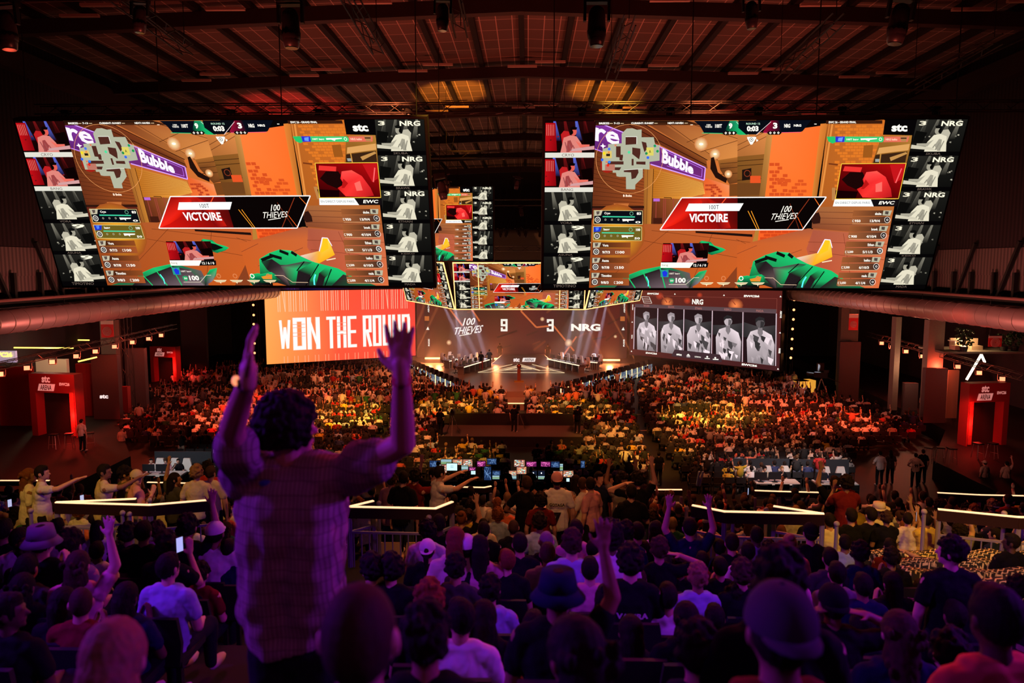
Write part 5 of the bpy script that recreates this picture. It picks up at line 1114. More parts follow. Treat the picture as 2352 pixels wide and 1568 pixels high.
def fig(key):
    if key not in FIG:
        st = key.startswith('T'); a = key.split(':')
        FIG[key] = figure(key, st, a[1], a[2], R(float(a[3])) if len(a) > 3 else 0, R(float(a[4])) if len(a) > 4 else (0.03 if st else .05), long_sleeve=len(a) > 5)
    return FIG[key]
def mobj(name, me, m, parent, loc=(0, 0, 0), rz=0):
    if not me.materials: me.materials.append(None)
    o = bpy.data.objects.new(name, me); COL.objects.link(o); o.parent = parent; o.location = loc; o.rotation_euler = (0, 0, rz)
    o.material_slots[0].link = 'OBJECT'; o.material_slots[0].material = m; return o
PEOPLE = []
def person(loc, rz, key, hair='short', hc='dark', shirt='black', skin=0, pants=None, cap=None, capc=None, label=None, group=None, scale=1.0, feet=True):
    f = fig(key); r = empty('person', loc, rz, label, 'person', group, scale=scale)
    mobj('body', f['body'], SK[skin], r)
    mobj('shirt', f['shirt'], CL[shirt], r)
    mobj('trousers', f['trousers'], pants or PANT, r)
    if feet: mobj('shoes', f['shoes'], SHOE, r)
    if hair: mobj('hair', HAIRS[hair], HC[hc], r, f['head'], f['turn'])
    if cap: mobj('cap', CAPS[cap], CL[capc or 'white'], r, f['head'], f['turn'])
    PEOPLE.append(r); return r, f
def jersey_text(r, f, txt, z, h, w_, m, bold=.04, y=None):
    """printed lettering on the back of a shirt, bent round the back"""
    v, fc = glyphs(txt, bold); me = bpy.data.meshes.new('print'); n = f['neck']; y0 = -.158 if y is None else y
    me.from_pydata([((u - .5) * w_, y0 + 1.6 * ((u - .5) * w_) ** 2 + n.y, n.z + z + h * k) for u, k in v], [], fc); me.update(); me.materials.append(m)
    o = bpy.data.objects.new('print', me); COL.objects.link(o); o.parent = r; return o
HAIRW = {'short': 'short', 'buzz': 'close-cropped', 'curly': 'curly', 'afro': 'big rounded', 'messy': 'tousled', 'long': 'long straight', 'wavy': 'long wavy', 'ponytail': 'ponytailed', 'bun': 'bunned'}
CAPW = {'cap': 'a cap', 'backcap': 'a backwards cap', 'bucket': 'a bucket hat', 'straw': 'a straw hat'}
POSW = {'lap': 'sitting', 'clap': 'clapping', 'up': 'arms up', 'wide': 'arms raised wide', 'head': 'hand on head', 'phone': 'holding a phone', 'down': 'standing', 'point': 'arm stretched forward', 'hip': 'standing', 'fist': 'fist raised'}
def describe(hair, hc, shirt, key, cap=None, capc=None):
    a = key.split(':'); pw = POSW[a[2]] if a[2] not in ('lap', 'down') else POSW[a[1]]
    if a[1] != a[2] and a[2] in ('up', 'fist', 'head'): pw = {'up': 'one arm up', 'fist': 'fist raised', 'head': 'hand on head'}[a[2]]
    who = f'person in {CAPW[cap]}' if cap else f'person with {HAIRW[hair]} {hc if hc != "dark" else "dark"} hair'
    return f'{who}, {shirt} shirt, {pw}'
# ---------------------------------------------------------------- the stand the camera is in
def zA(d): return ZC - .45 * d + .0095 * d * d - 1.27
def zB(d): return ZC - 5.92 - .2 * (d - 13.5)
STEP = mat('stand_concrete', (.022, .018, .020), .8, noise=.5, nscale=2)
b = MB()
rows = [-.1 + .85 * k for k in range(14)]
for y in rows: b.b2(-15, y - .45, -.0, 15, y + .40, zA(max(y, .2)))
b.b2(-15, 11.4, 0, 15, 12.0, zA(10.8) - .1)
for k in range(8): y = 12.4 + .85 * k; b.b2(-15, y - .42, 0, 15, y + .43, zB(y))
fs = struct(b.build('floor_stand', STEP))
NOSE = mat('step_edge_pale', (.40, .34, .36), .6)
for k in range(7):
    y = 2.45 + .85 * k
    for q in (0, .42): 
        MB().b2(-.58, y - .1 + q, zA(y) - .01 - q * .4 + .01, -.30, y - .06 + q, zA(y) + .03 - q * .4).build('step_edge', NOSE, fs)
for x0, x1, px in ((-2.1, -1.35, 0),):
    for k in range(8): y = 8.2 + .3 * k; MB().b2(x0, y, zA(y), x1, y + .04, zA(y) + .03).build('step_edge', NOSE, fs)

# patterned cloth covers over the empty seats at the right
def cover_mat():
    m = bpy.data.materials.new('cover_pattern'); m.use_nodes = True; nt = m.node_tree; b_ = nt.nodes['Principled BSDF']; b_.inputs['Roughness'].default_value = .85
    tc = nt.nodes.new('ShaderNodeTexCoord'); outs = []
    for rot, off, sc in ((.3, 0, (17, 40, 1)), (-1.15, .37, (17, 40, 1))):
        mp = nt.nodes.new('ShaderNodeMapping'); mp.inputs['Rotation'].default_value = (0, 0, rot); mp.inputs['Scale'].default_value = sc; mp.inputs['Location'].default_value = (off, off, 0)
        br = nt.nodes.new('ShaderNodeTexBrick'); br.inputs['Scale'].default_value = 1; br.inputs['Brick Width'].default_value = 1.9; br.inputs['Row Height'].default_value = 1.0; br.inputs['Mortar Size'].default_value = .36; br.inputs['Mortar Smooth'].default_value = .05
        br.inputs['Color1'].default_value = (1, 1, 1, 1); br.inputs['Color2'].default_value = (.0, .0, .0, 1); br.inputs['Mortar'].default_value = (0, 0, 0, 1); br.inputs['Bias'].default_value = -.35
        nt.links.new(tc.outputs['Object'], mp.inputs[0]); nt.links.new(mp.outputs[0], br.inputs['Vector']); outs.append(br)
    mx = nt.nodes.new('ShaderNodeMath'); mx.operation = 'MAXIMUM'; nt.links.new(outs[0].outputs['Color'], mx.inputs[0]); nt.links.new(outs[1].outputs['Color'], mx.inputs[1])
    cr = nt.nodes.new('ShaderNodeValToRGB'); cr.color_ramp.elements[0].position = .35; cr.color_ramp.elements[1].position = .6; cr.color_ramp.elements[0].color = (.012, .010, .010, 1); cr.color_ramp.elements[1].color = (.70, .55, .30, 1)
    nt.links.new(mx.outputs[0], cr.inputs[0]); nt.links.new(cr.outputs[0], b_.inputs['Base Color']); return m
COVER = cover_mat()
lamp('cover_amber', 'SPOT', (5, 2, 15.5), (6.2, 10.2, 6.2), (1, .46, .10), 2200, .3, 26)
def cover(y0, x0, x1, lab):
    vs = []; fs2 = []; nx = 40; prof = [(-.42, .10), (-.36, .46), (-.30, .82), (-.22, .86), (-.16, .52), (.10, .47), (.30, .46), (.38, .10)]
    for i in range(nx + 1):
        x = x0 + (x1 - x0) * i / nx
        for j, (dy, dz) in enumerate(prof): vs.append((x, y0 + dy + .012 * math.sin(x * 12 + j), zA(y0) + dz + .022 * math.sin(x * 9 + j * 1.3)))
    np_ = len(prof)
    for i in range(nx):
        for j in range(np_ - 1): fs2.append((i * np_ + j, (i + 1) * np_ + j, (i + 1) * np_ + j + 1, i * np_ + j + 1))
    o = MB().add(vs, fs2).build('seat_cover', COVER, None, True, label=lab, cat='seat cover', group='patterned seat covers')
    m = o.modifiers.new('t', 'SOLIDIFY'); m.thickness = .012; return o
for k, (y, x0, x1) in enumerate(((10.95, 4.7, 8.6), (10.1, 4.9, 8.6), (9.25, 4.6, 8.4), (8.4, 4.4, 8.0), (7.55, 4.3, 7.4), (6.7, 4.2, 6.6))):
    cover(y - .15, x0, x1, f'black and yellow patterned cloth over empty seats at right, {ORD[k]} row from railing')

# ---------------------------------------------------------------- railings with a glowing handrail
RAILM = mat('rail_steel', (.30, .27, .36), .45, .2); FASC = mat('rail_fascia', (.03, .012, .012), .5)
GLOW = mat('handrail_light', (1, .75, .5), .4, emit=1.5, ecol=(1, .58, .30))
def railing(label, pts, zr, hgt=1.0, fascia=.17):
    P = [onz(px, py, zr) for px, py in pts]; c = P[0]
    r = empty('handrail', c, 0, label, 'railing', 'railings with a glowing top')
    gl, fa, lo, ba, = MB(), MB(), MB(), MB()
    for a, e in zip(P, P[1:]):
        a = a - c; e = e - c; L = (e - a).length; d = (e - a) / L; M = Matrix.Rotation(math.atan2(d.y, d.x), 3, 'Z'); mid = (a + e) / 2
        gl.box(mid + Vector((0, 0, 0)), (L + .03, .05, .016), M); fa.box(mid - Vector((0, 0, fascia / 2 + .012)), (L + .04, .07, fascia), M)
        lo.box(mid - Vector((0, 0, .42)), (L, .035, .035), M)
        n = max(1, int(L / .12))
        for i in range(n): q = a + d * L * (i + .5) / n; ba.tube(q - Vector((0, 0, .42)), q - Vector((0, 0, hgt)), .011, n=5, cap=False)
        m = max(1, round(L / 1.1))
        for i in range(m + 1):
            q = a + d * L * i / m; MB().box(q - Vector((0, 0, hgt / 2 + .09)), (.06, .06, hgt - .18), M).build('post', RAILM, r)
    gl.build('handrail_light', GLOW, r); fa.build('fascia', FASC, r); lo.build('lower_rail', RAILM, r); ba.build('balusters', RAILM, r)
    return r
ZR = ZC - 3.85
railing('angled railing with glowing top on the left behind the purple-lit heads', [(310, 1145), (130, 1153), (344, 1159), (488, 1147)], ZR)
railing('railing with glowing top beside the raised-arms man, two pale seats below it', [(856, 1150), (802, 1163), (1000, 1167), (1038, 1152)], ZR)
railing('angled railing with glowing top right of centre', [(1592, 1160), (1664, 1174), (1890, 1179), (1779, 1162)], ZR)
railing('railing with glowing top at the right picture edge above the patterned covers', [(2157, 1169), (2340, 1187), (2420, 1188)], ZR)
Z2 = ZC - 5.45
for lb, pts in (('leftmost far railing with a glowing top at the foot of the stand', [(-60, 1103), (112, 1103)]), ('far railing with glowing top near the left commentators desk', [(340, 1107), (467, 1110)]), ('far railing with glowing top in front of the control desk', [(1010, 1117), (1112, 1119), (1127, 1116)]), ('far railing with glowing top just left of the pale blue sticks', [(1475, 1124), (1565, 1124)]), ('far railing with glowing top below the right commentators desk', [(1735, 1126), (1790, 1128), (1905, 1131)]), ('rightmost far railing with a glowing top', [(2155, 1131), (2250, 1136), (2350, 1138)])):
    railing(lb, pts, Z2, 1.0, .12)
ball = MB().tube((0, 0, -1.2), (0, 0, 0), .03, n=10).build('handrail_post', RAILM); MB().ell((0, 0, .03), (.045, .045, .045)).build('ball', mat('ball_pale', (.35, .3, .32), .35), ball, True)
prop(ball, 'x', 'post', 'ball-topped posts')
for i, (px, py) in enumerate(((70, 1170), (281, 1175), (297, 1178), (343, 1146), (870, 1153), (985, 1185), (1577, 1165), (1684, 1190), (1760, 1168), (1922, 1200), (2123, 1172), (2307, 1176))):
    p = at(px, py, 11.3 if py > 1169 else 12.5); o = ball if i == 0 else dup(ball); o.location = p - Vector((0, 0, .05)); o['label'] = f'slim metal post with a round ball top near the glowing railings, {ORD[i]} from left'
# seats
SEATM = mat('seat_dark', (.008, .007, .010), .7); SEATP = mat('seat_pale', (.62, .42, .30), .6)
def stadium_seat(m):
    r = empty('stadium_seat'); MB().prism([(-.20, .42), (.20, .42), (.22, .60), (.19, .80), (-.19, .80), (-.22, .60)], -.24, -.20, 'y').build('backrest', m, r)
    MB().b2(-.21, -.22, .40, .21, .20, .45).build('seat', m, r)
    for s in (-1, 1): MB().b2(s * .17 - .02, -.2, 0, s * .17 + .02, -.15, .42).build('leg', BLACK, r)
    return r
st0 = stadium_seat(SEATM); prop(st0, 'dark stadium seat hidden behind spectators in the purple-lit upper rows', 'seat', 'dark seats of the upper stand')
st1 = stadium_seat(SEATP); p = at(899, 1212, 13.2); st1.location = (p.x, 13.25, zB(13.25)); prop(st1, 'pale orange seat under the railing beside the raised-arms man, left one', 'seat', 'pale seats under the railing')
dup(st1, (p.x + .5, 13.25, zB(13.25)), 0, 'pale orange seat under the railing beside the raised-arms man, right one')
nseat = 0
def seat_at(x, y, z):
    global nseat
    o = st0 if nseat == 0 else dup(st0); o.location = (x, y, z); nseat += 1

# ---------------------------------------------------------------- spectators around the camera (head centre x, y, head width in the photo)
rg = random.Random(11)
UP = [ # x, y, w, hair, colour, shirt, pose, extra
 (269,1511,150,'long','blond','black','S:lap:lap'),(20,1405,70,'short','dark','black','S:lap:lap:-70'),(182,1297,52,'wavy','brown','pink','S:lap:up'),
 (386,1303,52,'short','dark','pale blue','S:lap:lap:-15'),(163,1252,46,'messy','dark','grey','S:lap:lap'),(97,1242,50,'short','dark','black','S:clap:clap',('bucket','grey')),
 (45,1238,38,'short','dark','white','S:clap:clap'),(63,1268,42,'messy','brown','black','S:lap:lap'),(224,1266,36,'short','dark','white','S:lap:lap'),(226,1214,30,'long','dark','white','S:lap:lap'),
 (294,1226,33,'curly','dark','black','S:lap:lap'),(330,1222,36,'short','dark','black','S:lap:lap'),(361,1219,31,'messy','brown','pink','S:lap:lap'),(382,1254,42,'curly','dark','black','S:lap:phone:20'),
 (432,1211,38,'messy','dark','black','S:lap:up'),(495,1225,38,'short','dark','white','S:clap:clap',('cap','white')),(492,1257,34,'bun','dark','dark red','S:lap:lap'),(525,1262,38,'short','dark','navy','S:lap:lap'),
 (290,1370,56,'long','dark','navy','S:clap:clap'),(146,1383,58,'long','dark','black','S:lap:lap'),(186,1384,60,'buzz','brown','dark red','S:clap:clap:30'),(55,1348,54,'wavy','dark','black','S:clap:clap'),
 (63,1304,52,'short','dark','dark grey','S:lap:lap'),(16,1290,36,'messy','dark','grey','S:clap:clap'),(269,1268,32,'curly','dark','dark red','S:lap:lap'),(460,1318,40,'messy','dark','dark red','S:lap:lap'),(10,1218,36,'short','dark','black','S:lap:lap'),
 (133,1210,30,'short','dark','cream','S:lap:lap'),(20,1480,60,'short','dark','dark grey','S:lap:lap'),(420,1260,34,'short','dark','black','S:lap:lap'),
 (853,1307,50,'curly','dark','black','S:lap:lap:40'),(898,1307,50,'curly','dark','black','S:lap:lap:35'),(982,1263,38,'ponytail','dark','black','S:lap:lap',('backcap','white')),(1046,1305,48,'messy','dark','dark grey','S:lap:lap'),
 (980,1220,32,'curly','dark','white','S:lap:lap:40'),(1008,1203,30,'short','dark','black','S:lap:lap'),(1048,1240,42,'long','ginger','cream','S:lap:lap'),(1071,1257,42,'short','dark','black','S:lap:lap',('cap','white')),
 (1102,1257,42,'long','dark','pink','S:lap:lap'),(1112,1218,30,'short','dark','black','S:lap:lap'),(1164,1288,42,'short','ginger','black','S:lap:lap:30'),(1195,1249,37,'short','dark','black','S:lap:lap'),(1257,1272,40,'short','brown','grey','S:lap:lap'),
 (1254,1243,36,'buzz','grey','black','S:lap:lap'),(1313,1249,42,'messy','brown','pale blue','S:lap:lap'),(1323,1218,33,'short','dark','pink','S:lap:lap'),(1180,1211,28,'buzz','brown','black','S:lap:lap'),(1240,1200,28,'curly','dark','pale blue','S:lap:lap'),
 (1354,1308,46,'short','dark','pink','S:lap:lap'),(1404,1234,42,'afro','dark','white','S:clap:clap'),(1447,1291,52,'curly','dark','black','S:lap:lap'),(1438,1222,33,'messy','dark','navy','S:lap:lap'),(1465,1222,32,'short','dark','black','S:lap:lap'),
 (1388,1376,52,'short','dark','black','S:lap:lap'),(1277,1362,82,'short','dark','black','S:lap:up:30',('bucket','navy')),(1126,1356,52,'messy','dark','pale blue','S:lap:lap'),(1152,1330,36,'short','dark','black','S:lap:lap'),
 (1037,1353,46,'short','dark','navy','S:lap:lap:30'),(988,1380,66,'curly','ginger','black','S:lap:lap'),(881,1366,50,'short','dark','black','S:lap:lap'),(1058,1420,72,'short','dark','white','S:lap:lap:30'),(1112,1418,66,'long','dark','black','S:lap:lap'),
 (979,1465,116,'messy','dark','black','S:lap:lap'),(825,1462,196,'buzz','brown','black','S:lap:lap'),(1316,1500,140,'wavy','dark','dark red','S:lap:lap:35'),(1225,1440,60,'short','dark','navy','S:lap:lap'),
 (1515,1262,39,'messy','brown','black','S:lap:head'),(1584,1212,32,'short','dark','navy','S:up:up'),(1506,1217,31,'long','dark','white','S:lap:lap'),(1652,1258,32,'short','dark','navy','S:lap:lap'),(1680,1247,34,'short','dark','black','S:lap:lap'),
 (1717,1267,36,'short','dark','white','S:lap:lap'),(1738,1230,31,'short','dark','pale blue','S:lap:lap'),(1767,1265,32,'curly','dark','black','S:lap:lap'),(1812,1247,34,'bun','blond','pink','S:lap:lap'),(1861,1224,32,'short','dark','black','S:lap:lap',('backcap','black')),
 (1940,1247,30,'short','dark','pale blue','S:lap:lap'),(1906,1282,38,'short','dark','dark grey','S:lap:lap'),(1974,1270,38,'messy','dark','navy','S:lap:lap'),(2043,1255,29,'short','dark','dark red','S:lap:head'),(2047,1281,34,'messy','dark','black','S:clap:clap'),
 (2184,1268,52,'messy','dark','black','T:down:down:50'),(2322,1245,31,'short','dark','black','S:lap:lap:60'),(1602,1325,46,'messy','blond','pale blue','S:lap:lap'),(1613,1288,34,'short','dark','dark red','S:lap:lap'),(1654,1303,38,'short','dark','black','S:clap:clap'),
 (1704,1318,46,'curly','brown','black','S:lap:lap'),(1532,1371,52,'short','dark','white','S:lap:lap'),(1687,1374,46,'messy','dark','black','S:lap:lap:30'),(1621,1366,38,'ponytail','dark','black','S:lap:lap'),(1576,1420,64,'wavy','dark','black','S:lap:lap'),
 (1600,1495,100,'messy','dark','navy','S:lap:lap'),(1803,1304,46,'short','brown','pink','S:lap:lap'),(1786,1340,104,'messy','dark','black','S:lap:lap'),(1790,1448,158,'short','dark','dark red','S:lap:lap',('backcap','dark grey')),
 (1921,1318,44,'short','dark','grey','S:lap:lap'),(1911,1386,68,'short','dark','black','S:head:head',('backcap','black')),(1981,1345,46,'short','dark','navy','S:lap:lap'),(2062,1452,82,'wavy','brown','navy','S:lap:lap'),(2049,1338,42,'long','dark','black','S:clap:clap'),
 (2114,1352,34,'short','dark','black','S:lap:lap'),(2192,1414,54,'short','dark','black','S:clap:clap'),(2288,1420,116,'short','dark','coral','S:lap:lap'),(2336,1352,44,'messy','dark','black','S:lap:lap'),(1467,1330,40,'short','brown','black','S:lap:lap'),
 (1560,1300,38,'messy','dark','black','S:lap:lap'),(1480,1262,32,'short','dark','navy','S:lap:lap'),(1360,1262,34,'short','dark','black','S:lap:lap'),(1640,1420,52,'short','dark','black','S:lap:lap'),(1450,1450,62,'long','dark','black','S:lap:lap'),
 (2180,1500,80,'messy','dark','navy','S:lap:lap'),(1980,1440,60,'short','dark','black','S:lap:lap'),(940,1420,46,'short','dark','dark grey','S:lap:lap'),(400,1370,40,'messy','dark','black','S:lap:lap'),(110,1325,40,'short','dark','black','S:lap:lap'),
]
ent = []
for u in UP:
    x, y, wd = u[:3]; d = .172 * FPX / wd
    ent.append((d, u))
ROWD = [2.0, 2.9, 3.9, 5.0, 6.2, 7.4, 8.6, 9.8, 11.2]
def rowof(d): return min(range(len(ROWD)), key=lambda i: abs(ROWD[i] - d))
cnt = {}
TAGGED = {}
for d, u in sorted(ent, key=lambda e: (rowof(e[0]), e[1][0])):
    k = rowof(d); cnt[k] = cnt.get(k, 0) + 1
    x, y, wd, hair, hc, shirt, key = u[:7]; capd = u[7] if len(u) > 7 else None
    p = at(x, y, d); f = fig(key); fl = zA(d) if d < 11.2 else zA(10.8)
    gap = p.z - fl
    if not f['stand'] and gap > 1.50: key = 'T:' + key[2:] if key[2:] != 'lap:lap' else 'T:down:down'; f = fig(key)
    sc = max(.94, min(1.08, gap / f['head'].z)); loc = Vector((p.x - f['head'].x * sc, p.y - f['head'].y * sc, p.z - f['head'].z * sc))
    dsc = describe(hair, hc, shirt, key, capd[0] if capd else None).replace('person with ', '').replace('person in ', '')
    lab = f'{dsc}, {ORD[cnt[k]-1]} from left, {ORD[k]} upper row'
    skin = rg.choice((0, 0, 1, 1, 2, 3)) if (x, y) not in ((2288, 1420),) else 3
    r, f = person(loc, R(rg.uniform(-6, 6)), key, hair, hc, shirt, skin, capd and capd[0] and None, capd[0] if capd else None, capd[1] if capd else None, lab, 'spectators in the upper rows', sc)
    TAGGED[(x, y)] = (r, f)
    if not f['stand'] and d > 2.4 : seat_at(loc.x, loc.y, max(loc.z, fl - .1))
LW = mat('print_white', (.75, .72, .75), .7); LB = mat('print_black', (.01, .01, .012), .7)
r, f = TAGGED[(1447, 1291)]; jersey_text(r, f, 'VATIRA', -.17, .045, .24, LW)
r, f = TAGGED[(1195, 1249)]; jersey_text(r, f, 'NA', -.15, .05, .09, LW)
r, f = TAGGED[(982, 1263)]; jersey_text(r, f, 'KOS', -.30, .07, .16, LW)
r, f = TAGGED[(1584, 1212)]; jersey_text(r, f, 'CAL', -.16, .05, .12, LW); jersey_text(r, f, '2', -.36, .16, .14, LW)

# ---------------------------------------------------------------- the lower block of the stand
SH = ['white'] * 5 + ['cream'] * 3 + ['black'] * 8 + ['grey', 'navy', 'dark grey', 'red', 'dark red', 'coral', 'green', 'pale blue', 'pink', 'yellow', 'brown']
PO = ['S:lap:lap'] * 9 + ['S:clap:clap'] * 3 + ['S:lap:up', 'S:up:up', 'S:lap:lap:35', 'S:lap:lap:-35', 'S:lap:phone:10']
SPEC = [ # x, y head centre, d, hair, colour, shirt, pose, rz, cap, label
 (1279,1102,12.4,'short','dark','white','T:hip:down',0,('backcap','pink'),'person in a backwards pink cap and white jersey numbered seven, standing in the centre'),
 (1242,1150,11.9,'afro','dark','dark red','T:down:down:10',0,None,'person with rounded hair and plain dark red shirt, left of the number seven jersey'),
 (1210,1110,13.0,'short','brown','black','T:hip:clap:40',-.5,None,'broad person in black shirt with a pale collar, standing left of the dark red shirt'),
 (1010,1086,13.2,'short','dark','white','T:point:point:10',-1.1,None,'person in a white T-shirt leaning and throwing a sheet over the glowing railing'),
 (926,1098,13.2,'short','dark','black','T:down:down:30',-.3,None,'standing person in a black T-shirt beside the railing, arms down'),
 (900,1103,13.9,'messy','brown','pink','T:down:down:20',-.6,None,'standing person half hidden left of the black T-shirt at the railing'),
 (955,1094,14.0,'curly','dark','dark red','T:down:point:20',-.6,None,'standing person in dark red stretching an arm towards the stage near the railing'),
 (996,1090,15.2,'short','dark','black','T:up:down:-120',0,None,'shouting person behind the leaning white T-shirt, one arm up'),
 (1322,1105,14.5,'long','dark','grey','T:down:clap:-60',.9,None,'long-haired person in grey turned left, right of the number seven jersey'),
 (1338,1112,14.0,'short','brown','white','T:clap:clap:-60',1.0,None,'standing person in white drinking, third right of the number seven jersey'),
 (1356,1112,13.6,'short','dark','pink','T:down:down:-50',.9,None,'standing person in a pale pink shirt seen from the side, right of centre'),
 (1376,1098,14.8,'short','dark','navy','T:down:down:-150',0,None,'standing person in navy shirt laughing towards the camera, right of the pink shirt'),
 (1396,1102,15.2,'short','brown','pink','T:down:down:-120',.3,None,'standing person in light pink shirt beside the navy shirt'),
 (1430,1103,14.0,'curly','dark','grey','T:up:up:-150',0,None,'cheering person in grey T-shirt facing the camera with both arms high'),
 (1464,1102,13.0,'curly','dark','black','T:head:up:30',0,None,'person in black T-shirt bending an arm over the head, right of the cheering grey shirt'),
 (1450,1130,12.2,'short','dark','black','T:clap:clap',0,None,'tall dark figure in black clapping in front of the cheering grey shirt'),
 (68,1092,12.6,'wavy','ginger','white','T:down:down:-30',-.9,None,'person with long reddish hair and pale shirt at far left, standing sideways'),
 (97,1086,12.3,'short','dark','white','T:down:point:-20',-1.0,None,'person with short dark hair and white T-shirt stretching an arm forward at far left'),
 (240,1083,12.4,'short','dark','cream','T:hip:point:-30',-.9,None,'stout person in a pale printed jersey stretching an arm right, left part of the stand'),
 (288,1088,13.0,'messy','dark','olive','T:down:down:-20',-.8,None,'person in a dark olive shirt standing next to the pale printed jersey'),
 (314,1096,12.8,'ponytail','dark','pink','T:clap:clap:-70',-.9,('cap','cream'),'person in a pale cap and pink top standing sideways beside the dark olive shirt'),
 (452,1086,13.3,'curly','blond','cream','T:down:down',0,None,'blond curly-haired person in a pale T-shirt standing left of the raised-arms man'),
 (484,1086,13.6,'short','brown','cream','T:down:down:-15',0,None,'brown-haired person in a pale T-shirt next to the blond curly-haired one'),
 (477,1076,15.2,'curly','dark','red','T:down:down:-120',0,None,'person in a red shirt between the two pale T-shirts, facing left'),
 (402,1100,14.2,'long','dark','dark grey','T:up:clap:-40',-.5,None,'long-haired person with raised hands left of the blond curly-haired one'),
 (2128,1194,11.9,'buzz','dark','yellow','S:phone:phone',0,None,'person in a bright yellow T-shirt photographing with a phone at right'),
 (2018,1172,12.6,'short','grey','cream','S:lap:lap',0,('straw','cream'),'person wearing a pale straw hat with a dark band'),
 (1943,1110,13.4,'curly','dark','dark red','T:phone:phone:20',0,None,'person in a pinkish red top aiming a camera, standing right of centre'),
 (1917,1108,14.2,'short','dark','black','T:up:down',0,None,'person in black with one red-lit arm raised by the empty white gaming chair'),
 (1938,1106,15.4,'short','dark','dark red','T:down:down',0,None,'person in dull red shirt between the raised arm and the camera user'),
 (1905,1196,12.2,'short','dark','cream','S:lap:lap',0,None,'person in plain pale shirt at the right end of the angled railing'),
 (1955,1185,12.2,'short','dark','black','S:lap:lap',0,None,'person in a printed black shirt seated above the patterned covers, leftmost'),
 (2000,1182,12.2,'short','dark','black','S:lap:lap:10',0,None,'person in plain black tank top seated above the patterned covers'),
 (2036,1190,12.0,'messy','brown','black','S:lap:lap',0,None,'brown-haired person in black seated left of the pale shirt and phone user'),
 (2085,1192,12.0,'short','dark','cream','S:lap:lap:-25',0,None,'person in pale shirt directly left of the yellow T-shirt phone user'),
 (1595,1212,12.0,'buzz','brown','cream','S:lap:lap:-30',0,None,'person in a wide pale shirt with a dark shoulder strap near the angled railing'),
 (1720,1200,12.3,'long','ginger','white','S:lap:lap',0,None,'person in a white numbered jersey seen through the angled railing'),
 (1500,1185,14,'curly','brown','white','S:lap:lap',0,None,'brown-haired person in white below the far railing right of centre'),
 (1060,1190,12.3,'bun','ginger','black','S:lap:up',0,None,'ginger-haired person in black with one arm up, just right of the second railing'),
 (1110,1205,11.9,'long','dark','cream','S:lap:lap',0,None,'person with long dark hair and pale top, centre, under the purple edge'),
]
SP = {}
for (x, y, d, hair, hc, shirt, key, rz, capd, lab) in SPEC:
    p = at(x, y, d); f = fig(key); fl = zB(d) if d > 12 else zA(10.8); gap = p.z - fl
    sc = max(.92, min(1.10, gap / f['head'].z)); hr = Matrix.Rotation(rz, 3, 'Z') @ f['head']; loc = Vector((p.x - hr.x * sc, p.y - hr.y * sc, p.z - f['head'].z * sc))
    r, f = person(loc, rz, key, hair, hc, shirt, rg.choice((0, 0, 1, 2)), JEAN if rg.random() < .5 else None, capd[0] if capd else None, capd[1] if capd else None, lab, None, sc); SP[(x, y)] = (r, f, loc)
r, f, _ = SP[(1279, 1102)]; jersey_text(r, f, 'GOTAGA', -.17, .05, .24, LB); jersey_text(r, f, '7', -.46, .20, .13, LB, .06)
r, f, _ = SP[(1720, 1200)]; jersey_text(r, f, 'BOX', -.16, .05, .14, LB); jersey_text(r, f, '2', -.36, .15, .13, LB)
r, f, _ = SP[(1955, 1185)]; jersey_text(r, f, 'BRAVE', -.22, .045, .20, mat('print_yellow', (.75, .55, .08), .7))
def phone(x, y, d, lab):
    p = at(x, y, d); r = empty('phone', p, 0, lab, 'phone', 'phones held up'); MB().b2(-.037, -.004, -.075, .037, .004, .075).build('case', BLACK, r); r.rotation_euler = (0, 0, R(60)); MB().b2(-.034, -.006, -.070, .034, -.004, .070).build('screen', mat('phone_screen', (.5, .6, 1), .3, emit=.7, ecol=(.55, .65, 1)), r)
for a in ((2104, 1186, 11.6, 'glowing phone held up by the yellow T-shirt'), (412, 1250, 6.8, 'glowing phone held by a purple-lit spectator at left'), (188, 1145, 13.4, 'small glowing phone among the left lower seats'), (22, 1155, 13.4, 'small glowing phone at the far left edge'), (1718, 1128, 15.5, 'small glowing phone left of the far railing at right'), (1230, 1153, 13, 'small glowing phone near the dark red shirt')): phone(*a)
sp_xy = [(v[2].x, v[2].y) for v in SP.values()]
LOW = []                                   # remaining places, filled by the far crowd
for k in range(7):
    y = 12.45 + .85 * k; x = -.76 * y + .2 * (k % 2); line = []
    while x < .74 * y:
        xx = x + rg.uniform(-.07, .07); px, py = proj((xx, y, zB(y) + 1.15)); x += .60
        if any(abs(xx - a) < .42 and abs(y - b_) < .55 for a, b_ in sp_xy): continue
        if (790 < px < 1030 and y < 14.2) or (600 < px < 800 and y < 13.5) : continue
        if rg.random() < .10: continue
        line.append(xx)
    if k >= 5: LOW += [(xx, y, zB(y)) for xx in line]; continue
    for i, xx in enumerate(line):
        hair = rg.choice(('short', 'short', 'short', 'curly', 'messy', 'long', 'buzz', 'wavy', 'afro', 'ponytail', 'bun')); hc = rg.choice(('dark', 'dark', 'dark', 'brown', 'brown', 'blond', 'ginger'))
        shirt = rg.choice(SH); key = rg.choice(PO); capd = rg.random() < .10; ck = rg.choice(('cap', 'backcap')) if capd else None
        dsc = describe(hair, hc, shirt, key, ck).replace('person with ', '').replace('person in ', '')
        person((xx, y - .1, zB(y)), R(rg.uniform(-12, 12)), key, hair, hc, shirt, rg.choice((0, 0, 1, 1, 2, 3)), None, ck, rg.choice(('white', 'black', 'red', 'cream')) if ck else None,
               f'{dsc}, {ORD[i]} from left, {ORD[k]} lower row', 'spectators in the lower block of the stand', rg.uniform(.95, 1.04))

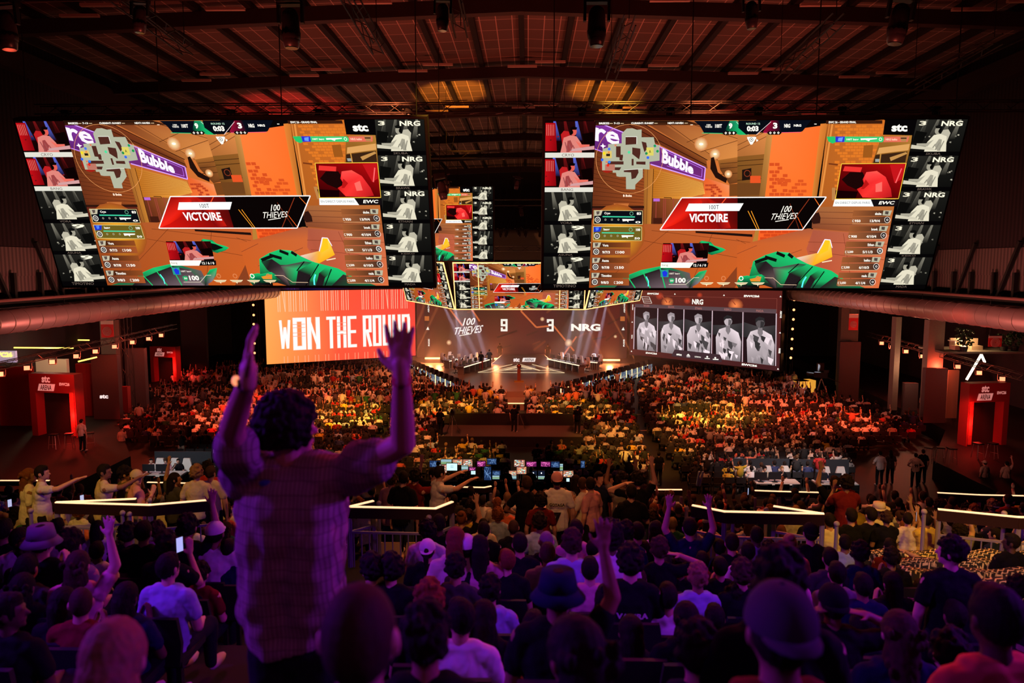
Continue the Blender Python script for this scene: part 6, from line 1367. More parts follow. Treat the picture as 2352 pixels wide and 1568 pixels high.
# ---------------------------------------------------------------- the man with both arms raised
hero = empty('person', (at(670, 1400, 2.9).x, 2.9, zA(2.9)), 0, 'man with curly dark hair and loose plaid shirt, both arms raised, seen from behind', 'person')
HL = hero.location
def hp_(px, py, Y): return at(px, py, Y) - HL
hd = hp_(662, 985, 2.9); nk = hp_(662, 1090, 2.9); shl = hp_(562, 1090, 2.9); shr = hp_(788, 1092, 2.9); hips = hp_(680, 1478, 2.95)
ell_, wl_ = hp_(533, 985, 2.66), hp_(570, 868, 2.48); elr, wr2 = hp_(926, 1018, 2.72), hp_(922, 858, 2.58)
B_, S_, T_ = MB(), MB(), MB()
Rh = Matrix.Rotation(R(-48), 4, 'Z')
hb = MB(); head_prims(hb, (0, 0, 0)); B_.add([Rh @ Vector(v) * 1.04 + hd for v in hb.v], hb.f)
B_.cap(nk + Vector((0, 0, -.02)), .062, hd + Vector((0, -.01, -.07)), .056)
ch = (shl + shr) / 2 + Vector((0, 0, -.14))
def trunk(b, k):
    b.ell(ch, (.20 + k, .12 + k, .20), None, 18, 12); b.ell(ch.lerp(hips, .5), (.18 + k, .118 + k, .2), None, 18, 12); b.ell(hips + Vector((0, 0, .06)), (.165 + k, .12 + k, .15), None, 18, 12)
    b.cap(shl + Vector((.02, 0, 0)), .065 + k, shr - Vector((.02, 0, 0)), .065 + k)
trunk(B_, 0)
for sh, el, wr_, sd in ((shl, ell_, wl_, -1), (shr, elr, wr2, 1)):
    B_.cap(sh, .060, el, .046); B_.cap(el, .047, el.lerp(wr_, .35), .044); B_.cap(el.lerp(wr_, .35), .044, wr_, .030)
hand(B_, wl_, Vector((.02, .1, 1)), Vector((.95, .25, 0)), -1, .06, .25, 1.10, 10)
hand(B_, wr2, Vector((-.05, .10, 1)), Vector((.1, 1, 0)), 1, .24, .12, 1.12, 10)
for s in (-1, 1): B_.cap(hips + Vector((s * .09, 0, -.02)), .09, hips + Vector((s * .11, .03, -.5)), .06); B_.cap(hips + Vector((s * .11, .03, -.5)), .06, Vector((s * .13 + hips.x, .0, .09)), .04); T_.cap(hips + Vector((s * .09, 0, -.02)), .112, hips + Vector((s * .11, .03, -.5)), .085); T_.cap(hips + Vector((s * .11, .03, -.5)), .085, Vector((s * .13 + hips.x, 0, .09)), .06)
T_.ell(hips + Vector((0, 0, .02)), (.175, .13, .14), None, 16, 10)
trunk(S_, .03)
for q in (-.06, .06): S_.cap(ch + Vector((q * 1.2, 0, -.1)), .155, hips + Vector((q - .01, 0, .07)), .150)
S_.cap(ch + Vector((-.07, 0, -.2)), .145, hips + Vector((-.115, 0, .16)), .13)       # loose cloth blown out at the left
S_.cap(shl, .09, shl.lerp(ell_, .62), .085); S_.cap(shr, .09, shr.lerp(elr, .52), .098); S_.cap(shr.lerp(elr, .3) - Vector((0, 0, .02)), .09, shr.lerp(elr, .55) - Vector((0, 0, .035)), .08)
S_.cap(nk + Vector((-.05, -.02, -.0)), .062, nk + Vector((.05, -.02, -.0)), .062)
def plaid():
    m = bpy.data.materials.new('plaid_cloth'); m.use_nodes = True; nt = m.node_tree; b_ = nt.nodes['Principled BSDF']; b_.inputs['Roughness'].default_value = .9; b_.inputs['Specular IOR Level'].default_value = .1
    tc = nt.nodes.new('ShaderNodeTexCoord'); br = nt.nodes.new('ShaderNodeTexBrick'); br.offset = 0; mp = nt.nodes.new('ShaderNodeMapping'); mp.inputs['Rotation'].default_value = (R(90), 0, 0)
    br.inputs['Scale'].default_value = 1; br.inputs['Brick Width'].default_value = .016; br.inputs['Row Height'].default_value = .05; br.inputs['Mortar Size'].default_value = .0022
    br.inputs['Color1'].default_value = (.36, .27, .24, 1); br.inputs['Color2'].default_value = (.30, .22, .20, 1); br.inputs['Mortar'].default_value = (.16, .11, .10, 1)
    nt.links.new(tc.outputs['Object'], mp.inputs[0]); nt.links.new(mp.outputs[0], br.inputs['Vector']); nt.links.new(br.outputs['Color'], b_.inputs['Base Color']); return m
hz_ = hips.z
mobj('body', sculpt(B_, .0062, 'body', 2), SK[1], hero); 
mobj('shirt', sculpt(S_, .0095, 'shirt', 3, .026, 9, 6.5, None, lambda p: p.z > hz_ + .015 + .02 * math.sin(p.x * 14)), plaid(), hero)
mobj('trousers', sculpt(T_, .012, 'trousers', 3, .008, 3, 10), PANT, hero)
H_ = MB(); rr = random.Random(2); H_.ell((0, -.012, .030), (.105, .118, .120), None, 20, 14)
for i in range(420):
    u, t = rr.uniform(-.75, 1), rr.uniform(0, 2 * PI); q = math.sqrt(1 - u * u); p = Vector((.110 * q * math.cos(t), -.012 + .122 * q * math.sin(t), .030 + .125 * u))
    if p.y > .06 and p.z < .04: continue
    H_.ell(p, (rr.uniform(.009, .019),) * 3, None, 6, 5)
mobj('hair', sculpt(H_, .0055, 'hair', 1, .003, 2, 90, None, lambda p: not (p.y > .06 and p.z < .04) and p.z > -.095), HC['dark'], hero, hd, R(-48))
wt = MB(); dw = (wl_ - ell_).normalized(); c0 = wl_ - dw * .02
wt.tube(c0 - dw * .012, c0 + dw * .012, .037, .036, 16); wo = wt.build('watch', BLACK, hero)
f_ = MB().ell(c0 + Vector((-.030, -.022, .006)), (.014, .008, .018), Matrix.Rotation(.6, 3, 'Z')); f_.build('watch_glint', mat('watch_reflection', (1, .4, .2), .2, emit=1.3, ecol=(1, .30, .14)), wo, True)  # orange reflection on the watch, made as a small glowing bead
dr = (wr2 - elr).normalized(); MB().tube(wr2 - dr * .035, wr2 - dr * .005, .036, .034, 16).build('wristband', mat('band_red', (.6, .04, .05), .6), hero)
MB().ell(nk + Vector((-.06, -.085, -.01)), (.03, .012, .014)).build('collar_tag', mat('tag_blue', (.05, .06, .8), .5), hero, True)
# ---------------------------------------------------------------- the arena floor: far crowd, chairs
def low_person(stand, arms):
    """coarse figure for the far crowd: list of (verts, faces, what)"""
    h, s, hz = (.90, 1.36, 1.58) if stand else (.46, .92, 1.13); P = []
    def add(what, f): b = MB(); f(b); P.append((b.v, b.f, what))
    add('shirt', lambda b: (b.ell((0, 0, (h + s) / 2 - .0), (.20, .13, (s - h) / 2 + .10), None, 8, 5)))
    add('shirt', lambda b: b.tube((-.20, 0, s - .02), (.20, 0, s - .02), .075, n=6))
    add('skin', lambda b: b.tube((0, 0, s - .02), (0, .01, hz), .05, n=5, cap=False)); add('skin', lambda b: b.ell((0, .015, hz), (.078, .095, .115), None, 8, 6)); add('hair', lambda b: b.ell((0, -.015, hz + .02), (.088, .104, .115), None, 8, 5))
    for sd in (-1, 1):
        a = ARMS[arms if (arms != 'one' or sd > 0) else 'lap'] if arms != 'one' or sd < 0 else ARMS['up']
        sh = Vector((sd * .20, 0, s - .03)); e = sh + Vector((a[0][0] * sd, a[0][1], a[0][2])); w_ = sh + Vector((a[1][0] * sd, a[1][1], a[1][2]))
        add('shirt', lambda b: b.tube(sh, sh.lerp(e, .6), .07, .06, n=5)); add('skin', lambda b: (b.tube(sh.lerp(e, .5), e, .045, n=5), b.tube(e, w_, .04, .03, n=5), b.ell(w_ + Vector((0, .02, .06 if a[2][2] > 0 else -.03)), (.04, .03, .07), None, 5, 4)))
        kn = Vector((sd * .11, .03, h * .5)) if stand else Vector((sd * .13, .42, .47)); an = Vector((sd * .12, 0, .04)) if stand else Vector((sd * .13, .42, .05))
        add('pants', lambda b: (b.tube((sd * .09, 0, h), kn, .09, .07, n=5), b.tube(kn, an, .065, .05, n=5)))
    V = []; F = []; W_ = []
    for v, f, wh in P: n = len(V); V += v; F += [tuple(i + n for i in g) for g in f]; W_ += [wh] * len(v)
    return np.array([tuple(p) for p in V], dtype=np.float32), F, np.array([('shirt', 'skin', 'hair', 'pants').index(k) for k in W_])
TPL = [low_person(False, 'lap'), low_person(False, 'clap'), low_person(False, 'up'), low_person(False, 'one'), low_person(True, 'down'), low_person(True, 'up'), low_person(True, 'wide'), low_person(True, 'clap')]
CSH = [(.70, .68, .66)] * 8 + [(.55, .5, .42)] * 3 + [(.02, .02, .022)] * 15 + [(.10, .10, .11)] * 2 + [(.22, .22, .22), (.45, .03, .03), (.30, .02, .02), (.65, .16, .1), (.03, .12, .05), (.3, .4, .6), (.03, .04, .12), (.6, .3, .34), (.6, .45, .05)]
CSK = [(.60, .36, .26), (.50, .28, .18), (.28, .14, .09), (.12, .06, .04)]; CHR = [(.014, .010, .009)] * 6 + [(.06, .03, .018)] * 2 + [(.10, .05, .025), (.2, .12, .06)]
def crowd(places, name, label, cat):
    vs, fs, cs = [], [], []; n = 0; r_ = random.Random(5)
    for (x, y, z, k) in places:
        T_, F_, W_ = TPL[k]; sc = r_.uniform(.96, 1.1); a = r_.gauss(0, .22); ca, sa = math.cos(a) * sc, math.sin(a) * sc
        q = np.empty_like(T_); q[:, 0] = T_[:, 0] * ca - T_[:, 1] * sa + x; q[:, 1] = T_[:, 0] * sa + T_[:, 1] * ca + y; q[:, 2] = T_[:, 2] * sc + z
        vs.append(q); fs += [tuple(i + n for i in f) for f in F_]; n += len(q)
        pal = np.array([r_.choice(CSH), r_.choice(CSK[:2] + CSK), r_.choice(CHR), r_.choice(((.02, .02, .025), (.04, .05, .09), (.3, .25, .2)))], dtype=np.float32); cs.append(pal[W_])
    me = bpy.data.meshes.new(name); me.from_pydata(np.concatenate(vs).tolist(), [], fs); me.update()
    C_ = np.concatenate(cs); a = me.color_attributes.new('Col', 'FLOAT_COLOR', 'POINT'); a.data.foreach_set('color', np.hstack([C_, np.ones((len(C_), 1), np.float32)]).ravel())
    me.polygons.foreach_set('use_smooth', [True] * len(me.polygons)); me.materials.append(attr_mat(name + '_colours')); o = bpy.data.objects.new(name, me); COL.objects.link(o); return prop(o, label, cat, None, 'stuff')
def inpoly(x, y, P):
    c = False; j = len(P) - 1
    for i in range(len(P)):
        if (P[i][1] > y) != (P[j][1] > y) and x < (P[j][0] - P[i][0]) * (y - P[i][1]) / (P[j][1] - P[i][1]) + P[i][0]: c = not c
        j = i
    return c
BLK = { # outlines of the seating blocks at head height, read off the photo
 'left': [(205, 962), (250, 930), (330, 893), (430, 858), (560, 838), (700, 828), (860, 816), (935, 838), (1000, 872), (1060, 893), (1060, 900), (905, 925), (879, 954), (819, 1008), (752, 1056), (740, 1070), (560, 1070), (395, 1045), (400, 1015), (440, 1002), (330, 985)],
 'midleft': [(960, 885), (1060, 893), (1163, 899), (1166, 952), (1015, 952), (985, 1004), (1165, 1012), (1165, 1062), (845, 1066), (860, 1005), (890, 985), (925, 950), (945, 915)],
 'midright': [(1203, 899), (1290, 893), (1400, 872), (1450, 862), (1452, 930), (1500, 1085), (1425, 1085), (1230, 1062), (1230, 1012), (1345, 1012), (1345, 952), (1206, 950)],
 'right': [(1478, 940), (1470, 868), (1490, 846), (1600, 838), (1780, 850), (1850, 885), (1930, 905), (2060, 925), (2125, 958), (2100, 980), (1960, 1000), (1950, 1060), (1700, 1085), (1592, 1090)],
}
places = []; chairs = []; lastrow = []
rc = random.Random(21)
BW = {k: [onz(px, py, 1.2).to_2d() for px, py in v] for k, v in BLK.items()}
for k, poly in BW.items():
    P = [tuple(p) for p in poly]; y0, y1 = min(p[1] for p in P), max(p[1] for p in P); x0, x1 = min(p[0] for p in P), max(p[0] for p in P)
    y = y0; ri = 0
    while y < y1:
        x = x0 + .27 * (ri % 2)
        while x < x1:
            if inpoly(x, y, P) and not (abs(y - 50.5) < .5):
                px, py = proj((x, y, 1.2)); chairs.append((x, y))
                occ = .93 if y > 42 else .78
                if k == 'right' and px > 1900: occ = .75
                if k == 'left' and px < 520 and y < 46: occ = .35 if y < 41 else .6
                if rc.random() < occ:
                    st = .05
                    if k == 'left' and y > 60: st = .55
                    if k == 'left' and 52 < y < 54.5 and px > 560: st = .7
                    if k == 'right' and y > 60: st = .25
                    if 'mid' in k and y > 53: st = .55
                    u = rc.random()
                    t = rc.choice((4, 5, 6, 7, 7)) if u < st else rc.choice((0,) * 9 + (1, 1, 1, 1, 2, 3, 3))
                    places.append((x + rc.uniform(-.05, .05), y + rc.uniform(-.06, .06), 0, t))
            x += .54
        y += .98; ri += 1
crowd(places, 'seated_crowd', 'packed crowd of small spectators filling the arena floor up to the stage', 'crowd')
crowd([(x, y - .1, z, rc.choice((0, 0, 0, 0, 1, 1, 2, 3))) for x, y, z in LOW] , 'row_crowd', 'spectators in the two lowest rows of the stand, just above the far glowing railings', 'crowd')
# chairs: the nearest ones as objects, the rest under the crowd as one
CHM = mat('chair_black', (.02, .018, .02), .5)
def fchair():
    r = empty('folding_chair'); MB().b2(-.22, -.20, .43, .22, .20, .47).build('seat', CHM, r); MB().b2(-.22, -.24, .58, .22, -.20, .86).build('backrest', CHM, r)
    for a in (-1, 1):
        for e in (-1, 1): MB().b2(a * .20 - .015, e * .17 - .015, 0, a * .20 + .015, e * .17 + .015, .44 if e > 0 else .86).build('leg', CHM, r)
    return r
fc = None; near = sorted(chairs, key=lambda c: c[1])[:130]; ns = set(near)
for i, (x, y) in enumerate(near):
    if fc is None: fc = fchair(); prop(fc, 'black folding chair in the nearest floor rows under or beside seated spectators', 'chair', 'folding chairs on the arena floor'); o = fc
    else: o = dup(fc)
    o.location = (x, y, 0)
vs = MB()
for x, y in chairs:
    if (x, y) in ns: continue
    vs.b2(x - .22, y - .2, .43, x + .22, y + .2, .47); vs.b2(x - .22, y - .24, .5, x + .22, y - .21, .84)
vs.build('folding_chair_rows', CHM, None, label='rows of black folding chairs under the floor crowd', cat='chairs', kind='stuff')
# aisle light lines on the floor
AL = mat('aisle_tape', (.55, .48, .30), .5)
for px0, px1, py in ((1168, 1206, 921), (1410, 1472, 951), (1430, 1508, 988), (870, 925, 980)):
    a, b_ = onz(px0, py, .01), onz(px1, py, .01); MB().b2(a.x, a.y - .06, 0, b_.x, a.y + .06, .015).build('trim_aisle', AL)['kind'] = 'structure'

# ---------------------------------------------------------------- camera platform between the middle blocks
SKIRT = mat('black_skirt', (.012, .010, .010), .9); GREY = mat('platform_grey', (.11, .09, .085), .8, noise=.3)
a, b_ = at(1012, 990, 44.5), at(1352, 990, 44.5)
pf = empty('camera_platform', ((a.x + b_.x) / 2, 43.2, 0), 0, 'low black camera platform in the middle of the floor seats', 'platform')
hw = (b_.x - a.x) / 2
MB().b2(-hw, 0, 0, hw, 3.6, .50).build('deck', GREY, pf); MB().b2(-hw, -.1, 0, hw, 0, .62).build('front_skirt', SKIRT, pf); MB().b2(-hw + .3, 3.6, 0, hw - .5, 3.8, 1.25).build('rear_screen', SKIRT, pf)
def tripod_camera(px, py, Y, z, lab, rz=0, sc=1.0):
    p = at(px, py, Y); r = empty('video_camera', (p.x, Y, z), rz, lab, 'camera', None, scale=sc)
    for k in range(3): a_ = k * 2.094 + .5; MB().tube((0, 0, 1.25), (.5 * math.cos(a_), .5 * math.sin(a_), 0), .025, n=6).build('leg', STEEL, r)
    MB().b2(-.12, -.25, 1.28, .12, .3, 1.52).build('body', BLACK, r); MB().tube((0, .3, 1.40), (0, .62, 1.40), .08, .10, 12).build('lens', BLACK, r); MB().b2(-.08, -.3, 1.52, .08, -.1, 1.64).build('viewfinder', BLACK, r)
    MB().tube((0, -.25, 1.3), (.05, -.8, 1.1), .015, n=5).build('pan_handle', BLACK, r); return r
tripod_camera(1040, 1000, 44, .5, 'video camera on a tripod at the left of the camera platform', 0); tripod_camera(1190, 990, 45.5, .5, 'video camera on a tripod at the centre of the camera platform', 0); tripod_camera(1330, 990, 45, .5, 'video camera on a tripod at the right end of the camera platform')
for x, y, Y, z, key, lab in ((1013, 990, 44.2, .5, 'T:down:clap', 'camera operator in black at the left end of the platform'), (1181, 965, 45.3, .5, 'T:down:clap:20', 'camera operator in black at the middle of the platform'), (1325, 985, 45, .5, 'T:down:clap:-20', 'camera operator in black at the right end of the platform')):
    p = at(x, y, Y); person((p.x, Y - .5, z), R(-20), key, 'short', 'dark', 'black', 1, None, None, None, lab, 'camera operators')

# ---------------------------------------------------------------- control desk behind the floor seats
cd0, cd1 = at(975, 1100, 33.2), at(1400, 1100, 33.2)
cd = empty('control_desk', ((cd0.x + cd1.x) / 2, 33.2, 0), 0, 'long dark control desk crowded with glowing monitors behind the floor seats', 'desk')
hw = (cd1.x - cd0.x) / 2; MB().b2(-hw, -.5, .72, hw, .5, .78).build('table_top', DARK, cd); MB().b2(-hw, .42, 0, hw, .48, .72).build('front_panel', DARK, cd); MB().b2(-hw, -.6, 0, hw, -.54, 1.05).build('back_screen', SKIRT, cd); letters('stc', cd, -3.0, .7, -2.6, .86, -.62, LETW, .04); letters('ARENA', cd, -2.5, .72, -1.9, .84, -.62, LETW, .02)
letters('stc', cd, 1.5, .7, 1.9, .86, -.62, LETW, .04)
def mon_pic(kind, seed):
    c = Canvas(160, 90); r_ = random.Random(seed)
    if kind == 'game':
        c.rect(0, 0, 160, 90, (.62, .42, .34)); 
        for k in range(40): x, y = r_.random() * 140, r_.random() * 80; c.poly([(x, y), (x + 6 + r_.random() * 26, y - 3), (x + 20, y + 9), (x - 2, y + 7)], r_.choice(((.9, .6, .35), (.35, .38, .5), (.92, .9, .86), (.15, .15, .2), (.55, .8, .7), (.8, .3, .25))))
    elif kind == 'list':
        c.rect(0, 0, 160, 90, (.22, .34, .42)); [c.rect(0, y * 10, 160, y * 10 + 6, r_.choice(((.75, .85, .85), (.55, .72, .75), (.3, .42, .52), (.5, .62, .35)))) for y in range(9)]
    elif kind == 'doc':
        c.rect(0, 0, 160, 90, (.72, .86, .88)); [c.rect(60 + 12 * (k % 4), 25 + 12 * (k // 4), 66 + 12 * (k % 4), 31 + 12 * (k // 4), (.2, .3, .35)) for k in range(12)]
    elif kind == 'magenta':
        c.rect(0, 0, 160, 90, (.35, .08, .28)); [c.line(r_.random() * 160, r_.random() * 90, r_.random() * 160, r_.random() * 90, 3, (.95, .45, .75)) for k in range(18)]
    elif kind == 'dots':
        c.rect(0, 0, 160, 90, (.06, .08, .14)); c.disc(80, 45, 16, (.95, .97, 1), 14)
    else:
        c.rect(0, 0, 160, 90, (.10, .17, .30)); [c.line(r_.random() * 160, r_.random() * 90, r_.random() * 160, r_.random() * 90, 2, (.45, .6, .8)) for k in range(14)]
    return c.mesh('monitor_picture')
MPM = screen_mat('monitor_light', 1.5); MPC = {}
def desk_monitor(px0, py0, px1, py1, kind, seed, lab, Y=33.4, rz=0):
    a_, b2_ = at(px0, py1, Y), at(px1, py0, Y); W_ = b2_.x - a_.x; H_2 = b2_.z - a_.z; a_.z = max(a_.z, .86)
    r = empty('monitor', ((a_.x + b2_.x) / 2, Y, a_.z), rz, lab, 'monitor', 'glowing monitors on the control desk')
    MB().b2(-W_ / 2 - .02, 0, -.02, W_ / 2 + .02, .05, H_2 + .02).build('housing', MONB, r); MB().b2(-.03, .01, .80 - a_.z, .03, .04, 0).build('stand', MONB, r)
    k = (kind, seed % 3)
    if k not in MPC: MPC[k] = mon_pic(kind, seed); MPC[k].materials.append(MPM)
    o = bpy.data.objects.new('screen', MPC[k]); COL.objects.link(o); o.parent = r; o.location = (-W_ / 2, -.005, 0); o.scale = (W_, .3, H_2)
MON = [(987,1058,1010,1072,'blue'),(1013,1055,1037,1067,'list'),(1040,1055,1062,1067,'game'),(1064,1055,1085,1071,'game'),(1008,1067,1026,1085,'game'),(1026,1064,1050,1080,'doc'),(1060,1069,1075,1080,'list'),(1078,1073,1092,1081,'magenta'),(1082,1081,1092,1089,'doc'),
 (1096,1059,1115,1071,'magenta'),(1119,1053,1140,1066,'blue'),(1112,1072,1128,1102,'blue'),(1131,1081,1149,1091,'blue'),(1131,1092,1147,1100,'list'),(1169,1081,1186,1091,'game'),(1169,1092,1186,1100,'list'),(1181,1056,1205,1071,'game'),(1187,1072,1209,1088,'game'),
 (1209,1060,1232,1071,'magenta'),(1217,1081,1233,1091,'dots'),(1236,1081,1251,1091,'dots'),(1217,1093,1233,1100,'list'),(1236,1093,1251,1100,'list'),(1242,1060,1264,1071,'magenta'),(1266,1060,1285,1073,'blue'),(1286,1065,1293,1080,'list'),(1271,1082,1292,1097,'game'),(1294,1081,1317,1095,'game'),(1334,1058,1343,1074,'blue'),(1301,1098,1308,1106,'doc')]
for i, (a_, b2_, c_, d_, kd) in enumerate(MON):
    kw = {'game': 'match picture', 'list': 'striped list', 'doc': 'pale page', 'magenta': 'magenta picture', 'blue': 'blue picture', 'dots': 'round white spot'}[kd]
    desk_monitor(a_, b_ if 0 else b2_, c_, d_, kd, i, f'glowing control desk monitor with a {kw}, {ORD[sorted(range(len(MON)), key=lambda j: MON[j][0] + MON[j][1] * .001).index(i)]} from left', 33.9 if b2_ < 1063 else 33.4 if b2_ < 1078 else 33.0)
for i, (px, py) in enumerate(((1006, 1066), (1063, 1092), (1096, 1098), (1163, 1080), (1219, 1080), (1263, 1084), (1335, 1098))):
    p = at(px, py, 32.3); person((p.x, 32.3, p.z - 1.14 - (.3 if 0 else 0)), R(rc.uniform(-15, 15)), 'S:lap:lap', 'short', 'dark', 'black', 1, None, None, None, f'control desk operator in black seen from behind, {ORD[i]} from left', 'control desk operators')

# ---------------------------------------------------------------- commentators' desks
def caster(px0, px1, py, Y, side, seats):
    a_, b2_ = at(px0, py, Y), at(px1, py, Y); hw = (b2_.x - a_.x) / 2; cx = (a_.x + b2_.x) / 2; zt_ = max(.6, a_.z)
    r = empty('commentator_desk', (cx, Y, 0), 0, f'commentators desk with dark front on the {side} of the floor', 'desk', 'commentators desks')
    MB().b2(-hw, -.35, zt_ - .05, hw, .35, zt_).build('table_top', mat('desk_white', (.6, .58, .58), .4), r); MB().b2(-hw, -.42, 0, hw, -.36, zt_ - .3).build('front_panel', BLACK, r)
    for q in (-1, 1): MB().b2(q * hw - .04, -.35, 0, q * hw + .04, .35, zt_ - .05).build('leg', BLACK, r)
    wb = empty('desk_backdrop', (cx, Y + 1.9, 0), 0, f'plain black screen wall behind the {side} commentators desk', 'screen wall', 'screen walls behind the commentators'); MB().b2(-hw - .5, 0, 0, hw + .5, .08, zt_ + .55).build('panel', mat('backdrop_black', (.03, .035, .045), .7), wb); MB().b2(-hw - .5, -.4, 0, -hw - .4, .05, .08).build('foot', BLACK, wb)
    n = len(seats)
    for i, (px, hair, hc, sh, key) in enumerate(seats):
        x = at(px, py, Y + .8).x
        g = dup(ch0, (x + .10, Y + 1.0, zt_ - .80), PI, f'white gaming chair at the {side} commentators desk, {ORD[i]} from left'); g['group'] = 'gaming chairs of the commentators'; g.scale = (.9, .9, .88); g.location.x += .16
        if hair: person((x, Y + .85, zt_ - .78), PI + R(8), key, hair, hc, sh, 0, None, None, None, f'commentator in {sh} with {"dark" if hc == "dark" else hc} hair, {side} desk, {ORD[i]} from left', 'commentators')
    m = dup(mon0); m['group'] = 'monitors on the commentators desks'; m.location = (cx - hw * .75, Y - .15, zt_); m.rotation_euler = (0, 0, PI * 0); m['label'] = f'black monitor on the {side} commentators desk, first from left'
    for i in range(1, int(hw * 2 / .72)):
        dup(m, (cx - hw * .8 + i * .7, Y - .15, zt_), 0, f'black monitor on the {side} commentators desk, {ORD[i]} from left')
    for q in (-.5, .5): lamp('caster_light', 'SPOT', (cx + q * hw, Y - 4, 7.5), (cx + q * hw, Y + 1.2, 1.2), (1, .93, .90), 900, .3, 34)
caster(334, 424, 1085, 34.5, 'left', [(348, 'short', 'dark', 'white', 'S:lap:lap'), (382, 'curly', 'brown', 'pink', 'S:lap:lap'), (410, 'short', 'dark', 'black', 'S:lap:phone')])
caster(1732, 1832, 1104, 34.0, 'middle right', [(1755, 'messy', 'dark', 'cream', 'S:lap:lap'), (1795, 'short', 'blond', 'black', 'S:lap:phone')])
caster(1870, 1965, 1106, 34.0, 'far right', [(1890, 'short', 'brown', 'navy', 'S:lap:phone'), (1925, None, None, None, None)])
# people standing on the floor and the side platforms
for x, y, z, key, hair, hc, sh, cp, lab in (
 (2019, 1115, 0, 'T:hip:down', 'short', 'dark', 'white', None, 'person in a plain white T-shirt and shorts standing on the dark floor at right'),
 (2043, 1112, 0, 'T:down:down', 'long', 'dark', 'dark grey', None, 'long-haired person in dark clothes right of the white T-shirt on the dark floor'),
 (2100, 1120, 0, 'T:hip:hip', 'short', 'dark', 'cream', None, 'person in a pale jersey numbered 99 standing on the dark floor'),
 (2117, 1110, 0, 'T:down:down', 'short', 'dark', 'black', None, 'person in black half hidden behind the jersey numbered 99'),
 (2056, 1020, .0, 'T:down:clap:-60', 'short', 'dark', 'black', None, 'guard in black at the edge of the right floor seats'),
 (282, 1050, 0, 'T:down:clap:-90', 'short', 'dark', 'cream', None, 'person in pale clothes walking on the dark floor at left'),
 (190, 1036, .95, 'T:down:down', 'short', 'dark', 'white', None, 'person in a white shirt on the left side platform by the stools'),
 (2258, 1140, 0, 'T:down:down', 'short', 'dark', 'cream', 'cap', 'person in a pale cap standing beyond the rightmost far railing'),
 (2308, 1142, 0, 'T:down:up', 'short', 'dark', 'cream', None, 'person in pale shirt beyond the rightmost far railing, right of the cap wearer'),
 (2120, 955, .0, 'T:down:down', 'short', 'dark', 'white', None, 'person in a white T-shirt standing at the corner of the right seats'),
 (1512, 1116, .0, 'T:down:down', 'short', 'dark', 'black', None, 'guard in a black staff shirt standing in the right aisle'),
 (120, 972, .95, 'T:down:clap', 'short', 'dark', 'black', None, 'dark figure standing in the nearer left gate, middle one'),
 (140, 975, .95, 'T:down:down', 'short', 'dark', 'black', None, 'dark figure standing in the nearer left gate, right one'),
 (105, 972, .95, 'T:hip:down', 'short', 'dark', 'black', None, 'dark figure standing in the nearer left gate, left one'),
 (2258, 1000, .95, 'T:down:clap', 'short', 'dark', 'black', None, 'dark figure standing in the right gate, left one'),
 (2275, 1003, .95, 'T:down:down', 'short', 'dark', 'black', None, 'dark figure standing in the right gate, right one'),
 (1198, 900, 1.0, 'T:down:down', None, None, 'black', None, None)):
    if lab is None: continue
    p = onz(x, y, z); r, f = person((p.x, p.y, z), R(rc.uniform(-20, 20)), key, hair, hc, sh, 0, None, cp, 'cream', lab, 'people standing on the floor')
    if '99' in lab: jersey_text(r, f, '99', -.36, .17, .17, LB)
# stage people
for i, (loc, rz, dl, k) in enumerate(STAGE_SEATS):
    person(loc, rz, 'S:lap:lap', 'short', 'dark', 'white', 0, None, None, None, f'player in white at the {dl}, {ORD[k]} from left', 'players on the stage')
for x, y, sh, lab, pants in ((1105, 849, 'black', 'person in black with bright red shorts crossing the stage', CL['red']), (1124, 843, 'black', 'person in black carrying a camera rig beside the red shorts', None), (1148, 826, 'black', 'person in dark clothes standing left of the grey sign block', None), (1258, 828, 'black', 'person in dark clothes standing right of the grey sign block', None), (1071, 893, 'black', 'dark figure at the left stage barrier', None), (1110, 900, 'black', 'long-haired dark figure stretching an arm by the left stage barrier', None)):
    z = ZS if y < 880 else 0; p = onz(x, y, z) if z else at(x, y - 10, 56.2); person((p.x, p.y, z), 0, 'T:clap:clap' if 'camera' in lab else 'T:down:down', 'long' if 'long' in lab else 'short', 'dark', sh, 1, pants, None, None, lab, 'people on and before the stage')

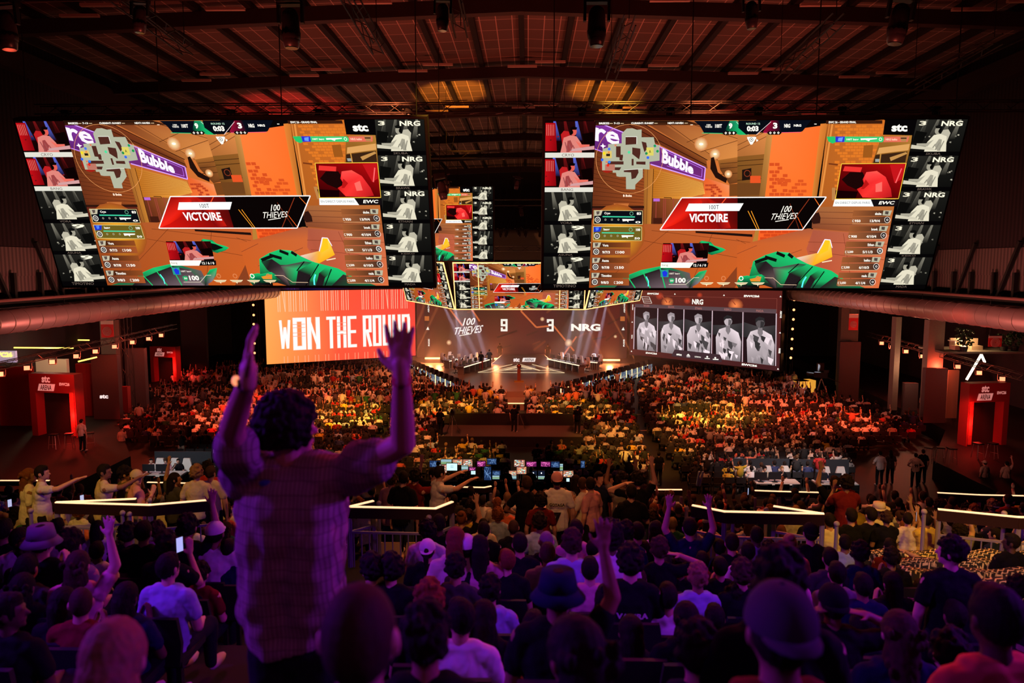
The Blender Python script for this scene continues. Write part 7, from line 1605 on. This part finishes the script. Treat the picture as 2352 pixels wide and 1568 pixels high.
# ---------------------------------------------------------------- entrance gates
GR = mat('gate_red', (.22, .02, .025), .55); GRD = mat('gate_dark', (.05, .03, .04), .6); GLT = mat('gate_letters', (.75, .45, .42), .5, emit=.35, ecol=(1, .45, .4))
def gate(px0, px1, py0, py1, Y, lab, s):
    a_, b2_ = at(px0, py1, Y), at(px1, py0, Y); W_ = b2_.x - a_.x; H_2 = b2_.z - .95
    r = empty('entrance_gate', ((a_.x + b2_.x) / 2, Y, .95), R(10 * s), lab, 'gate', 'red entrance gates'); hw = W_ / 2; t = W_ * .13
    MB().b2(-hw, -.3, H_2 * .70, hw, .35, H_2).build('header', GR, r)
    MB().b2(-hw, -.3, 0, -hw + t, .35, H_2 * .7).build('pillar', GR, r); MB().b2(hw - t, -.3, 0, hw, .35, H_2 * .7).build('pillar', GR, r)
    MB().b2(-hw, .9, 0, hw, 1.0, H_2).build('rear_frame', GRD, r) if 0 else None
    letters('stc', r, -hw * .42, H_2 * .86, -hw * .05, H_2 * .97, -.32, GLT, .04); MB().prism([(-hw * .62, H_2 * .73), (hw * .08, H_2 * .73), (hw * .16, H_2 * .84), (-hw * .54, H_2 * .84)], -.33, -.31, 'y').build('sign_plate', GLT, r); letters('ARENA', r, -hw * .5, H_2 * .745, hw * .0, H_2 * .825, -.345, mat('gate_letter_dark', (.1, .01, .01), .6), .02, .05)
    letters('EWC26', r, hw * .35, H_2 * .82, hw * .8, H_2 * .87, -.32, GLT, .05)
    b = MB(); xx = hw - t * .5 if s < 0 else -hw + t * .5; b.b2(xx - t * .35, -.36, .1, xx + t * .35, -.30, H_2 * .72); b.build('patterned_strip', mat('gate_strip', (.55, .10, .08), .6, noise=.9, nscale=6), r)
    MB().b2(-hw + t, .3, 0, hw - t, .34, H_2 * .7).build('dark_doorway', SKIRT, r)
    lamp('gate_light', 'SPOT', (r.location.x - s * 2.0, Y - 3.0, 4.6), (r.location.x + s * (-hw), Y, 1.8), (1, .03, .02), 1300, .2, 50); lamp('gate_glow', 'POINT', (r.location.x - s * (hw - t * .5), Y - .9, 2.2), None, (1, .03, .02), 90, .1); return r
gate(76, 186, 857, 985, 41.5, 'red entrance gate with pale lettering on the left, nearer one', -1)
gate(350, 411, 795, 882, 61, 'red entrance gate with pale lettering on the left, farther one', -1)
gate(2203, 2318, 878, 1018, 40.5, 'red entrance gate with pale lettering on the right side', 1)

# ---------------------------------------------------------------- side galleries
PANM = mat('stall_panel', (.10, .075, .08), .7, noise=.3); PANR = mat('stall_red', (.28, .03, .03), .7); CONC = mat('concrete_pillar', (.20, .18, .15), .8, noise=.3)
def slab(name, px0, px1, py0, py1, Y, m, lab, cat, th=.4, z0=None, group=None):
    a_, b2_ = at(px0, py1, Y), at(px1, py0, Y); z0 = a_.z if z0 is None else z0
    return MB().b2(0, 0, 0, b2_.x - a_.x, th, b2_.z - z0).build(name, m, None, loc=(a_.x, Y, z0), label=lab, cat=cat, group=group)
o = slab('partition_panel', 215, 268, 815, 940, 46, PANM, 'tall dark partition panel with white letters beside the nearer left gate', 'panel', .4, .95, 'dark partition panels'); letters('stc', o, .45, 1.35, 1.0, 1.6, -.02, LETW, .04)
slab('partition_panel', 292, 330, 800, 925, 50, PANM, 'dark partition panel with a small pale emblem, left of the farther left gate', 'panel', .4, .95, 'dark partition panels')
slab('partition_panel', 420, 470, 700, 870, 66, PANM, 'dark panel right of the farther left gate', 'panel', .4, 0, 'dark partition panels')
slab('partition_panel', 2120, 2178, 846, 968, 46, PANM, 'tall dark partition panel left of the right gate', 'panel', .4, .95, 'dark partition panels')
slab('partition_panel', 1925, 1978, 785, 900, 58, PANM, 'dark partition behind the red banner on the right', 'panel', .4, 0, 'dark partition panels')
slab('partition_panel', 2075, 2110, 880, 960, 50, PANM, 'short dark partition by the corner of the right seats', 'panel', .4, 0, 'dark partition panels')
slab('wall_panel', 0, 72, 842, 960, 44, PANR, 'red graphic wall panel behind the left gate', 'panel', .2, .95)
slab('wall_panel', 180, 214, 835, 955, 47, PANR, 'red and violet graphic panel between the left gate and the dark partition', 'panel', .2, .95)
slab('pillar_box', 272, 292, 888, 945, 48, PANR, 'narrow red box between the two dark left partitions', 'box', .4, .95)
for px0, px1, py0, py1, Y, k in ((2052, 2072, 728, 862, 50, 0), (2128, 2172, 735, 860, 47, 1), (232, 262, 735, 800, 52, 2), (1930, 1975, 695, 785, 60, 3)):
    slab('concrete_pillar', px0, px1, py0, py1, Y, CONC, ('narrow', 'broad', 'red-lit', 'distant')[k] + ' grey concrete pillar under the air duct, ' + ('second from right', 'rightmost', 'on the left side', 'behind the red banner')[k], 'pillar', .6, .95, 'concrete pillars')
YL = mat('yellow_line_light', (1, .9, .3), .4, emit=2.2, ecol=(1, .72, .12)); 
for i, (a_, b2_, c_, d_, Y) in enumerate(((70, 779, 205, 781, 55), (0, 798, 168, 799, 48), (180, 830, 222, 820, 44))):
    MB().tube(at(a_, b2_, Y), at(c_, d_, Y), .05, n=6).build('light_tube', YL, None, label=f'thin yellow light tube in the left gallery, {("highest", "middle", "lowest and shortest")[i]} one', cat='light tube', group='yellow light tubes')
# triangle of light tubes at the right
TRI = empty('light_triangle', at(2250, 860, 45), 0, 'pale glowing triangle of light tubes behind the right gate', 'light')
for a_, e in (((2220, 872), (2254, 814)), ((2254, 814), (2262, 832))):
    m = MB().tube(at(*a_, 45) - TRI.location, at(*e, 45) - TRI.location, .07, n=6).build('light_tube', mat('pale_tube', (1, .9, .7), .4, emit=3, ecol=(1, .82, .6)), TRI)
e = at(2220, 872, 45) - TRI.location; MB().tube(e, (e.x, e.y, .95 - TRI.location.z), .05, n=6).build('stand', BLACK, TRI)
# banners with a round spiral mark
BANR = mat('banner_red', (.50, .035, .04), .8); BANW = mat('banner_white', (.62, .52, .50), .8)
def banner(px0, px1, py0, py1, Y, lab):
    a_, b2_ = at(px0, py1, Y), at(px1, py0, Y); W_, H_2 = b2_.x - a_.x, b2_.z - a_.z; r = empty('banner', (a_.x, Y, a_.z), 0, lab, 'banner', 'red spiral banners')
    MB().b2(0, 0, 0, W_, .04, H_2 * .76).build('cloth', BANR, r); MB().b2(0, 0, H_2 * .76, W_, .04, H_2).build('white_band', BANW, r); MB().tube((0, .02, H_2), (W_, .02, H_2), .04, n=6).build('hanging_rod', STEEL, r)
    c = Canvas(1, 1); b = MB()
    for k in range(1, 5):
        rr_ = W_ * .085 * k
        for t in range(20): a0, a1 = t * PI / 10, (t + 1) * PI / 10; b.tube((W_ / 2 + rr_ * math.cos(a0), -.02, H_2 * .36 + rr_ * math.sin(a0)), (W_ / 2 + rr_ * math.cos(a1), -.02, H_2 * .36 + rr_ * math.sin(a1)), W_ * .016, n=4, cap=False)
    b.build('spiral_mark', BANW, r); hang(r, [(a_.x + .05, Y, b2_.z), (b2_.x - .05, Y, b2_.z)], ZC - 1.9)
banner(1949, 1972, 721, 758, 56, 'small red banner with a pale ring mark, right of the stage side'); banner(2270, 2302, 770, 796, 44, 'red banner with a pale ring mark, under the right air duct'); banner(233, 259, 735, 775, 50, 'red banner with a pale ring mark on the left gallery')
# upper gallery display at the left edge, stools, tables, loungers
slab('display_board', -30, 34, 806, 832, 46, mat('board_pale', (.4, .36, .5), .5, emit=.35, ecol=(.7, .6, .9)), 'pale display board with yellow lettering at the left edge', 'sign', .2)
p = at(-20, 818, 45.9); e_ = empty('board_lettering', (p.x, 45.85, p.z), 0, 'lettering EWC26 on the pale board at the left edge', 'sign'); letters('EWC26', e_, 0, -.05, 1.4, .28, 0, YL, .05)
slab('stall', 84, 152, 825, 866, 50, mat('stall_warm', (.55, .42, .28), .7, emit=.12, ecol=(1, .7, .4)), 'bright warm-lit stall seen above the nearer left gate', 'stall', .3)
slab('glass_wall', 2172, 2204, 850, 960, 47, mat('wood_floor_warm', (.26, .20, .13), .7), 'pale lit wooden floor area behind the right gate', 'panel', .2)
slab('lounge_deck', 2168, 2352, 808, 812, 46, CONC, 'upper lounge deck above the right gate', 'deck', 3)
lamp('lounge_light', 'POINT', at(2210, 780, 47), None, (1, .55, .25), 320, .3); lamp('gallery_light', 'POINT', at(110, 800, 48), None, (1, .7, .45), 130, .3); lamp('gallery_light', 'POINT', at(2090, 840, 49), None, (1, .45, .25), 120, .3)
def bar_stool():
    r = empty('bar_stool'); MB().b2(-.20, -.18, .74, .20, .18, .80).build('seat', BLACK, r)
    for a in (-1, 1):
        for e in (-1, 1): MB().tube((a * .15, e * .13, .74), (a * .21, e * .19, 0), .016, n=6).build('leg', mat('stool_metal', (.55, .40, .36), .35, .7), r)
    MB().b2(-.19, -.19, .25, .19, -.17, .27).build('footrest', MATS['stool_metal'], r); return r
bs = bar_stool(); prop(bs, 'x', 'stool', 'bar stools on the side platforms')
for i, (x, y) in enumerate(((125, 1030), (160, 1028), (208, 1026), (2132, 1062), (2158, 1062), (2184, 1064), (2245, 1052), (2278, 1052))):
    p = onz(x, y, .95); o = bs if i == 0 else dup(bs); o.location = p; o.rotation_euler = (0, 0, .3 * i); o['label'] = f'tall bar stool on the {"left" if i < 3 else "right"} side platform, {ORD[i if i < 3 else i - 3]} from left'
sofa = MATS.get('sofa_pale') or mat('sofa_pale', (.55, .42, .30), .8)
def lounge(px, py, Y, lab):
    p = at(px, py, Y); r = empty('lounge_chair', (p.x, Y, at(2200, 808, Y).z), 0, lab, 'chair', 'pale lounge chairs'); MB().b2(-.35, -.3, .15, .35, .35, .42).build('seat', sofa, r); MB().b2(-.35, .25, .4, .35, .38, .85).build('backrest', sofa, r)
lounge(2200, 800, 46.8, 'pale lounge chair on the upper deck, left of the round table'); lounge(2238, 800, 47.4, 'pale lounge chair on the upper deck, right of the potted plant')
p = at(2192, 806, 47.0); t_ = empty('round_table', (p.x, 47.0, at(2200, 808, 47).z), 0, 'small round white table on the upper deck', 'table'); MB().tube((0, 0, .7), (0, 0, .74), .4, n=20).build('table_top', WHITE, t_); MB().tube((0, 0, 0), (0, 0, .7), .04, n=8).build('leg', STEEL, t_)
def plant(px, py, Y, h_, lab):
    p = at(px, py, Y); r = empty('potted_plant', p, 0, lab, 'plant', 'potted plants'); MB().tube((0, 0, 0), (0, 0, .35), .18, .24, 14).build('pot', BLACK, r); b = MB(); q_ = random.Random(px)
    for k in range(90):
        a_, u = q_.uniform(0, 6.28), q_.uniform(.3, 1); d = Vector((math.cos(a_) * u * .5, math.sin(a_) * u * .5, .4 + q_.random() * h_)); b.ell(d, (.10, .03, .06), Euler((q_.random(), q_.random(), a_)).to_matrix(), 6, 3)
    b.build('foliage', mat('leaf_dark', (.02, .05, .02), .7), r)
plant(2213, 808, 46.2, 1.1, 'dark bushy potted plant on the upper deck'); plant(2330, 808, 46.6, .9, 'dark green potted plants at the right edge under the duct'); plant(2305, 808, 46.6, .7, 'smaller potted plant left of the edge plants')
# hosts' desk and tall tripod by the right crowd
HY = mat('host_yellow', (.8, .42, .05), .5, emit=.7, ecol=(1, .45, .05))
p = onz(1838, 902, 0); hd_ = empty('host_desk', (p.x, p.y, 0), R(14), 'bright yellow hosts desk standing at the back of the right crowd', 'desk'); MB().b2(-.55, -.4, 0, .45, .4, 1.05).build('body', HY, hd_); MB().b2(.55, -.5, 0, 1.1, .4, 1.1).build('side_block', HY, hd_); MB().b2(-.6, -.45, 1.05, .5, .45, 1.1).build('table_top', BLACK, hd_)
for i, (px, py) in enumerate(((1822, 890), (1832, 880), (1815, 885))):
    q = onz(px, py + 22, 0); person((q.x, q.y + 1, 0), R(150), 'T:down:clap', 'short', 'dark', 'white', 0, None, None, None, f'brightly lit host in white by the yellow desk, {ORD[i]}', 'hosts by the yellow desk')
tripod_camera(1885, 900, 56.5, 0, 'tall video camera on a tripod beside the yellow hosts desk', R(60), 1.7)
sp_ = empty('studio_light', at(1884, 842, 57), R(200), 'cool white studio light above the yellow hosts desk', 'stage light'); MB().b2(-.3, -.05, -.3, .3, .1, .3).build('housing', BLACK, sp_); MB().b2(-.26, -.07, -.26, .26, -.05, .26).build('lamp_face', mat('cool_face', (.8, .85, 1), .3, emit=5, ecol=(.8, .88, 1)), sp_)
lamp('studio_light_beam', 'SPOT', at(1884, 838, 56.8), onz(1825, 895, 1.2), (.85, .9, 1), 900, .2, 60)
# inflated cheering sticks
BLS = mat('stick_blue', (.25, .42, .50), .4)
for i, (a_, b2_, Y) in enumerate((((1601, 1113), (1606, 1084), 17.6), ((1607, 1114), (1614, 1084), 17.6))):
    MB().cap(at(*a_, Y), .028, at(*b2_, Y), .028, 8).build('cheering_stick', BLS, None, True, label=f'pale blue inflated cheering stick held up right of centre, {("left", "right")[i]} one of the pair', cat='cheering stick', group='pale blue sticks')

# ---------------------------------------------------------------- beams and haze over the stage
for i, (sx, sy, tx, ty) in enumerate(((990, 700, 1085, 842), (1008, 700, 1105, 838), (1040, 700, 1060, 842), (1065, 700, 1120, 842), (1330, 700, 1295, 842), (1360, 700, 1320, 846), (1390, 700, 1335, 842), (1405, 700, 1362, 846))):
    a_, b2_ = at(sx, sy - 60, 72), onz(tx, ty, ZS); lamp('beam_white', 'SPOT', a_, b2_, (.72, .72, 1), 110000, .08, 4.2, .3)
for i, (sx, sy, tx, ty) in enumerate(((930, 830, 1000, 690), (945, 840, 1040, 690), (965, 842, 1080, 700), (1480, 832, 1405, 690), (1460, 838, 1360, 700), (1440, 842, 1330, 715), (1390, 838, 1290, 700))):
    a_, b2_ = at(sx, sy - 8, 74), at(tx, ty - 60, 74); lamp('beam_amber', 'SPOT', a_, b2_, (1, .30, .08), 90000, .06, 3.6, .3)
hz_m = bpy.data.materials.new('stage_haze'); hz_m.use_nodes = True; nt = hz_m.node_tree; nt.nodes.clear(); o_ = nt.nodes.new('ShaderNodeOutputMaterial'); v_ = nt.nodes.new('ShaderNodeVolumeScatter'); v_.inputs['Density'].default_value = .020; v_.inputs['Color'].default_value = (1, .85, .85, 1); v_.inputs['Anisotropy'].default_value = .2
nt.links.new(v_.outputs[0], o_.inputs['Volume'])
MB().b2(-21.5, 65.5, 1.02, 21.0, 76.8, ZC + 3).build('haze', hz_m, None, label='thin warm haze hanging in the light beams over the stage', cat='haze', kind='stuff')
